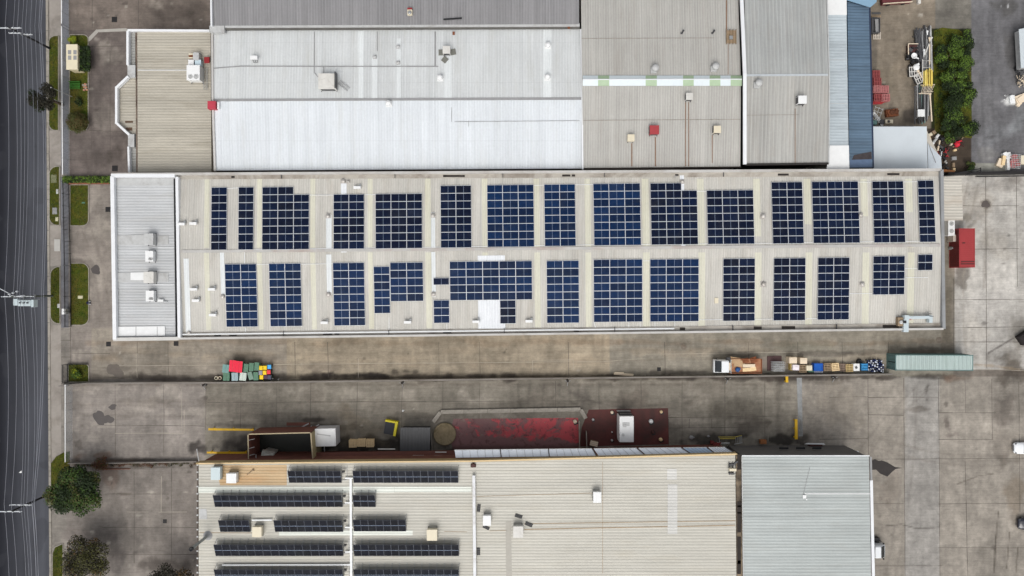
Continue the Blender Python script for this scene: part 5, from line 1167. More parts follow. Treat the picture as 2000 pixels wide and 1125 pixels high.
bush('long low hedge growing above the brick garden wall', 170, 351, 1, 1.0, [LG['md'], LG['lt'], LG['dk']], 5200, .09, 35, 'hedge', (122, 344, 222, 357), 'hedge')
bush('leafy shrub in the small fenced garden bed', 148, 731, .95, 1.0, [LG['lt'], LG['md'], LG['yl']], 1300, seed=36)
tree('thin dark tree leaning over the road beside the round shrub', 86, 190, 6.5, 2.6, [LG['dk'], LG['du'], LG['du']], 3600, .13, 37, 15, zc=4.6, flat=.5)
tree('big bushy green tree in the bottom left corner by the road', 150, 960, 7.0, 4.3, [LG['dk'], LG['dk'], LG['md'], LG['ol']], 15000, .16, 38, 30, zc=4.6)
tree('dark olive-brown tree at the bottom edge beside the bright grass strip', 168, 1095, 6.0, 3.8, [LG['du'], LG['ol'], LG['du'], LG['br']], 11000, .12, 39, 26, zc=4.2)
tree('shadowy brown tree cut off by the bottom edge near the south roof', 335, 1140, 6.0, 3.4, [LG['du'], LG['du'], LG['br']], 7000, .12, 40, 22, zc=4.2)
bush('reddish scraggly shrub above the big bushy tree', 196, 905, 1.7, 1.5, [LG['rd'], LG['br'], LG['rd'], LG['ol']], 1500, .08, 41)
leaf_r = random.Random(6)
leaves('leaf_litter', None, [(W(x, 907+leaf_r.uniform(-4, 3), 0).x, W(x, 907+leaf_r.uniform(-4, 3)).y, .08, .35) for x in range(150, 386, 7)], 2600, .07, [LG['rd'], LG['br'], LG['du'], LG['ol']], 6)
bpy.data.objects['leaf_litter']['kind'] = 'stuff'; tag(bpy.data.objects['leaf_litter'], 'brown weeds and leaf litter along the low boundary wall', 'leaf litter')
words = ['uppermost', 'second from the top', 'third from the top', 'fourth from the top', 'fifth from the top', 'sixth from the top', 'large lowest']
for i, (px, py, r_, h) in enumerate(((1880, 78, 1.5, 2.4), (1862, 108, 1.6, 1.8), (1884, 118, 1.5, 2.4), (1876, 150, 1.8, 2.6), (1884, 182, 1.5, 2.2), (1872, 212, 1.9, 2.6), (1878, 248, 2.2, 3.0))):
    tree('leafy green bush on the grassy bank, '+words[i]+' in the line', px-4-(i % 2)*3, py, h*.8, r_*1.42, [LG['dk'], LG['dk'], LG['lt'], LG['md']], 5200, .10, 50+i, 12, 'bush', cat='bush')
tree('dark low bush filling the middle of the grassy bank', 1866, 186, 2.0, 1.9, [LG['dk'], LG['md'], LG['dk']], 3000, .11, 70, 12, 'bush', cat='bush')
tree('dark low bush at the lower left of the grassy bank', 1858, 226, 2.0, 1.7, [LG['dk'], LG['md'], LG['dk']], 2600, .11, 71, 12, 'bush', cat='bush')
tree('dark bush at the left side of the grassy bank', 1842, 104, 1.6, 1.3, [LG['dk'], LG['dk'], LG['md']], 1500, .11, 60, 9, 'bush', cat='bush')
tree('dark bush leaning over the rubbish below the bank', 1853, 252, 2.2, 1.7, [LG['dk'], LG['dk'], LG['md']], 2600, .12, 61, 10, 'bush', cat='bush')
tree('small straggly bush by the black boundary fence', 1892, 325, 1.4, 1.1, [LG['dk'], LG['md'], LG['ol']], 1200, .1, 62, 8, 'bush', cat='bush')
grass_r = leaves('bank_grass', None, [(W(leaf_r.uniform(1826, 1892), 66, 0).x, W(1826, leaf_r.uniform(62, 262)).y, .1, leaf_r.uniform(.3, .8)) for i in range(150)], 9000, .08, [LG['dk'], LG['md'], LG['dk']], 9)
tag(grass_r, 'long dark grass covering the bank under the bushes', 'long grass', kind='stuff')
# ------------------------------------------------------------------ street furniture
def cover(px, py, w_, l_, mat_, label, deg=0):
    mb = MB(MW(px, py, .075, deg)); mb.box(0, 0, -.06, w_, l_, .09); mb.box(0, 0, .03, w_*.8, l_*.8, .012, 0, 0); mb.top('service_cover', mat_, label, 'service cover', bevel=.01)
cc = pmat('cover_concrete', S(206, 200, 170), .8, var=.08)
cover(112, 374, .35, .75, M['lgrey'], 'small grey service cover on the verge, uppermost'); cover(107, 412, .75, 1.05, M['grey'], 'large grey square cover on the verge'); cover(111, 428, .45, .65, cc, 'pale cream cover below the large grey square one')
cover(105, 349, .9, 1.3, pmat('mossy_cover', S(120, 122, 92), .9, var=.2), 'mossy cover half hidden in the short verge grass'); cover(157, 580.5, .75, .48, cc, 'pale cover on the lawn across from the transformer pole'); cover(114.7, 597.5, .42, .65, M['lgrey'], 'pale cover on the verge below the transformer pole')
cover(112, 479, .95, 1.9, pmat('pale_pit_lid', S(186, 184, 178), .8, var=.06), 'long pale pit lid set in the footpath by the driveway')
cover(163, 396, .5, .25, M['green'], 'tiny green cover on the lawn below the brick wall')
mb = MB(MW(134, 608, 0)); mb.box(0, 0, .2, .55, .85, 1.0); mb.box(0, 0, 0, .4, .6, .2, 0, 1); mb.box(0, 0, 1.2, .6, .9, .06); mb.top('letterbox', [M['white'], M['grey']], 'white meter cabinet behind the black picket fence', 'cabinet', bevel=.02)
dk_ = pmat('drain_grate', S(34, 30, 30), .7, var=.2)
def grate(px, py, s_, label):
    mb = MB(MW(px, py, .0)); mb.box(0, 0, .003, s_, s_, .02); [mb.box((i-2.5)*s_/6, 0, .023, s_/16, s_*.9, .012, 0, 1) for i in range(6)]; mb.top('drain_grate', [dk_, M['black']], label, 'drain grate')
grate(223.5, 38, .85, 'black square drain grate in the top left yard'); grate(224.5, 329, .9, 'black drain grate left of the tan office, near the hedge'); grate(211, 409, .8, 'black drain grate beside the annex, below the brick wall')
grate(212, 672, .75, 'black drain grate at the lower left corner of the annex'); grate(344, 671, .75, 'black drain grate below the joint of annex and long warehouse'); grate(402, 750, .45, 'small drain grate under the boundary wall bracket'); grate(1287, 721, .6, 'small dark grate in the south alley near the wall'); grate(322, 1018, .6, 'small dark grate in the south west yard')
for px, py, r_, lb in ((1834, 664, .42, 'round manhole lid near the lower right corner of the long warehouse'), (1335, 677, .38, 'round manhole lid in the alley below the long warehouse')):
    p = W(px, py); mb = MB(); mb.lathe(p.x, p.y, [(r_+.08, .004), (r_+.08, .02), (r_, .022), (r_*.96, .012), (r_*.9, .012), (r_*.88, .024), (0, .026)], 20); mb.top('manhole_cover', pmat('iron_cover', S(118, 108, 96), .6, var=.2, scale=5), lb, 'manhole cover')
# cream kiosk
t = thing('utility_cabinet', 'cream utility cabinet with four grey louvres on its roof, on the lawn by the fence', 'utility cabinet', (W(145, 113).x, W(145, 113).y, 0))
kc = pmat('kiosk_cream', S(226, 216, 188), .55, var=.05)
mb = MB(MW(141.5, 111.5, 2.0)); mb.box(0, 0, -2.0, 1.6, 3.8, 2.0); mb.build('cabinet_body', pmat('kiosk_side', S(212, 200, 166), .6, var=.06), t, bevel=.03)
mb = MB(MW(141, 111.5, 2.0)); mb.box(0, 0, 0.003, 1.78, 3.95, .1); mb.build('roof', kc, t, bevel=.03)
for i, (x, y) in enumerate(((-.4, .75), (.45, .75), (-.4, -.1), (.45, -.1))): MB(MW(141, 111.5, 2.1)).box(x, y, 0.003, .5, .65, .03).build('louvre', M['grey'], t)
mb = MB(MW(149, 170.5, 0)); mb.box(0, 0, .38, 1.7, .16, .06); [mb.box(0, y, .38, 1.7, .16, .06) for y in (-.25, .25, .5)]; [mb.box(x, .12, 0, .1, .7, .38) for x in (-.65, .65)]; mb.box(0, .75, 0, 1.75, .1, .6)
mb.top('bench', pmat('green_paint', S(50, 108, 24), .6, var=.12), 'green slatted bench on the fenced lawn below the cabinet', 'bench')
mb = MB(MW(168, 171, 0)); rr_ = random.Random(3)
for i in range(9): mb.box(rr_.uniform(-.3, .3), rr_.uniform(-.5, .5), rr_.uniform(0, .2), rr_.uniform(.2, .4), rr_.uniform(.2, .35), .25, rr_.uniform(0, 3), i % 2)
mb.top('rock_pile', [pmat('pink_stone', S(186, 138, 112), .9, var=.2), M['conc']], 'little heap of pink stones beside the green bench', 'rock pile', bevel=.05)
t = thing('flag_pole', 'thin pale bare pole on the fenced lawn above the round shrub', 'pole', (W(141.5, 189).x, W(141.5, 189).y, 0))
p = W(141.5, 189); MB().cyl(p, (p.x, p.y, 5.2), .05, 8, r2=.035).build('pole', M['lgrey'], t); MB().lathe(p.x, p.y, [(.06, 5.2), (.09, 5.27), (0, 5.36)], 8).build('finial', M['white'], t)
p = W(115, 199); MB().cyl(p, (p.x, p.y, 1.1), .08, 8).lathe(p.x, p.y, [(.12, 1.1), (.12, 1.22), (0, 1.26)], 10).top('bollard', M['white'], 'white capped bollard on the verge under the thin dark tree', 'bollard')
mb = MB(MW(174.5, 591.5, 0)); rr_ = random.Random(8)
mb.lathe(0, 0, [(.22, 0), (.3, .15), (.26, .35), (.1, .48), (0, .5)], 9); mb.bar((-.1, 0, .3), (-.4, .05, .1), .15, .1); mb.bar((.1, .15, .4), (.3, .2, .2), .14, .1, 1); mb.bar((.1, -.15, .4), (.25, -.25, .1), .14, .1, 1)
mb.top('bag', [pmat('navy_cloth', S(26, 28, 62), .8, var=.3), M['lgrey']], 'crumpled navy bag lying on the kerb of the fenced lawn', 'bag')
mb = MB()
for a, b_ in (((172, 78), (190, 60)), ((190, 60), (248, 58))):
    mb.slab([Vector((*W(a[0]-2, a[1]-2).xy, .03)), Vector((*W(b_[0]-1, b_[1]-3).xy, .03)), Vector((*W(b_[0]+2, b_[1]+3).xy, .03)), Vector((*W(a[0]+3, a[1]+3).xy, .03))], .03)
mb.build('concrete_edge', pmat('pale_edge', S(172, 168, 160), .85, var=.1), kind='structure')
t = thing('garden_wall', 'low red-brown brick garden wall with a dark joint under the hedge', 'garden wall', (W(176, 358).x, W(176, 358).y, 0))
MB().bar(Vector((*W(136, 358.5).xy, .22)), Vector((*W(222, 358).xy, .22)), .28, .44).build('wall', pmat('red_brick', S(124, 66, 50), .9, var=.25, scale=6), t); MB().bar(Vector((*W(136, 358.5).xy, .465)), Vector((*W(222, 358).xy, .465)), .32, .05).build('coping', pmat('brick_coping', S(146, 92, 72), .9, var=.2, scale=5), t)
# fences
fmesh, N, L, b = _m('chain_link')
geo = N.new('ShaderNodeNewGeometry'); sx = N.new('ShaderNodeSeparateXYZ'); L.new(geo.outputs['Position'], sx.inputs[0])
def diag(sg):
    u = mth(N, L, 'ADD', sx.outputs[1], mth(N, L, 'MULTIPLY', sx.outputs[2], sg)); u = mth(N, L, 'ADD', u, sx.outputs[0])
    f = mth(N, L, 'FRACT', mth(N, L, 'MULTIPLY', u, 8.0)); return mth(N, L, 'LESS_THAN', f, .2)
al = mth(N, L, 'MAXIMUM', diag(1.0), diag(-1.0)); L.new(mth(N, L, 'MULTIPLY', al, 1.0), b.inputs['Alpha']); b.inputs['Base Color'].default_value = (*S(196, 204, 216), 1); b.inputs['Roughness'].default_value = .5; b.inputs['Metallic'].default_value = .2
def mesh_fence(px0, py0, px1, py1, h, label, n=8, rails=True, name='chain_link_fence', mesh=True, toprail=None):
    a, b_ = W(px0, py0), W(px1, py1); t = thing(name, label, 'fence', (a.x, a.y, 0))
    for i in range(n+1):
        p = a.lerp(b_, i/n); MB().cyl((p.x, p.y, 0), (p.x, p.y, h+.05), .035, 8).build('post', M['galv'], t)
    A, B = Vector((a.x, a.y, h)), Vector((b_.x, b_.y, h)); MB().bar(A, B, .13, .06).build('top_rail', toprail or M['white'], t)
    if mesh:
        mb = MB(); d_ = (B-A).normalized(); nn = Vector((-d_.y, d_.x, 0))*.006
        mb.add([a+nn+Vector((0, 0, .05)), b_+nn+Vector((0, 0, .05)), B+nn, A+nn, ], [(0, 1, 2, 3)]); mb.build('wire_mesh', fmesh, t)
    return t
mesh_fence(135, -40, 135, 55, 1.9, 'galvanised chain link fence in the top left corner beside the road', 4)
mesh_fence(135, 60, 137, 345, 1.9, 'long galvanised chain link fence in front of the cream cabinet', 9)
mesh_fence(142, 748, 142, 897, 1.9, 'wide sliding chain link gate across the lower driveway', 4, name='sliding_gate')
def picket(px0, py0, px1, py1, h, label, bays):
    a, b_ = W(px0, py0), W(px1, py1); t = thing('picket_fence', label, 'fence', (a.x, a.y, 0)); bk = pmat('black_fence_steel', S(30, 29, 30), .5, var=.1)
    for i in range(bays+1):
        p = a.lerp(b_, i/bays); mb = MB(); mb.box(p.x, p.y, 0, .08, .08, h+.1); mb.build('post', bk, t)
        if i == bays: break
        q = a.lerp(b_, (i+1)/bays); mb = MB(); n = max(2, int((q-p).length/.19))
        for k in range(1, n): r_ = p.lerp(q, k/n); mb.box(r_.x, r_.y, .08, .045, .045, h-.08)
        for z in (.25, h-.2): mb.bar(Vector((p.x, p.y, z)), Vector((q.x, q.y, z)), .1, .05)
        mb.build('picket_panel', bk, t)
picket(136, 358, 139, 518, 1.9, 'black steel picket fence in front of the small lawn and driveway', 7)
picket(139, 520, 140, 637, 1.9, 'black steel picket fence along the lawn across from the transformer pole', 4)
picket(133.5, 711, 133.5, 746, 1.6, 'short black picket fence beside the corner garden bed', 1)
picket(134, 711, 172, 711, .6, 'low black rail fence along the top of the corner garden bed', 2)
# boundary wall between the two alleys
bw = pmat('grey_wall_cap', S(134, 128, 122), .85, var=.2, scale=.5, world=True, dirt=S(96, 88, 80), dirt_amt=.6)
t = thing('boundary_wall', 'long thin grey boundary wall between the two concrete alleys', 'boundary wall', (W(900, 742).x, W(900, 742).y, 0))
wp = [(124, 752), (180, 747), (300, 746), (430, 745.5), (540, 744.5), (800, 741), (1110, 737), (1410, 733.5), (1735, 729)]
mb = MB(); m2 = MB()
for a, b_ in zip(wp, wp[1:]):
    A, B = W(*a), W(*b_); d_ = (B-A).normalized()*.01
    mb.bar(Vector((A.x, A.y, .6))+d_, Vector((B.x, B.y, .6))-d_, .16, 1.2); m2.bar(Vector((A.x, A.y, 1.23))+d_, Vector((B.x, B.y, 1.23))-d_, .22, .06)
mb.build('wall', M['conc'], t); m2.build('coping', bw, t)
for px, py in ((402, 748), (787, 744), (1108, 740), (1625, 733), (1418, 736)):
    mb = MB(MW(px, py+1, 0)); mb.box(0, -.15, 0, .3, .3, 1.1); mb.bar((0, -.2, 1.0), (-.5, -.05, 1.0), .06, .06, 1); mb.bar((0, -.2, 1.0), (.5, -.05, 1.0), .06, .06, 1); mb.bar((0, -.3, .9), (0, -1.0, .1), .08, .08, 1); mb.build('brace', [hole, M['grey']], t)
t = thing('boundary_wall', 'low pale boundary wall between the lower alley and the south west yard', 'boundary wall', (W(260, 903).x, W(260, 903).y, 0))
mb = MB()
wp = [(138, 903), (215, 903), (300, 901), (388, 899.5)]
for a, b_ in zip(wp, wp[1:]): A, B = W(*a), W(*b_); mb.bar(Vector((A.x, A.y, .4)), Vector((B.x, B.y, .4)), .16, .8)
mb.build('wall', bw, t)
p = W(214, 903); A, B = W(195, 916), W(255, 915.5); MB().bar(Vector((A.x, A.y, .1)), Vector((B.x, B.y, .1)), .1, .12).top('timber_edge', pmat('rusty_edge', S(120, 74, 58), .9, var=.2), 'thin rust-red edging strip beside the leaf litter', 'edging')
A, B = W(372, 883.5, 2.5), W(390, 904, 2.5); MB().bar(Vector((A.x, A.y, .25)), Vector((B.x, B.y, 2.6)), .12, .12).top('white_pole', M['pipe'], 'white pole leaning diagonally at the corner of the south warehouse', 'pole')
# black fence at the right
mb_t = thing('boundary_fence', 'dark weathered boundary fence right of the straggly bush at the right edge', 'fence', (W(1930, 340).x, W(1930, 340).y, 0))
A, B = W(1842, 341), W(2040, 338); MB().bar(Vector((A.x, A.y, .7)), Vector((B.x, B.y, .7)), .35, 1.4).build('panel', pmat('black_timber', S(34, 32, 32), .8, var=.3), mb_t)
MB().bar(Vector((*W(1905, 345.5).xy, .1)), Vector((*W(2040, 343.5).xy, .1)), .1, .2).build('kickboard', M['black'], mb_t)
mb = MB(MW(1890, 336, 1.4, 5)); mb.bar((-2.2, -.1, .1), (1.9, .35, .1), .12, .1); mb.bar((-.5, -.5, .15), (2.0, .1, .15), .12, .1); mb.bar((1.95, -.3, .2), (1.95, .5, .2), .1, .1); mb.top('gate_frame', M['black'], 'black folded gate frame lying over the dark boundary fence', 'gate frame')
# ------------------------------------------------------------------ power poles and wires
polem = pmat('weathered_pole', S(96, 100, 92), .9, var=.2); insm = pmat('insulator', S(214, 218, 222), .4, var=.05); polek = pmat('tarred_pole', S(40, 40, 42), .9, var=.2)
def upole(px, py, label, mat_, arms, xf=False):
    p = W(px, py); t = thing('utility_pole', label, 'utility pole', (p.x, p.y, 0)); h = 9.3
    MB().cyl(p, (p.x, p.y, h), .17, 12, r2=.12).build('pole', mat_, t)
    for x0, x1, z, yo in arms:
        mb = MB(); mb.box(p.x+(x0+x1)/2, p.y+yo, z, x1-x0, .12, .12); mb.build('crossarm', insm, t)
        mb = MB(); mb.bar((p.x+x0*.6, p.y+yo, z), (p.x, p.y+yo*.6, z-.6), .05, .05); mb.bar((p.x+x1*.6+.2, p.y+yo, z), (p.x, p.y+yo*.6, z-.6), .05, .05); mb.build('arm_brace', M['grey'], t)
        for k in range(4):
            x = p.x+x0+.15+(x1-x0-.3)*k/3; MB().lathe(x, p.y+yo, [(.05, z+.12), (.09, z+.2), (.05, z+.25), (.09, z+.3), (.04, z+.36), (0, z+.37)], 8).build('insulator', insm, t)
    if xf:
        mb = MB(); tm = pmat('transformer_grey', S(192, 205, 208), .5, var=.06)
        mb.box(p.x+.15, p.y-1.0, 5.6, 1.9, .9, 1.2); mb.box(p.x-1.25, p.y-.85, 5.8, .7, 1.0, .9); mb.box(p.x+1.25, p.y-1.05, 5.7, .4, 1.1, 1.0); mb.build('transformer', tm, t, bevel=.04)
        for k in range(3): MB().lathe(p.x-.4+k*.55, p.y-.95, [(.1, 6.8), (.12, 6.95), (.08, 7.0), (.1, 7.1), (.04, 7.2)], 8).build('bushing', M['dgrey'], t)
        mb = MB(); [mb.bar((p.x+x, p.y-.5, 5.55), (p.x+x, p.y+.25, 5.55), .1, .1) for x in (-.8, .9)]; mb.bar((p.x-1.4, p.y-.45, 5.55), (p.x+1.6, p.y-.45, 5.55), .12, .12); mb.build('platform', M['galv'], t)
        mb = MB(); mb.bar((p.x-3.2, p.y+1.6, 8.4), (p.x-1.0, p.y+.5, 8.5), .08, .08); [mb.lathe(p.x-.8+.55*k, p.y+.35+.2*k, [(.1, 8.4), (.18, 8.6), (.1, 8.8), (0, 8.85)], 8) for k in range(3)]; mb.build('switch', insm, t)
    return t
upole(98, 95, 'dark utility pole with a long white crossarm in the top left corner', polek, [(-1.6, 1.6, 8.9, 0), (-.9, .9, 7.9, -.4), (-.3, 1.4, 6.2, 0)])
upole(103, 578, 'mossy utility pole carrying a pale blue transformer over the road', polem, [(-1.7, 1.5, 8.9, 0), (-1.1, 1.1, 8.0, .1), (-.5, 1.3, 6.3, 0)], True)
upole(104, 962, 'dark utility pole with three white fuse switches in front of the big bushy tree', polek, [(-2.2, 1.2, 8.9, -.2), (-1.7, 1.3, 7.3, .3), (-.9, .9, 6.4, 0)])
wm = pmat('wire', S(150, 153, 162), .5, var=.05)
wires = [(10, 9, 8, 14, 8.9, 'outermost wire, nearest the left edge'), (26, 26, 22, 32, 8.9, 'second wire from the left edge'), (34, 33, 41, 48, 8.9, 'third wire from the left edge'), (43, 38, 46, 56, 8.4, 'fourth wire from the left edge'),
         (50, 44, 52, 60, 7.2, 'middle one of the low voltage wires'), (59, 59, 62, 66, 6.4, 'paler wire right of the middle of the road'), (68, 66, 66, 72, 6.4, 'wire beside the paler one, nearer the kerb'), (76, 81, 63, 66, 5.0, 'bright twin cable, left one'), (80, 85, 67, 70, 5.0, 'bright twin cable, right one nearest the kerb')]
for x1, x2, x3, x4, z, lb in wires:
    mb = MB(); P = [W(x1-2, -260, z), W(x1, 50, z), W(x2, 575, z), W(x3, 985, z), W(x4, 1380, z)]
    for a, b_ in zip(P, P[1:]):
        n = 14; pr = None
        for i in range(n+1):
            t_ = i/n; q = a.lerp(b_, t_); q.z -= .85*4*t_*(1-t_)*(1 if a != P[0] else .8)
            if pr is not None: mb.cyl(pr, q, .022 if z > 5.5 else .032, 5, cap=False)
            pr = q
    mb.top('power_line', wm, 'thin overhead wire along the road, '+lb, 'power line', 'overhead wires')
# ------------------------------------------------------------------ containers
def container(cx, cy, L_, w_, h_, deg, name, mats, label, roofmat, doors_end=-1):
    """L_ along local x"""
    M_ = MW(cx, cy, h_, deg); base = Matrix.Translation((0, 0, -h_)); M2 = M_ @ base
    t = thing(name, label, 'shipping container', (M_.translation.x, M_.translation.y, 0)); body, fr = mats
    mb = MB(M2)
    for sy in (-1, 1):                                          # corrugated sides
        n = int(L_/.28)
        for i in range(n):
            x = -L_/2+.1+(i+.5)*(L_-.2)/n; mb.box(x, sy*(w_/2-.06), .15, (L_-.2)/n*.98, .06 if i % 2 else .10, h_-.3)
    e = -doors_end
    n = int(w_/.28)
    for i in range(n): y = -w_/2+.1+(i+.5)*(w_-.2)/n; mb.box(e*(L_/2-.06), y, .15, .06 if i % 2 else .1, (w_-.2)/n*.98, h_-.3)
    mb.build('side_panel', body, t)
    mb = MB(M2); n = int(L_/.32)
    mb.box(0, 0, h_-.12, L_-.1, w_-.1, .06)
    for i in range(n): x = -L_/2+.15+(i+.5)*(L_-.3)/n; mb.box(x, 0, h_-.06, (L_-.3)/n*.5, w_-.3, .035)
    mb.build('roof', roofmat, t)
    mb = MB(M2)
    for sx_ in (-1, 1):
        for sy in (-1, 1):
            mb.box(sx_*(L_/2-.08), sy*(w_/2-.08), 0, .16, .16, h_-.02); mb.box(sx_*(L_/2-.09), sy*(w_/2-.08), h_-.12, .2, .18, .13)
    for sy in (-1, 1): mb.box(0, sy*(w_/2-.05), h_-.12, L_-.4, .1, .11); mb.box(0, sy*(w_/2-.05), 0, L_-.32, .1, .15)
    for sx_ in (-1, 1): mb.box(sx_*(L_/2-.05), 0, h_-.12, .1, w_-.38, .11); mb.box(sx_*(L_/2-.05), 0, 0, .1, w_-.32, .15)
    mb.build('frame', fr, t)
    for sy in (-1, 1):
        mb = MB(M2); x = doors_end*(L_/2-.05); mb.box(x, sy*w_/4, .16, .05, w_/2-.12, h_-.3)
        for k in (.25, .75): mb.cyl((x+doors_end*.06, sy*(w_/2*k), .2), (x+doors_end*.06, sy*(w_/2*k), h_-.2), .025, 6)
        for z in (.6, 1.2, 1.8): mb.box(x+doors_end*.03, sy*w_/4, z, .03, w_/2-.3, .08)
        mb.build('door', body, t)
    return t
cg = pmat('container_green', S(96, 126, 124), .55, var=.15, dirt=S(96, 122, 116), dirt_amt=.4); cgr = corr('container_roof_green', S(182, 198, 194), 'x', .62, .10, .06, blotch=.06, staincol=S(140, 156, 146), stain_amt=.4)
container(1825, 708.5, 12.05, 2.44, 2.7, -.3, 'shipping_container', (cg, cg), 'long pale green shipping container against the boundary wall', cgr, -1)
cr = pmat('container_red', S(112, 38, 38), .55, var=.15, dirt=S(78, 34, 34), dirt_amt=.5); crr = pmat('container_roof_red', S(164, 56, 58), .55, var=.08, scale=.8, dirt=S(140, 52, 54), dirt_amt=.4)
container(1889, 484.2, 6.06, 2.44, 2.6, 90, 'shipping_container', (cr, crr), 'short red shipping container standing off the east end of the long warehouse', crr, 1)
mb = MB(MW(1890, 511, 2.62)); mb.box(0, 0, 0, 2.1, .12, .02); mb.box(0, -.35, 0, 2.1, .12, .02); mb.box(-.6, 2.9, 0, .4, .15, .02); mb.top('tarp_straps', M['maroon'], 'two dark straps lying across the south end of the red container roof', 'straps')
ac_box(1846, 446, .05, .95, 2.5, 1.6, M['white'], 'tall white twin-fan unit on the ground by the east wall', fans=((0, .6, .33), (0, -.55, .33)))
ac_box(1856, 466.5, .05, .95, 1.0, 1.5, pmat('beige_unit', S(196, 184, 172), .6, var=.1), 'beige box between the east wall and the red container')
mb = MB(MW(1855, 485, 0)); mb.lathe(0, 0, [(.3, 0), (.3, .5), (.2, .7), (.2, 1.0), (0, 1.0)], 12); mb.bar((0, 0, .6), (.5, .1, .6), .12, .12, 1); mb.top('pump', [M['galv'], M['dgrey']], 'little grey pump beside the red container', 'pump')
# ------------------------------------------------------------------ vehicles
def loft(secs, n=None):
    """secs: list of (x, [(y,z)...]) right half profile mirrored"""
    vs = []; fs = []; k = len(secs[0][1])*2
    for x, pr in secs:
        ring = [(x, y, z) for y, z in pr]+[(x, -y, z) for y, z in reversed(pr)]; vs += ring
    for s in range(len(secs)-1):
        for i in range(k): fs.append((s*k+i, s*k+(i+1) % k, (s+1)*k+(i+1) % k, (s+1)*k+i))
    fs.append(tuple(range(k-1, -1, -1))); fs.append(tuple((len(secs)-1)*k+i for i in range(k))); return vs, fs
def wheel(t, M_, x, y, r_=.33, w_=.22):
    mb = MB(M_); s_ = 1 if y > 0 else -1; mb.cyl((x, y-w_/2*s_, r_), (x, y+w_/2*s_, r_), r_, 20); o = mb.build('wheel', M['rubber'], t)
    mb = MB(M_); mb.cyl((x, y+w_/2*s_, r_), (x, y+(w_/2+.012)*s_, r_), r_*.62, 14); mb.build('rim', M['galv'], o)
def car(px, py, deg, paint, label, L_=4.4, w_=1.85, glassroof=False, roofmat=None, cat='car'):
    M_ = MW(px, py, 0, deg); t = thing('parked_car', label, cat, (M_.translation.x, M_.translation.y, 0)); hw = w_/2
    def pr(b_, top, zt, zb=.25): return [(b_*.92, zb), (b_, .45), (b_, .65), (top, zt), (top*.5, zt+.03), (0.01, zt+.04)]
    X = L_/2
    secs = [(X, pr(hw*.70, hw*.58, .58, .35)), (X-.12, pr(hw*.86, hw*.7, .70, .28)), (X-.45, pr(hw*.98, hw*.82, .80)), (X-1.15, pr(hw, hw*.86, .93)), (.3, pr(hw, hw*.88, .95)), (-X+.9, pr(hw, hw*.88, .96)), (-X+.35, pr(hw*.97, hw*.84, .93)), (-X+.06, pr(hw*.86, hw*.74, .82, .3)), (-X, pr(hw*.75, hw*.6, .7, .35))]
    vs, fs = loft(secs); mb = MB(M_); mb.add(vs, fs, 0, True); mb.build('body', paint, t)
    g = [(.92, hw*.82, .93), (.25, hw*.64, 1.40), (-.95, hw*.62, 1.42), (-1.7, hw*.78, .96)]
    vs = []
    for x, y, z in g: vs += [(x, y, z), (x, -y, z)]
    mb = MB(M_); mb.add(vs, [(0, 2, 3, 1), (4, 6, 7, 5), (0, 6, 4, 2), (1, 3, 5, 7), (0, 1, 7, 6)], 0); mb.build('window_glass', M['glass'], t)
    mb = MB(M_); mb.add([(.25, hw*.645, 1.405), (.25, -hw*.645, 1.405), (-.95, -hw*.625, 1.43), (-.95, hw*.625, 1.43), (-.35, 0, 1.46)], [(0, 4, 1), (1, 4, 2), (2, 4, 3), (3, 4, 0)], 0, True)
    for s_ in (-1, 1):
        mb.bar((.92, s_*hw*.82, .95), (.25, s_*hw*.65, 1.41), .07, .05); mb.bar((-.95, s_*hw*.63, 1.43), (-1.7, s_*hw*.78, .98), .09, .05); mb.bar((-.3, s_*hw*.64, 1.41), (-.3, s_*hw*.83, .97), .07, .04); mb.bar((.25, s_*hw*.645, 1.41), (-.95, s_*hw*.625, 1.43), .06, .05)
    mb.build('roof', roofmat or paint, t)
    for s_ in (-1, 1):
        mb = MB(M_); mb.box(X-.28, s_*hw*.72, .62, .24, .32, .14); mb.build('headlight', M['glass'], t, bevel=.03)
        mb = MB(M_); mb.box(.62, s_*(hw+.08), .92, .18, .2, .12); mb.build('mirror', paint, t, bevel=.03)
        for x in (X-.85, -X+.85): wheel(t, M_, x, s_*(hw-.11))
    mb = MB(M_); mb.box(X-.03, 0, .45, .06, w_*.5, .16); mb.build('grille', M['black'], t)
    return t
wp_ = pmat('white_car_paint', S(238, 241, 243), .25, var=.02, spec=.6); bp = pmat('midnight_car_paint', S(14, 18, 36), .12, var=.05, spec=.9)
car(2002, 873.5, 180, wp_, 'white car with its bonnet entering at the right edge of the yard')
car(2010, 1021, 178, bp, 'dark navy car whose shiny nose enters at the lower right edge')
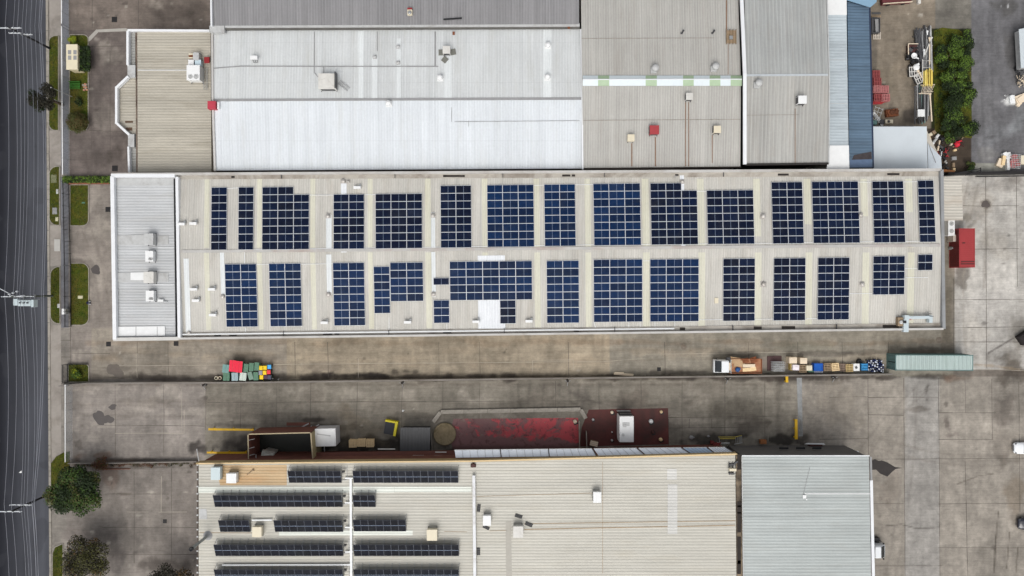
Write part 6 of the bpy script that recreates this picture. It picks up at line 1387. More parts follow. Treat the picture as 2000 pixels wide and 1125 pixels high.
# light ute/truck beside the south-east warehouse, partly hidden by its roof
def truck_cab(M_, t, w_, paint, L_=1.7, h_=2.1):
    mb = MB(M_); hw = w_/2
    secs = [(L_, [(hw*.9, .5), (hw*.94, .9), (hw*.94, 1.1), (hw*.86, 1.25), (hw*.5, 1.28), (.01, 1.28)]), (L_-.12, [(hw, .45), (hw, .9), (hw, 1.15), (hw*.92, 1.33), (hw*.5, 1.36), (.01, 1.36)]), (L_-.98, [(hw, .45), (hw, .9), (hw*.96, 1.3), (hw*.86, h_-.05), (hw*.5, h_), (.01, h_)]), (.08, [(hw, .45), (hw, .9), (hw*.96, 1.3), (hw*.88, h_-.05), (hw*.5, h_), (.01, h_)]), (0, [(hw*.95, .5), (hw*.96, .9), (hw*.92, 1.3), (hw*.84, h_-.1), (hw*.5, h_-.05), (.01, h_-.05)])]
    vs, fs = loft(secs); mb.add(vs, fs, 0, True); mb.build('cab', paint, t)
    mb = MB(M_); mb.add([(L_-.14, hw*.86, 1.41), (L_-.14, -hw*.86, 1.41), (L_-.97, -hw*.82, h_+.03), (L_-.97, hw*.82, h_+.03)], [(0, 3, 2, 1)]); o = mb.build('windscreen', M['glass'], t)
    o.location.x += 0; mb2 = MB(M_); [mb2.bar((L_-.16, y, 1.47), (L_-.4, y+.5, 1.68), .03, .03) for y in (-.6, 0)]; mb2.build('wiper', M['black'], o)
    mb = MB(M_); mb.box((L_-1.0)/2+.02, 0, h_+.004, L_-1.05, w_*.78, .03); mb.build('cab_roof', paint, t, bevel=.02)
    for s_ in (-1, 1):
        mb = MB(M_); mb.box(L_-.35, s_*(hw+.14), 1.3, .12, .22, .32); mb.build('mirror', M['black'], t)
        mb = MB(M_); mb.box(L_-.05, s_*hw*.72, .75, .1, .3, .18); mb.build('headlight', M['lgrey'], t)
M_ = MW(1697, 1070, 0, 0) @ Matrix.Translation((0, 0, 0)); t = thing('parked_truck', 'white truck cab poking out from under the roof edge of the blue-grey warehouse', 'truck', (M_.translation.x, M_.translation.y, 0))
truck_cab(M_, t, 2.1, wp_, 1.9, 2.0)
mb = MB(M_); mb.box(-1.6, 0, .8, 3.2, 2.1, .15); mb.box(-1.6, 0, .5, 3.6, .8, .3); mb.build('tray', M['grey'], t)
for x in (1.1, -2.2):
    for y in (-.95, .95): wheel(t, M_, x, y, .36)
mb = MB(M_); mb.box(.7, 1.55, .0, 1.3, .5, .7); mb.bar((1.2, 1.5, .6), (1.7, 1.2, .5), .15, .15); mb.top('tool_crate', M['black'], 'dark crate beside the white truck cab at the warehouse wall', 'crate')
# flatbed truck in the alley
M_ = MW(1416, 713.3, 0, 180); t = thing('flatbed_truck', 'white-cabbed flatbed truck parked facing left in the south alley', 'truck', (M_.translation.x, M_.translation.y, 0))
M_ = M_ @ Matrix.Translation((0, 0, 0)); truck_cab(M_, t, 2.1, wp_, 2.15, 2.15)
rustbed = pmat('rusty_tray', S(172, 128, 96), .85, var=.25, scale=2, dirt=S(158, 84, 56), dirt_amt=.7)
M3 = M_ @ Matrix.Translation((-.25, 0, 0))
mb = MB(M3); mb.box(-2.6, 0, .95, 5.1, 2.3, .12); mb.build('tray', rustbed, t)
mb = MB(M3); mb.box(-2.6, 1.13, 1.07, 5.0, .05, .35); mb.box(-2.6, -1.13, 1.07, 5.0, .05, .35); mb.box(-5.12, 0, 1.07, .05, 2.2, .35); mb.build('tray_side', pmat('tray_side_rust', S(150, 92, 60), .8, var=.2), t)
mb = MB(M3); mb.box(-.08, 0, 1.07, .08, 2.1, 1.0); [mb.box(-.08, y, 2.0, .14, .08, .2) for y in (-1, 0, 1)]; mb.build('headboard', M['lgrey'], t)
mb = MB(M3); mb.box(-2.3, 0, .55, 5.4, .8, .35); mb.build('chassis', M['black'], t)
for x in (1.3, -3.4):
    for y in (-.92, .92): wheel(t, M_, x, y, .38)
def bx(px, py, z, w_, l_, h_, mat_, name, label, cat, group=None, deg=0, bevel=.02):
    M2 = MW(px, py, z+h_, deg); mb = MB(M2 @ Matrix.Translation((0, 0, -h_)))
    mb.box(0, 0, 0, w_, l_, h_*.96); mb.box(0, 0, h_*.96+.002, w_*.96, l_*.46, h_*.04) ; mb.box(0, l_*.26, h_*.96+.001, w_*.92, l_*.40, .012); mb.box(0, -l_*.26, h_*.96+.001, w_*.92, l_*.40, .012)
    return mb.top(name, mat_, label, cat, group, bevel)
bx(1424, 716, 1.07, .75, 1.2, .9, M['pale'], 'box', 'pale tall box on the truck tray just behind the headboard', 'box')
bx(1423, 702, 1.07, .7, .6, .5, M['dgrey'], 'box', 'dark lump of gear in the tray corner behind the headboard', 'box')
for i, (px, py, w_, l_, h_, m_, lb) in enumerate(((1436, 704, 1.6, 1.0, .12, 'board', 'large flattened cardboard sheet at the front of the truck tray'), (1444, 710, 1.7, 1.0, .08, 'board', 'flattened cardboard sheet in the middle of the truck tray'),
        (1463, 714.5, 1.9, .5, .25, 'pale', 'pale timber stack lying lengthwise on the truck tray'), (1460, 722, 1.5, .55, .15, 'wood', 'wooden slab at the wall side of the truck tray'), (1472, 720.5, .8, .6, .15, 'wood', 'small wooden slab at the tail of the truck tray'), (1456, 704, 1.0, .7, .06, 'rust', 'rusty sheet in the back of the truck tray'), (1472, 703, 1.0, .9, .08, 'rust', 'deep red-brown sheet at the tail of the truck tray'))):
    bx(px, py, 1.08+.01*i, w_, l_, h_, M[m_], 'sheet', lb, 'board', deg=i*4-8)
mb = MB(MW(1440, 721.5, 1.1)); mb.lathe(0, 0, [(.35, 0), (.4, .15), (.28, .3), (0, .34)], 9); mb.box(.3, .1, 0, .3, .35, .2); mb.top('tarpaulin', pmat('blue_tarp', S(40, 84, 140), .6, var=.2), 'crumpled blue tarpaulin on the truck tray', 'tarpaulin')
# things between the truck and the container
sheet('steel_ramp', [[(1481, 697), (1497, 697), (1497, 722), (1481, 722)]], pmat('ramp_grey', S(138, 128, 118), .8, var=.15), .02)
mb = MB(MW(1511, 711, 0)); mb.box(-.6, .1, 0, .9, 2.3, .12); mb.box(.55, .85, .0, 1.35, .9, .12); mb.top('rubber_mat', pmat('plum_mat', S(84, 62, 62), .8, var=.15), 'dark plum coloured mat under the wire cage stack', 'mat')
mb = MB(MW(1521, 716, 1.2)); rr_ = random.Random(12)
for L0 in (0, -.6):
    for i in range(7): mb.bar((-.95+i*.315, -.75, L0), (-.95+i*.315, .75, L0+.02*i), .055, .04)
    for j in range(5): mb.bar((-.95, -.72+j*.36, L0+.03), (.95, -.72+j*.36, L0+.03), .055, .04)
for i in range(14): mb.bar((rr_.uniform(-.9, .9), rr_.uniform(-.8, .8), rr_.uniform(-.3, .12)), (rr_.uniform(-.9, .9), rr_.uniform(-.8, .8), rr_.uniform(-.3, .15)), .04, .04)
for sx_ in (-.9, .9):
    for sy in (-.7, .7): mb.bar((sx_, sy, -1.2), (sx_, sy, .05), .06, .06)
mb.top('wire_cage', M['galv'], 'tangled galvanised wire cage stack on the plum mat', 'wire cage')
def pallet_mesh():
    mb = MB()
    for i in range(5): mb.box(0, -.52+i*.26, .12, 1.15, .15, .022)
    for i in range(3): mb.box(-.52+i*.52, 0, .03, .09, 1.16, .09)
    for i in range(3): mb.box(0, -.5+i*.5, 0, 1.15, .1, .028)
    me = bpy.data.meshes.new('pallet'); me.from_pydata([tuple(v) for v in mb.v], [], mb.f); return me
_pmesh = {}
def pallet(px, py, z, mat_, label, deg=0, group=None):
    if mat_.name not in _pmesh: me = pallet_mesh(); me.materials.append(mat_); _pmesh[mat_.name] = me
    o = bpy.data.objects.new('pallet', _pmesh[mat_.name]); C.objects.link(o); p = W(px, py, z+.14); o.location = (p.x, p.y, z); o.rotation_euler = (0, 0, R(deg)); return tag(o, label, 'pallet', group)
def stack(px, py, n, mat_, where, deg=0, group='pallet stacks'):
    b_ = W(px, py, n*.145); nm = ['bottom', 'second from the bottom', 'third from the bottom', 'fourth from the bottom', 'fifth from the bottom', 'sixth from the bottom', 'seventh from the bottom']
    for i in range(n):
        if mat_.name not in _pmesh: me = pallet_mesh(); me.materials.append(mat_); _pmesh[mat_.name] = me
        o = bpy.data.objects.new('pallet', _pmesh[mat_.name]); C.objects.link(o); o.location = (b_.x+rnd.uniform(-.03, .03), b_.y+rnd.uniform(-.03, .03), i*.146); o.rotation_euler = (0, 0, R(deg+rnd.uniform(-2, 2)))
        tag(o, ('top' if i == n-1 else nm[i])+' pallet of '+where, 'pallet', group)
stack(689, 866.5, 6, M['wood'], 'the left stack of the three beside the maroon ledge', 90); stack(705.5, 865.5, 7, M['wood'], 'the middle stack of the three beside the maroon ledge', 90); stack(722.5, 866, 6, M['wood'], 'the right stack of the three beside the maroon ledge', 90)
stack(1568, 720.5, 5, M['wood2'], 'the grey stack under the two pale crates'); stack(1616.5, 717.5, 5, M['wood2'], 'the stack just right of the blue plastic crate')
stack(1632, 717, 6, M['wood'], 'the palest stack in the alley', 4); stack(1647.5, 718, 4, pmat('grey_wood', S(140, 122, 108), .85, var=.2, scale=4), 'the greyish stack right of the palest stack'); stack(1659.5, 719, 5, pmat('straw_wood', S(196, 172, 122), .85, var=.15, scale=4), 'the straw coloured stack left of the white cover')
bx(1549.5, 704, 0, 1.2, .95, 1.5, M['pale'], 'crate', 'pale crate, upper left of the group of four pale crates', 'crate'); bx(1570, 705, 0, 1.1, .9, 1.4, M['pale'], 'crate', 'pale crate, upper right of the group of four pale crates', 'crate')
bx(1555, 718, 0, 1.0, .85, 1.5, pmat('white_board', S(240, 232, 236), .7, var=.03), 'crate', 'whitest crate, lower left of the group of pale crates', 'crate', deg=-3); bx(1581, 719, 0, .9, .8, 1.1, M['cream'], 'crate', 'small cream crate with a green base just left of the red edge', 'crate', deg=2)
bx(1547, 717, 0, .5, 1.0, .9, pmat('yellow_wood', S(190, 164, 96), .8, var=.15), 'crate', 'narrow yellowish crate behind the whitest crate', 'crate'); mb = MB(MW(1582, 724.5, 0)); mb.box(0, 0, 0, .9, .3, .5); mb.box(0, 0, .5, .8, .2, .05); mb.top('crate', M['green'], 'flat green tub below the small cream crate', 'tub')
def crate(px, py, h_, w_, l_, mat_, label, deg=0, slots=5, cat='crate', z=0, fill=None, group=None):
    M2 = MW(px, py, z+h_, deg) @ Matrix.Translation((0, 0, -h_)); mb = MB(M2); t_ = .05
    for s_ in (-1, 1): mb.box(s_*(w_/2-t_/2), 0, 0, t_, l_, h_); mb.box(0, s_*(l_/2-t_/2), 0, w_-2*t_-.002, t_, h_-.003)
    mb.box(0, 0, .02, w_-2*t_-.01, l_-2*t_-.01, .05)
    for i in range(slots): mb.box(0, -l_/2+t_+(i+.5)*(l_-2*t_)/slots, h_-.14, w_-2*t_-.004, (l_-2*t_)/slots*.62, .04, 0, 1)
    return mb.top('crate', [mat_, fill or mat_], label, cat, group)
crate(1599, 717.5, 1.1, 1.35, 1.2, pmat('blue_crate', S(18, 92, 196), .5, var=.1), 'bright blue plastic pallet crate in the alley row', 0, 6, fill=M['bluebox'])
mb = MB(MW(1597, 726, 0)); [mb.box(-.6+i*.2, 0, 0, .12, .3, .35) for i in range(7)]; mb.top('plastic_rack', M['white'], 'white toothed rack at the foot of the bright blue crate', 'rack')
mb = MB(MW(1673, 717.5, .9)); mb.box(0, 0, -.9, .95, 1.15, .9); mb.box(-.05, -.02, .003, .35, .4, .03, .4, 1); mb.top('crate', [M['white'], M['dgrey']], 'white cover with a dark patch, left of the blue drum crates', 'crate')
crate(1689, 717, 1.0, 1.0, 1.1, pmat('steel_blue_crate', S(52, 132, 186), .5, var=.12), 'blue steel-coloured crate left of the white and navy canisters', 0, 4, fill=pmat('sky_blue_lid', S(58, 156, 218), .5, var=.08))
mb = MB(MW(1677, 706, 0)); mb.lathe(0, 0, [(.42, 0), (.45, .3), (.35, .5), (.2, .5), (.15, .2), (0, .2)], 14); mb.top('tyre', M['black'], 'black tyre lying above the white cover', 'tyre')
rr_ = random.Random(21); k = 0
navy = pmat('navy_drum', S(36, 48, 92), .5, var=.2); lid = pmat('white_lid', S(214, 220, 234), .5, var=.05)
for i in range(8):
    for j in range(6):
        px, py = 1697+i*4.1+rr_.uniform(-1, 1), 704+j*4.1+rr_.uniform(-1, 1)+(i > 5)*1.5
        if i == 7 and j < 2: continue
        h_ = rr_.uniform(.45, 1.0); p = W(px, py, h_); mb = MB(Mx(p.x, p.y, 0, rr_.uniform(0, 3))); r_ = rr_.uniform(.13, .17); mb.lathe(0, 0, [(r_, 0), (r_*1.05, h_*.8), (r_*.7, h_*.93), (r_*.7, h_*.95)], 10, 0); mb.lathe(0, 0, [(r_*.78, h_*.94), (r_*.78, h_), (0, h_)], 10, 1); k += 1
        mb.top('canister', [navy if rr_.random() < .7 else M['dgrey'], lid if rr_.random() < .55 else navy], 'navy canister in the jumble of white-lidded canisters left of the green container', 'canister', 'canisters left of the green container')
# ------------------------------------------------------------------ bins
def skip_bin(px, py, w_, l_, h_, mat_, label, deg=0, lids=2, lidmat=None):
    M2 = MW(px, py, h_, deg) @ Matrix.Translation((0, 0, -h_)); t = thing('wheeled_bin', label, 'bin', (M2.translation.x, M2.translation.y, 0), group='large bins in the south alley')
    mb = MB(M2); mb.box(0, 0, .18, w_*.94, l_*.94, h_-.3, taper=.82); mb.box(0, 0, h_-.12, w_, l_, .06); mb.build('body', mat_, t, bevel=.02)
    for k in range(lids):
        mb = MB(M2); x = (k-(lids-1)/2)*w_/lids; mb.box(x, 0, h_-.058, w_/lids-.03, l_+.04, .05)
        for q in range(3): mb.box(x+(q-1)*w_/lids*.28, 0, h_-.008, .05, l_*.85, .02)
        mb.build('lid', lidmat or mat_, t, bevel=.015)
    for sx_ in (-1, 1):
        for sy in (-1, 1): MB(M2).cyl((sx_*w_*.33, sy*l_*.33-.04, .1), (sx_*w_*.33, sy*l_*.33+.04, .1), .1, 10).build('castor', M['rubber'], t)
def wheelie(px, py, mat_, label, deg=0):
    h_ = 1.05; M2 = MW(px, py, h_, deg) @ Matrix.Translation((0, 0, -h_)); t = thing('wheelie_bin', label, 'bin', (M2.translation.x, M2.translation.y, 0), group='small wheelie bins in the south alley')
    bod = pmat('wheelie_bin_green', S(46, 74, 56), .5, var=.1)
    mb = MB(M2); mb.box(0, 0, .08, .52, .62, .9, taper=.78); mb.build('body', bod, t, bevel=.02)
    mb = MB(M2); mb.box(0, 0, .985, .58, .66, .05); mb.box(0, .02, 1.035, .44, .5, .03); mb.build('lid', mat_, t, bevel=.02)
    MB(M2).cyl((-.27, .34, .98), (.27, .34, .98), .02, 6).build('handle', M['black'], t)
    for s_ in (-1, 1): MB(M2).cyl((s_*.27, .26, .1), (s_*.22, .26, .1), .1, 10).build('wheel', M['rubber'], t)
z5 = lambda zx, zy: (420+zx/14.286, 690+zy/14.286)
G = M['green']
for (zx, zy, w_, l_, m_, lb, dg_) in ((295, 430, 1.05, 1.25, M['tgreen'], 'teal green bin at the top left of the bin cluster', -5), (310, 655, 1.05, 1.2, G, 'dark green bin at the bottom left of the bin cluster, by the round timbers', -2), (548, 655, 1.02, 1.22, pmat('pale_grey_bin', S(160, 182, 186), .5, var=.06), 'pale blue-grey bin in the bottom row', 1),
        (775, 650, 1.05, 1.22, pmat('off_white_bin', S(206, 218, 208), .55, var=.06), 'off-white bin in the middle of the bottom row', -6), (860, 410, .75, 1.25, G, 'green bin just right of the red lidded bins', -5), (1010, 385, .75, 1.25, G, 'green bin in the middle of the upper right trio', -3), (1160, 370, .75, 1.25, G, 'green bin at the right of the upper trio, by the yellow lids', -4),
        (985, 630, .72, 1.2, pmat('sage_bin', S(124, 152, 136), .5, var=.08), 'sage green bin tilted sideways in the bottom row', 14), (1135, 640, .78, 1.25, G, 'green bin in the bottom row just left of a yellow lid', 3)):
    skip_bin(*z5(zx, zy), w_, l_, 1.15, m_, lb, dg_, 1 if w_ < .9 else 2)
skip_bin(*z5(485, 355), 1.05, 1.75, 1.4, G, 'large bin with a bright red lid, left one of the red pair', -5, 2, M['redb']); skip_bin(*z5(668, 380), 1.05, 1.75, 1.4, G, 'large bin with a bright red lid, right one of the red pair', -5, 2, M['redb'])
yl = pmat('yellow_lid', S(246, 208, 16), .45, var=.05)
for zx, zy, m_, lb in ((1278, 410, yl, 'yellow lidded bin at the top left of the small bins'), (1392, 405, yl, 'yellow lidded bin at the top middle of the small bins'), (1512, 380, pmat('sky_lid', S(80, 178, 240), .45, var=.05), 'light blue lidded bin'), (1265, 545, pmat('grey_lid', S(150, 148, 162), .45, var=.1), 'grey lidded bin among the yellow lids'),
        (1380, 540, yl, 'yellow lidded bin in the centre of the small bins'), (1495, 525, pmat('scarlet_lid', S(232, 48, 62), .45, var=.05), 'scarlet lidded bin below the light blue lid'), (1292, 668, yl, 'yellow lidded bin at the bottom of the small bins'), (1410, 660, pmat('plum_lid', S(74, 40, 70), .5, var=.1), 'plum lidded bin beside the boundary wall'), (1515, 670, pmat('slate_lid', S(70, 70, 92), .5, var=.2), 'slate lidded bin at the bottom right of the bin cluster')):
    wheelie(*z5(zx, zy), m_, lb, rnd.uniform(-3, 3))
for px, lb in ((422, 'left'), (429.3, 'right')):
    p = W(px, 738.5, .7); mb = MB(); mb.lathe(p.x, p.y, [(.27, 0), (.28, .7)], 16, 1); mb.lathe(p.x, p.y, [(.28, .7), (.2, .705), (.19, .70), (0, .70)], 16, 0); mb.top('timber_reel', [M['cream'] if lb == 'left' else M['pale'], M['wood2']], 'round pale timber reel end beside the bins, '+lb+' one', 'reel', 'round timber reels')
mb = MB(MW(536, 741, 0)); rr_ = random.Random(4)
for i in range(12): mb.box(rr_.uniform(-.8, .8), rr_.uniform(-.3, .3), 0, rr_.uniform(.06, .3), rr_.uniform(.05, .2), rr_.uniform(.05, .2), rr_.uniform(0, 3), i % 2)
mb.top('rubbish', [M['lgrey'], M['dgrey']], 'scatter of grey rubbish between the bins and the boundary wall', 'rubbish')
mb = MB(MW(1218, 731, 0, -4)); mb.box(0, 0, 0, 3.1, .35, .12); mb.box(-.7, .15, .12, 1.4, .3, .08, .05); mb.top('timber', M['pale'], 'pale timber offcuts by the boundary wall in the south alley', 'timber')
# ------------------------------------------------------------------ loading area north of the south warehouse
def rail_beam(x0, y0, x1, y1, z, label, name='guard_rail', w_=.45, posts=3):
    a, b_ = W(x0, y0, z), W(x1, y1, z); c_ = (a+b_)/2; t = thing(name, label, 'guard rail', (c_.x, c_.y, 0)); n = (b_-a).normalized()
    mb = MB(); mb.bar(a-Vector((0, 0, .1)), b_-Vector((0, 0, .1)), w_*.8, .2); mb.build('beam', M['yellow'], t, bevel=.02)
    sd = Vector((-n.y, n.x, 0)); mb = MB(); mb.bar(a+sd*w_*.32+Vector((0, 0, .015)), b_+sd*w_*.32+Vector((0, 0, .015)), .07, .06); mb.bar(a-sd*w_*.32+Vector((0, 0, .015)), b_-sd*w_*.32+Vector((0, 0, .015)), .07, .06); mb.build('flange', M['yellow'], t)
    for i in range(posts):
        p = a.lerp(b_, (i+.15)/(posts-.7)); MB().box(p.x, p.y, 0, .16, .16, z-.12).build('post', M['yellow'], t)
rail_beam(407, 838.5, 495, 839.5, 1.2, 'upper yellow guard rail beside the maroon roofless enclosure', w_=.4); rail_beam(404, 884, 482, 884.5, 1.2, 'lower yellow guard rail beside the maroon roofless enclosure', w_=.34)
rail_beam(1555, 819, 1555.5, 858, 1.0, 'long orange-yellow guard rail standing across the speed hump end', w_=.52); rail_beam(1536.8, 735, 1537.2, 747, 1.0, 'short orange-yellow guard post block by the boundary wall', w_=.48, posts=2)
# roofless enclosure
ez = 4.8; t = thing('loading_enclosure', 'roofless maroon enclosure with tan edges and a dark wet floor', 'enclosure', (W(548, 858).x, W(548, 858).y, 0))
cA, cB, cD, cE = W(484.5, 848, ez), W(607, 845, ez), W(611, 897, ez), W(485.5, 900, ez)
mr = pmat('maroon_enclosure', S(122, 78, 66), .75, var=.2, scale=.6, dirt=S(78, 56, 48), dirt_amt=.6); rimm = pmat('tan_rim', S(176, 162, 132), .7, var=.1)
for a, b_ in ((cA, cB), (cB, cD), (cE, cA)):
    mb = MB(); d_ = (b_-a).normalized()*.08; mb.bar(Vector((a.x, a.y, ez/2))+d_, Vector((b_.x, b_.y, ez/2))-d_, .12, ez); mb.build('wall', mr if a is not cB else pmat('tan_wall', S(168, 154, 116), .8, var=.12), t)
    mb = MB(); mb.bar(Vector((a.x, a.y, ez+.02))+d_*1.05, Vector((b_.x, b_.y, ez+.02))-d_*1.05, .16, .05); mb.build('rim', rimm, t)
MB().bar(Vector((*W(560, 828, 0).xy, .03)), Vector((*W(606, 828, 0).xy, .03)), .5, .06).build('threshold', mr, t)
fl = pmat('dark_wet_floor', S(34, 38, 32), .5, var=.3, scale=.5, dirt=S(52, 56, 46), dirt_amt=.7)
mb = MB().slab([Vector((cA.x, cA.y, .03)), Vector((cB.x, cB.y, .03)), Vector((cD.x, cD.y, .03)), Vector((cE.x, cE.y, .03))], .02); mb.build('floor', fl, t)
mb = MB(); 
for y in (860, 876, 890): mb.bar(W(486, y, ez-.2), W(497, y-3, ez-.9), .08, .08)
mb.bar(W(500, 899, 4), W(500, 888, 4.3), .1, .1); mb.build('bracket', M['lgrey'], t)
mb = MB(MW(524, 886, 2.2, -12)); mb.box(0, 0, -2.1, 1.6, .7, 2.0); mb.add([(-1.0, -.45, 0), (1.0, -.45, 0), (1.05, .45, 0), (-.95, .5, 0), (-.9, -.4, .5), (.9, -.35, .35), (.95, .4, .5), (-.85, .42, .6), (0, 0, .3)], [(0, 1, 5, 4), (1, 2, 6, 5), (2, 3, 7, 6), (3, 0, 4, 7), (4, 5, 8), (5, 6, 8), (6, 7, 8), (7, 4, 8)])
mb.top('tarpaulin', pmat('white_tarp', S(206, 210, 200), .6, var=.12), 'crumpled white tarpaulin inside the roofless maroon enclosure', 'tarpaulin')
# striped ramp planks beside enclosure
mb = MB()
for a, b_ in (((588, 835), (603, 827)), ((597, 840), (609, 832)), ((617, 833), (623, 829))): p, q = W(*a, .06), W(*b_, .06); mb.bar(p, q, .18, .08)
mb.top('planks', M['lgrey'], 'three pale planks lying askew above the roofless enclosure', 'planks')
t = thing('white_tank', 'white box shaped cabin standing right of the roofless enclosure', 'cabin', (W(640, 855).x, W(640, 855).y, 0))
mb = MB(MW(635.5, 854.5, 2.9, 1.5) @ Matrix.Translation((0, 0, -2.9))); mb.box(0, 0, .1, 3.15, 2.7, 2.75); mb.build('body', pmat('cabin_side', S(206, 206, 208), .5, var=.06), t, bevel=.03)
mb = MB(MW(635.5, 854.5, 2.9, 1.5)); mb.box(0, 0, -.045, 3.2, 2.75, .05); mb.build('roof', M['white'], t, bevel=.02); mb = MB(MW(632, 852, 2.93, -8)); mb.box(0, .2, 0, 2.1, .16, .02); mb.build('roof_seam', M['lgrey'], t)
mb = MB(MW(657, 855, 1.4)); mb.box(0.0, 0, 0, .2, .9, .9); mb.build('vent', M['grey'], t)
mb = MB(); mb.bar(W(633.5, 872, .12), W(634, 899, .12), .12, .12); mb.top('white_pole', M['pipe'], 'white pipe standing down from the white cabin to the warehouse', 'pipe')
# yellow edged skip and dark shed
M2 = MW(762, 836, 1.0, -10); t = thing('skip_bin', 'small dark skip with a bright yellow L-shaped rim', 'skip', (M2.translation.x, M2.translation.y, 0)); M2 = M2 @ Matrix.Translation((0, 0, -1))
mb = MB(M2); mb.box(-.15, -.1, .05, 1.5, 1.9, .85, taper=.85); mb.build('body', pmat('navy_black', S(34, 36, 44), .6, var=.15), t)
mb = MB(M2); mb.box(.85, 0, .0, .4, 2.3, 1.0); mb.box(-.17, 1.0, .0, 1.62, .28, .98); mb.build('rim', pmat('bright_yellow', S(222, 206, 14), .5, var=.08), t, bevel=.02)
t = thing('shed', 'flat dark charcoal shed left of the round concrete lid', 'shed', (W(811, 860).x, W(811, 860).y, 0))
MB().slab([W(784, 838, 2.3), W(838, 838, 2.3), W(838, 882, 2.3), W(784, 882, 2.3)], ('to', 0)).build('wall', pmat('shed_wall', S(52, 52, 52), .8, var=.1), t); MB().slab([W(782, 835, 2.5), W(840, 835, 2.5), W(840, 885, 2.5), W(781, 885, 2.5)], .12).build('roof', corr('shed_roof', S(72, 73, 75), 'x', .5, .08, .06), t)
MB().bar(W(841.5, 833, .1), W(844.5, 879, .1), .12, .9).top('low_wall', M['conc'], 'thin pale kerb wall between the charcoal shed and the round lid', 'low wall')
p = W(869, 847); mb = MB(); mb.lathe(p.x, p.y, [(1.78, 0), (1.78, .5), (1.7, .56), (1.6, .56), (1.55, .48), (.02, .52)], 40); mb.top('tank_lid', pmat('mossy_concrete', S(142, 128, 102), .9, var=.25, scale=1.2, dirt=S(84, 80, 48), dirt_amt=.8, bump=.4), 'round mossy concrete tank lid at the left end of the red floor', 'tank lid')
# marks on ledge
mb = MB()
for x0, x1, y in ((738, 772, 877), (806, 828, 890), (640, 652, 893), (678, 690, 893), (727, 741, 893), (756, 770, 892), (850, 872, 883), (848, 876, 890)): mb.bar(W(x0, y, 3.25), W(x1, y, 3.25), .16, .03)
mb.build('roof_bracket', M['offwhite'], so)
mb = MB(); mb.bar(W(1131, 822, .6), W(1132, 878, .6), .1, .9); mb.bar(W(1145, 842, .6), W(1146, 878, .6), .1, .9); mb.top('low_wall', M['conc'], 'pair of thin pale walls between the red floor and the dark red pad', 'low wall')
M2 = MW(1224, 838.5, 3.0) @ Matrix.Translation((0, 0, -3)); t = thing('generator', 'tall white box unit with a black grille end on the dark red pad', 'generator', (M2.translation.x, M2.translation.y, 0))
mb = MB(M2); mb.box(0, 0, .15, 2.2, 4.0, 2.85); mb.build('body', M['white'], t, bevel=.04)
mb = MB(M2); mb.box(0, 2.1, .15, 1.9, .2, 2.2); [mb.box(-.8+.2*i, 2.22, .2, .05, .05, 2.1, 0, 1) for i in range(9)]; mb.box(-.1, 2.45, 0, 2.1, .08, .9, 0, 1); mb.build('grille', [M['black'], M['lgrey']], t)
mb = MB(M2); mb.box(-.1, .8, 3.0, 1.1, .55, .05); mb.box(-.3, .55, 3.0, .5, .4, .12); mb.lathe(-.55, -.85, [(.2, 3.0), (.2, 3.12), (0, 3.14)], 12); mb.build('roof_hatch', M['lgrey'], t, bevel=.02); MB(M2).box(0, 0, 0, 2.0, 3.8, .15).build('skid', M['black'], t)
for px, py, m_, lb, s_ in ((1271, 822.5, 'white', 'white capped pipe stub on the right of the dark red pad', .35), (1195, 805, 'pale', 'pale capped stub at the upper left of the dark red pad', .26), (1291, 804, 'wood', 'tan capped stub at the upper right of the dark red pad', .24), (1290, 858, 'wood', 'yellowish stub at the lower right of the dark red pad', .3), (1275, 844, 'maroon', 'maroon ring on the dark red pad', .25), (1158, 819, 'lgrey', 'small grey scrap at the left of the dark red pad', .2), (1195, 859.5, 'lgrey', 'small grey scrap left of the white box unit', .18), (1195, 843.5, 'white', 'tiny white dot left of the white box unit', .1), (1123, 823, 'pale', 'pale square block on the bright part of the red floor', .3)):
    mb = MB(MW(px, py, .01)); mb.box(.1, -.15, 0, s_*2.2, s_*2.4, .05, .3, 1); mb.lathe(0, 0, [(s_, 0), (s_, .3), (s_*.6, .38), (0, .38)], 9); mb.top('pipe_stub', [M[m_], M['black']], lb, 'pipe stub')
mb = MB(MW(1160, 866.5, .6, -14)); mb.box(0, 0, -.6, 1.2, .8, .6); [mb.box(0, (i-1)*.27, 0, 1.25, .22, .04, 0, 1) for i in range(3)]; mb.top('crate', [M['wood2'], M['pale']], 'pinkish timber crate at the lower left corner of the dark red pad', 'crate')
# yellow rail platform, red machine, boxes in the shade
t = thing('platform_ladder', 'yellow-railed access platform lying in the dark strip by the warehouses', 'access platform', (W(1427, 861).x, W(1427, 861).y, 0)); yd = pmat('faded_yellow', S(176, 160, 70), .6, var=.2)
mb = MB(); mb.bar(W(1403, 853.5, 1.1), W(1436, 853.5, 1.1), .1, .08); mb.bar(W(1436, 853.5, 1.1), W(1449, 850.5, 1.1), .1, .08); mb.bar(W(1404, 856.5, .8), W(1436, 856.5, .8), .16, .05); mb.build('handrail', yd, t)
mb = MB(); [mb.bar(W(x, 853.8-(x-1436)*.2, 1.05), W(x+.5, 867-(x-1436)*.12, .3), .06, .05) for x in (1437, 1440.5, 1443.5, 1446, 1448.5)]; mb.bar(W(1404, 853.5, 1.1), W(1406, 866, .3), .07, .06); mb.bar(W(1401, 864.5, .4), W(1425, 864.5, .4), .08, .06); mb.bar(W(1403, 866.5, .4), W(1425, 866.5, .4), .08, .06); mb.bar(W(1434, 867.5, .35), W(1450, 864.5, .35), .08, .06); mb.build('rung', M['lgrey'], t)
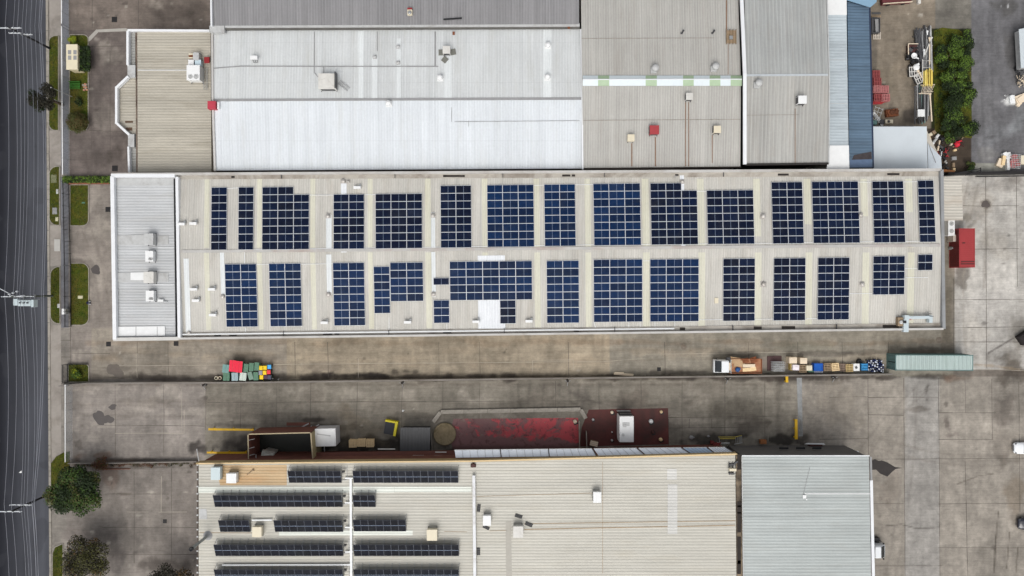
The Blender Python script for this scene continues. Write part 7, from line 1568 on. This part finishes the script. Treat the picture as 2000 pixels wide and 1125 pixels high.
mb = MB(MW(1398, 869.5, 1.0)); mb.box(.1, 0, -1, .9, .5, 1.0); mb.box(-.4, .3, -1, .5, .5, .6); mb.bar((.3, .2, -.1), (.9, .3, -.3), .2, .2); mb.bar((-.6, -.2, -.8), (-.2, -.3, .1), .1, .1, 1); mb.top('compressor', [pmat('dull_red', S(120, 44, 44), .6, var=.2), M['wood2']], 'dull red machine tucked against the awnings', 'machine', bevel=.02)
for px, py, s_, lb in ((1350, 854.5, .38, 'grey scrap in the dark strip, left one'), (1383, 852, .22, 'small pale scrap in the dark strip left of the platform')):
    mb = MB(MW(px, py, .02)); mb.lathe(0, 0, [(s_, 0), (s_*.9, .15), (.1, .25), (0, .26)], 7); mb.box(s_*.8, 0, 0, s_, s_*.6, .1, .4); mb.top('rubbish', M['grey'], lb, 'rubbish')
bx(1491.5, 863.5, 0, .95, .65, .7, pmat('orange_board', S(150, 96, 56), .8, var=.12), 'box', 'orange-brown cardboard box in the dark strip', 'box')
mb = MB(MW(1591, 867, 1.0)); mb.add([(-1.6, -.05, 0), (1.7, -.12, 0), (1.45, .12, 0), (-1.2, .14, 0), (-1.6, -.05, -.06), (1.7, -.12, -.06), (1.45, .12, -.06), (-1.2, .14, -.06)], [(0, 1, 2, 3), (4, 7, 6, 5), (0, 4, 5, 1), (1, 5, 6, 2), (2, 6, 7, 3), (3, 7, 4, 0)]); mb.box(.3, -.25, -1, 2.0, .3, .9, 0, 1)
mb.top('workbench', [M['white'], M['maroon']], 'thin white bench top above a maroon base by the charcoal wall', 'bench')
mb = MB(MW(1654, 872.5, 0)); mb.cyl((0, 0, 0), (0, 0, 3.5), .05, 8); mb.lathe(0, 0, [(.14, 3.4), (.16, 3.55), (0, 3.6)], 10); mb.top('small_lamp', M['white'], 'tiny white ball lamp at the top right of the charcoal wall', 'lamp')
mb = MB(MW(787, 802, 0)); mb.lathe(0, 0, [(.16, .0), (.15, .15), (0, .2)], 9); mb.bar((0, 0, .05), (.25, .1, .05), .06, .05); mb.top('bucket', M['white'], 'tiny white cap on the lower alley above the yellow-rimmed skip', 'cap')
# ------------------------------------------------------------------ storage yard, top right
mb = MB(MW(1711, 49, .8)); mb.box(0, 0, -.8, 1.35, 2.4, .25); [mb.box(s_*.62, 0, -.8, .1, 2.3, .8) for s_ in (-1, 1)]; [mb.box(0, s_*1.15, -.8, 1.15, .1, .8) for s_ in (-1, 1)]; mb.box(.3, 0, -.3, .55, 2.1, .04, .06, 1)
mb.top('steel_trough', [M['dgrey'], M['grey']], 'dark open steel trough with a grey sheet inside, beside the blue shed', 'trough')
mb = MB(MW(1711, 26, .1)); mb.box(0, 0, 0, 1.4, .25, .1); mb.box(0, -.5, 0, 1.45, .2, .1, 0, 1); mb.top('planks', [M['dgrey'], M['wood2']], 'two short planks on the ground above the dark steel trough', 'planks')
pallet(1713, 69.5, 0, pmat('whitish_wood', S(204, 194, 180), .8, var=.1, scale=4), 'whitish pallet below the dark steel trough', 90)
rp = pmat('red_pallet', S(150, 72, 72), .7, var=.15, scale=4); rpp = pmat('pink_pallet', S(182, 116, 114), .75, var=.12, scale=4)
for px, py, n, m_, lb in ((1712, 144.5, 4, rp, 'the uppermost red stack by the blue shed'), (1714, 158.5, 5, rp, 'the second red stack by the blue shed'), (1713.5, 173.5, 6, rpp, 'the pinkish left stack by the blue shed'), (1728.5, 174, 6, rpp, 'the pinkish right stack by the blue shed'), (1715, 190, 6, rp, 'the lower left red stack by the blue shed'), (1731, 190, 6, rpp, 'the lower right pinkish stack by the blue shed')):
    stack(px, py, n, m_, lb, 90, 'red pallet stacks')
mb = MB(MW(1718, 200, .2)); mb.slab([(-1.1, .3, .1), (1.4, .3, .1), (.2, -.3, .1), (-1.1, -.35, .1)], .1); mb.slab([(-1.0, .2, .16), (.9, .2, .16), (0, -.2, .16), (-.9, -.2, .16)], .05); mb.top('plastic_sheet', M['red'], 'crimson plastic sheet sticking out below the red pallet stacks', 'sheet')
mb = MB(MW(1745, 219, .9)); mb.box(0, 0, -.9, 1.9, 1.15, .6, .12); mb.box(-.4, -.05, -.3, .8, .9, .25, .4); mb.box(.6, .1, -.3, .6, .7, .2, -.3, 1); mb.lathe(-.2, 0, [(.4, -.05), (.4, .05), (.3, .1), (0, .1)], 12, 1); mb.top('scrap_machine', [M['rust'], pmat('deep_rust', S(96, 58, 38), .9, var=.3)], 'rusty brown scrap machine on the ground near the white lean-to', 'machine')
mb = MB(MW(1713, 222, .8, -20)); [mb.bar((x, -1.1, 0), (x, 1.1, 0), .06, .06) for x in (-.6, 0, .6)]; [mb.bar((-.7, y, .02), (.7, y, .02), .06, .06) for y in (-1, -.4, .3, .9)]; [mb.bar((x, .9, -.8), (x, .9, 0), .06, .06) for x in (-.6, .6)]; mb.top('steel_rack', M['lgrey'], 'pale bent steel rack beside the rusty scrap machine', 'rack')
mb = MB(MW(1716, 232, .5, 35)); mb.box(0, 0, -.5, .35, 2.6, .3); mb.box(.1, .1, -.2, .25, 2.3, .15, .05); mb.top('beam', M['white'], 'white box beam lying diagonally beside the pale bent rack', 'beam')
mb = MB(MW(1708, 239, .6)); mb.box(0, 0, -.6, .9, .7, .55); mb.box(0, 0, -.05, .8, .6, .08); mb.top('box', M['tgreen'], 'pale blue-white box in the corner by the white lean-to', 'box', bevel=.02)
mb = MB(MW(1735, 237, .8)); mb.box(.2, 0, -.8, 1.2, .6, .7); mb.box(-.8, 0, -.8, .7, .7, .5, 0, 1); mb.lathe(.1, 0, [(.2, -.1), (.2, 0), (0, .02)], 10, 1); mb.box(.45, 0, -.1, .6, .5, .1); mb.top('engine_block', [M['cream'], M['dgrey']], 'cream and dark engine block above the white lean-to edge', 'machine')
# trailer at top edge
mb = MB(MW(1752, -6, 1.0, 4)); mb.box(0, 0, -.7, 4.6, 1.9, .6); [mb.box(0, s_*.95, -.1, 4.6, .08, .3, 0, 1) for s_ in (-1, 1)]; [mb.cyl((x, y-.1, -.65), (x, y+.1, -.65), .32, 14, 2) for x in (-1.2, 1.2) for y in (-.9, .9)]; mb.box(2.9, 0, -.5, 1.4, .12, .12, 0, 1)
mb.top('trailer', [pmat('maroon_deck', S(104, 48, 52), .7, var=.15), M['pale'], M['rubber']], 'maroon trailer with a pale rim cut off by the top edge', 'trailer')
mb = MB(MW(1796, -1, .5)); mb.box(0, 0, -.5, .45, 1.2, .5); mb.box(0, .1, 0, .3, .7, .1); mb.top('box', M['offwhite'], 'narrow off-white box at the top edge right of the maroon trailer', 'box')
# long racks of pipes
rr_ = random.Random(33)
def pipes(px, py, n, L_, deg, mats, label, z=.5, spread=.5, r_=(.03, .07), name='pipe_bundle', cat='pipes', jit=3):
    mb = MB(MW(px, py, z, deg))
    for i in range(n):
        x = rr_.uniform(-spread, spread); l0 = rr_.uniform(.75, 1)*L_/2; a_ = math.tan(R(rr_.uniform(-jit, jit))); zz_ = rr_.uniform(-.25, .25); y_ = rr_.uniform(-.2, .2)
        q = rr_.uniform(*r_); mb.bar((x-a_*l0, y_-l0, zz_), (x+a_*l0, y_+l0, zz_), q*2, q*2, rr_.randrange(len(mats)))
    for y in (-L_*.35, L_*.3): mb.box(0, y, -z, spread*2+.3, .1, z-.25, 0, 0)
    return mb.top(name, mats, label, cat)
gm = [M['grey'], M['dgrey'], M['lgrey']]
pipes(1797, 90, 26, 5.6, 6, [M['dgrey'], M['grey'], M['dgrey']], 'dark grey pipe bundle at the top left of the scrap row', spread=.65); pipes(1811, 78, 16, 4.4, 0, gm, 'loose mixed pipes at the top right of the scrap row', spread=.6); pipes(1814, 110, 16, 6.0, 0, gm, 'mixed pipes along the grassy bank in the middle of the scrap row', spread=.65, z=.7)
pipes(1804, 117, 18, 4.0, 2, [M['dgrey'], M['grey']], 'short dark pipes left of the yellow rails', spread=.5)
pipes(1813.5, 152, 13, 2.9, 1, [pmat('pale_yellow_rail', S(236, 216, 120), .6, var=.08), pmat('deeper_yellow_rail', S(226, 200, 96), .6, var=.1)], 'bundle of pale yellow rails in the scrap row', spread=.62, r_=(.05, .08), jit=1, z=1.3)  # two yellows, picked at random per rail
pipes(1801, 200, 22, 6.8, 0, [M['grey'], M['tgreen'], M['dgrey'], M['dgrey']], 'long rack of grey-blue pipes at the lower end of the scrap row', spread=.75, jit=1.5); pipes(1813, 200, 12, 4.6, 0, gm, 'thin pipes beside the tall pale post in the scrap row', spread=.45, jit=2)
for px, py, L_, dg_, m_, lb in ((1812, 92, 3.3, -22, 'offwhite', 'pale post with a square foot lying across the top of the scrap row'), (1815.5, 100, 4.2, 0, 'pale', 'long pinkish pale post near the bank, upper one'), (1818, 210, 4.4, 4, 'pale', 'long pale cream post near the bank, lower one'), (1787, 206, 5.9, -.5, 'dgrey', 'dark steel channel along the left side of the lower pipe rack'),
                                (1791.5, 190, 3.6, 1, 'grey', 'grey steel channel in the left of the lower pipe rack'), (1804.5, 104, 1.1, -4, 'white', 'short white bar among the dark grey pipes'), (1811, 64.5, .6, 0, 'white', 'short white block at the very top of the scrap row'), (1801, 152, 2.6, 30, 'pale', 'pinkish bar leaning across the pale timber frames')):
    mb = MB(MW(px, py, 1.0, dg_)); mb.bar((0, -L_/2, 0), (0, L_/2, 0), .16, .12); mb.bar((0, L_/2-.2, -.03), (0, L_/2+.08, -.03), .3, .14); mb.top('post', M[m_], lb, 'post')
mb = MB(MW(1808, 131, 1.1)); [mb.bar((-.5, -1.2+i*1.1, 0), (.75, -1.15+i*1.1, 0), .06, .06) for i in range(3)]; mb.bar((-.5, -2.3, 0), (-.5, 1.2, 0), .1, .1); mb.bar((-.3, 1.0, 0), (.8, 1.0, 0), .07, .06); mb.top('angle_rack', M['offwhite'], 'off-white angle frame above the yellow rails', 'frame')
mb = MB(MW(1811, 173, 1.2)); [mb.bar((-.9+i*.22, -.5, 0), (-.6+i*.24, .55, 0), .05, .05) for i in range(8)]; mb.bar((-1.1, .55, .03), (1.2, .62, .03), .07, .06); mb.bar((-1.0, -.6, .03), (.9, -.5, .03), .06, .06); mb.bar((-1.3, -.75, -.1), (.7, -.8, -.1), .1, .08); mb.top('wire_rack', M['pale'], 'fan-like pale rack just below the yellow rails', 'rack')
bx(1799.5, 220.5, .7, 1.1, 1.1, .35, M['white'], 'box', 'white square box on top of the lower pipe rack', 'box')
mb = MB(MW(1784, 93, .9)); mb.bar((-.8, -1.1, 0), (-.8, .55, 0), .12, .1); mb.bar((-.8, .6, 0), (.75, .6, 0), .1, .1); mb.box(.05, -.1, -.9, 1.4, 1.2, .7, 0, 1); mb.box(.2, .1, -.2, .8, .6, .1, .5, 1); mb.top('corner_rack', [M['pale'], M['maroon']], 'maroon box inside a pale corner frame in the scrap row', 'frame')
mb = MB(MW(1785, 112, .8)); q = random.Random(2)
for i in range(34): mb.box(q.uniform(-.85, .85), q.uniform(-1.5, 1.5), q.uniform(-.8, -.2), q.uniform(.15, .8), q.uniform(.1, .5), q.uniform(.15, .5), q.uniform(0, 3), i % 5 == 0)
mb.top('scrap_pile', [M['black'], M['dgrey']], 'heap of black scrap under the white bucket', 'scrap heap')
mb = MB(MW(1785, 109, 1.0)); mb.lathe(0, 0, [(.3, -.3), (.48, .1), (.4, .14), (.35, -.05), (0, -.1)], 16); mb.bar((.2, -.3, .08), (.75, -.45, .02), .18, .06); mb.top('bucket', M['white'], 'white bucket on top of the black scrap heap', 'bucket')
for px, py, dg_, lb in ((1784, 140, 4, 'greyish slatted frame standing below the black scrap heap'), (1795, 153, 25, 'tilted pale slatted frame left of the yellow rails')):
    mb = MB(MW(px, py, .9, dg_)); [mb.bar((x, -.8, 0), (x, .8, 0), .12, .06) for x in (-.6, -.25, .15, .55)]; [mb.bar((-.7, y, .05), (.7, y, .05), .12, .05) for y in (-.75, 0, .7)]; mb.box(0, 0, -.9, .9, 1.1, .6, 0, 1); mb.top('slatted_frame', [M['offwhite'], M['dgrey']], lb, 'frame')
mb = MB(MW(1790, 131, 1.1)); mb.lathe(0, 0, [(.5, -.2), (.55, 0), (.35, .12), (0, .16)], 9); mb.bar((-.2, .2, 0), (.4, .5, .05), .3, .1); mb.top('plastic_bag', M['white'], 'pale crumpled bag on the greyish slatted frame', 'bag')
# rubbish pile near the bank
q = random.Random(17); rub = [(1817, 263, 28, 'cream', .7, .5, 'cream carton at the top left of the rubbish pile'), (1825, 258, 30, 'wood2', .5, .6, 'weathered tub above the cream carton in the rubbish pile'), (1815, 270, 20, 'wood', .55, .5, 'straw coloured basket at the left of the rubbish pile'), (1831.5, 266, -35, 'white', .4, .75, 'white carton at the top middle of the rubbish pile'),
       (1826, 275, -40, 'lgrey', .35, 1.2, 'white bag strip in the middle of the rubbish pile'), (1821, 282, -38, 'white', .4, .9, 'white board beside the folded roof corner'), (1834, 284, -12, 'pale', .22, 1.7, 'long pinkish white post in the rubbish pile'), (1839.5, 297, -6, 'white', .12, 1.5, 'thin white stick beside the folded roof sheet'), (1859, 282, 5, 'pale', .4, .35, 'small pink box left of the red sack'),
       (1864, 309, 3, 'grey', .75, .55, 'grey board lying in the lower rubbish'), (1848, 316, 30, 'offwhite', .22, .55, 'bent white tube in the lower rubbish'), (1864, 331, 0, 'wood', .4, .45, 'small tan box by the dark boundary fence'), (1866, 293, 20, 'wood', .45, .35, 'tan scrap below the red sack'), (1853, 290, 0, 'maroon', .4, .5, 'maroon frame piece in the rubbish pile'), (1842, 272, 10, 'dgrey', .5, .5, 'grey lump right of the white carton'), (1838, 286, 60, 'dgrey', .3, 1.1, 'dark plank across the rubbish pile'), (1863, 322, 0, 'wood2', .4, .7, 'brown frame piece above the small tan box')]
for px, py, dg_, m_, w_, l_, lb in rub:
    mb = MB(MW(px, py, .35, dg_)); mb.box(0, 0, -.35, w_, l_, .35); mb.box(0, l_*.05, 0.001, w_*.8, l_*.7, .05); mb.top('rubbish', M[m_], lb, 'rubbish', bevel=.02)
for px, py, rx, ry, mats, lb, n in ((1850, 275, 1.4, .9, ['black', 'dgrey'], 'black tangle of scrap below the dark leaning bush', 26), (1842, 300, 1.0, .7, ['black', 'red', 'grey'], 'red and dark bundle beside the folded roof sheet', 22), (1845, 320, .6, 1.1, ['black', 'dgrey', 'black'], 'dark blue-black scrap below the red and dark bundle', 22), (1868, 280, .9, .9, ['maroon', 'black', 'wood2'], 'maroon scrap around the red sack', 20)):
    mb = MB(MW(px, py, .2)); ms = [M[m_] for m_ in mats]
    for i in range(n): mb.box(q.uniform(-rx, rx), q.uniform(-ry, ry), q.uniform(-.2, .2), q.uniform(.1, .7), q.uniform(.05, .2), q.uniform(.05, .25), q.uniform(0, 3), q.randrange(len(ms)))
    mb.top('scrap_pile', ms, lb, 'scrap heap')
mb = MB(MW(1871, 281, .6)); mb.lathe(0, 0, [(.45, -.6), (.5, -.2), (.3, .1), (0, .18)], 10); mb.bar((-.3, .2, 0), (.6, .5, 0), .2, .15); mb.top('sack', pmat('vivid_red_cloth', S(212, 40, 58), .7, var=.15), 'bright red sack near the bush at the end of the rubbish', 'sack')
A, B = W(1841, 334, .5), W(1864, 335, .5); MB().bar(A, B, .3, .25).bar(A+Vector((0, .2, .1)), B+Vector((-.5, .12, .1)), .12, .1).top('timber', pmat('orange_timber', S(180, 120, 74), .8, var=.15), 'orange timber lying along the dark boundary fence', 'timber')
# far right edge items
t = thing('box_trailer', 'white box trailer cut off by the right edge near the top', 'trailer', (W(2030, 90).x, W(2030, 90).y, 0)); mb = MB(); mb.slab([W(1993, 58, 1.9), W(2080, 40, 1.9), W(2080, 120, 1.9), W(1997, 132, 1.9)], ('to', .6)); mb.build('body', M['lgrey'], t); mb = MB(); mb.slab([W(1990, 57, 1.96), W(2080, 39, 1.96), W(2080, 121, 1.96), W(1994, 133, 1.96)], .05); mb.build('roof', pmat('pale_blue_roof', S(200, 208, 212), .5, var=.06), t)
for y in (70, 120): p = W(2010, y, 0); MB().cyl((p.x, p.y, .35), (p.x+.3, p.y, .35), .35, 14).build('wheel', M['rubber'], t)
mb = MB(MW(1990, 134, .3)); [mb.box(q.uniform(-.5, .9), q.uniform(-.9, .9), -.3, q.uniform(.3, .7), q.uniform(.2, .5), q.uniform(.3, .8), q.uniform(0, 3), i % 3 == 0) for i in range(14)]; mb.top('scrap_pile', [M['black'], M['dgrey']], 'black scrap heap under the corner of the white box trailer', 'scrap heap')
mb = MB(MW(1994, 158, .5)); [mb.bar((q.uniform(-.7, .7), q.uniform(-1, 1), q.uniform(-.4, .3)), (q.uniform(-.7, .7), q.uniform(-1, 1), q.uniform(-.4, .3)), .07, .07, i % 2) for i in range(26)]; mb.top('scrap_pile', [M['pale'], M['dgrey']], 'tangle of thin pinkish bars at the right edge', 'scrap heap')
mb = MB(MW(1996, 192, .4, 20)); mb.box(0, 0, -.4, 1.9, 1.3, .4); mb.box(-.2, -.1, 0, 1.2, .9, .15, .3); mb.box(-.6, -.7, -.4, .8, .5, .3, .5); mb.top('cardboard_pile', M['pale'], 'flattened tan cardboard heap at the right edge', 'cardboard')
mb = MB(MW(1978, 194, .4)); mb.box(0, 0, -.4, .8, 1.3, .35, .1); mb.box(-.1, .3, -.05, .5, .7, .1, .4); [mb.box(q.uniform(-1.4, .4), q.uniform(-.6, .8), -.4, .16, .12, .06, q.uniform(0, 3)) for i in range(16)]; mb.top('foam_pile', M['white'], 'broken white foam blocks beside the tan cardboard heap', 'foam')
bx(1955, 318, 0, 1.0, 1.3, .4, M['pale'], 'box', 'tan flattened box at the left of the rubbish by the fence end', 'box', deg=-25); bx(1961, 313, .1, .5, 1.5, .5, M['wood'], 'box', 'pale tan slab beside the white torn box', 'box', deg=-10)
mb = MB(MW(1968, 310, .6)); mb.box(0, .5, -.6, 1.2, 1.0, .5, .15); mb.box(.15, -.7, -.6, .42, 2.2, .6, .02); mb.box(-.4, .8, -.1, .6, .4, .15, .4); mb.top('torn_box', M['white'], 'white torn packaging standing by the fence end', 'packaging')
t = thing('wire_cage', 'wire cage full of red goods by the fence end', 'cage', (W(1984, 315).x, W(1984, 315).y, 0)); mb = MB(MW(1984, 315, 1.1, -4)); [mb.bar((-.75+i*.25, -1.1, 0), (-.75+i*.25, 1.1, 0), .04, .04) for i in range(7)]; [mb.bar((-.75, -1.1+i*.31, .02), (.75, -1.1+i*.31, .02), .04, .04) for i in range(8)]; [mb.bar((x, y, -1.1), (x, y, 0), .05, .05) for x in (-.75, .75) for y in (-1.1, 1.1)]; mb.build('cage', M['lgrey'], t)
mb = MB(MW(1984, 315, .9, -4)); [mb.box(q.uniform(-.5, .5), q.uniform(-.9, .9), -.9, .5, .4, q.uniform(.5, .9), q.uniform(0, 3)) for i in range(14)]; mb.build('goods', pmat('red_goods', S(188, 54, 54), .6, var=.2), t)
bx(1999, 312, 0, .8, 1.4, .6, M['cream'], 'box', 'cream box cut by the right edge beside the cage of red goods', 'box')
mb = MB(MW(2004, 660, .8, 35)); mb.box(0, 0, -.8, 1.9, 1.6, .8); mb.box(0, 0, 0, 1.7, 1.4, .08); [mb.box(0, y, .08, 1.6, .06, .04) for y in (-.4, 0, .4)]; mb.top('steel_bin', pmat('near_black', S(36, 30, 30), .7, var=.2), 'near-black bin corner at the right edge of the east pad', 'bin')
car(-18, 868, 90, pmat('black_car_paint', S(16, 16, 20), .2, var=.05, spec=.7), 'black car just entering at the left edge of the road', w_=1.95, L_=4.8)
p = W(40, 922); MB(Mx(p.x, p.y, .01, .3)).add([(-.2, 0, 0), (.25, -.12, .0), (.28, .14, .0), (0, 0, .1)], [(0, 1, 3), (1, 2, 3), (2, 0, 3), (0, 2, 1)]) if False else None
mb = MB(Mx(p.x, p.y, .012, .3)); mb.slab([(-.25, -.05, .03), (.2, -.18, .05), (.28, .16, .03), (0, .1, .06)], .03); mb.slab([(-.1, 0, .07), (.15, -.08, .08), (.16, .08, .07)], .02); mb.top('litter', M['white'], 'scrap of white litter on the road near the lower left', 'litter')
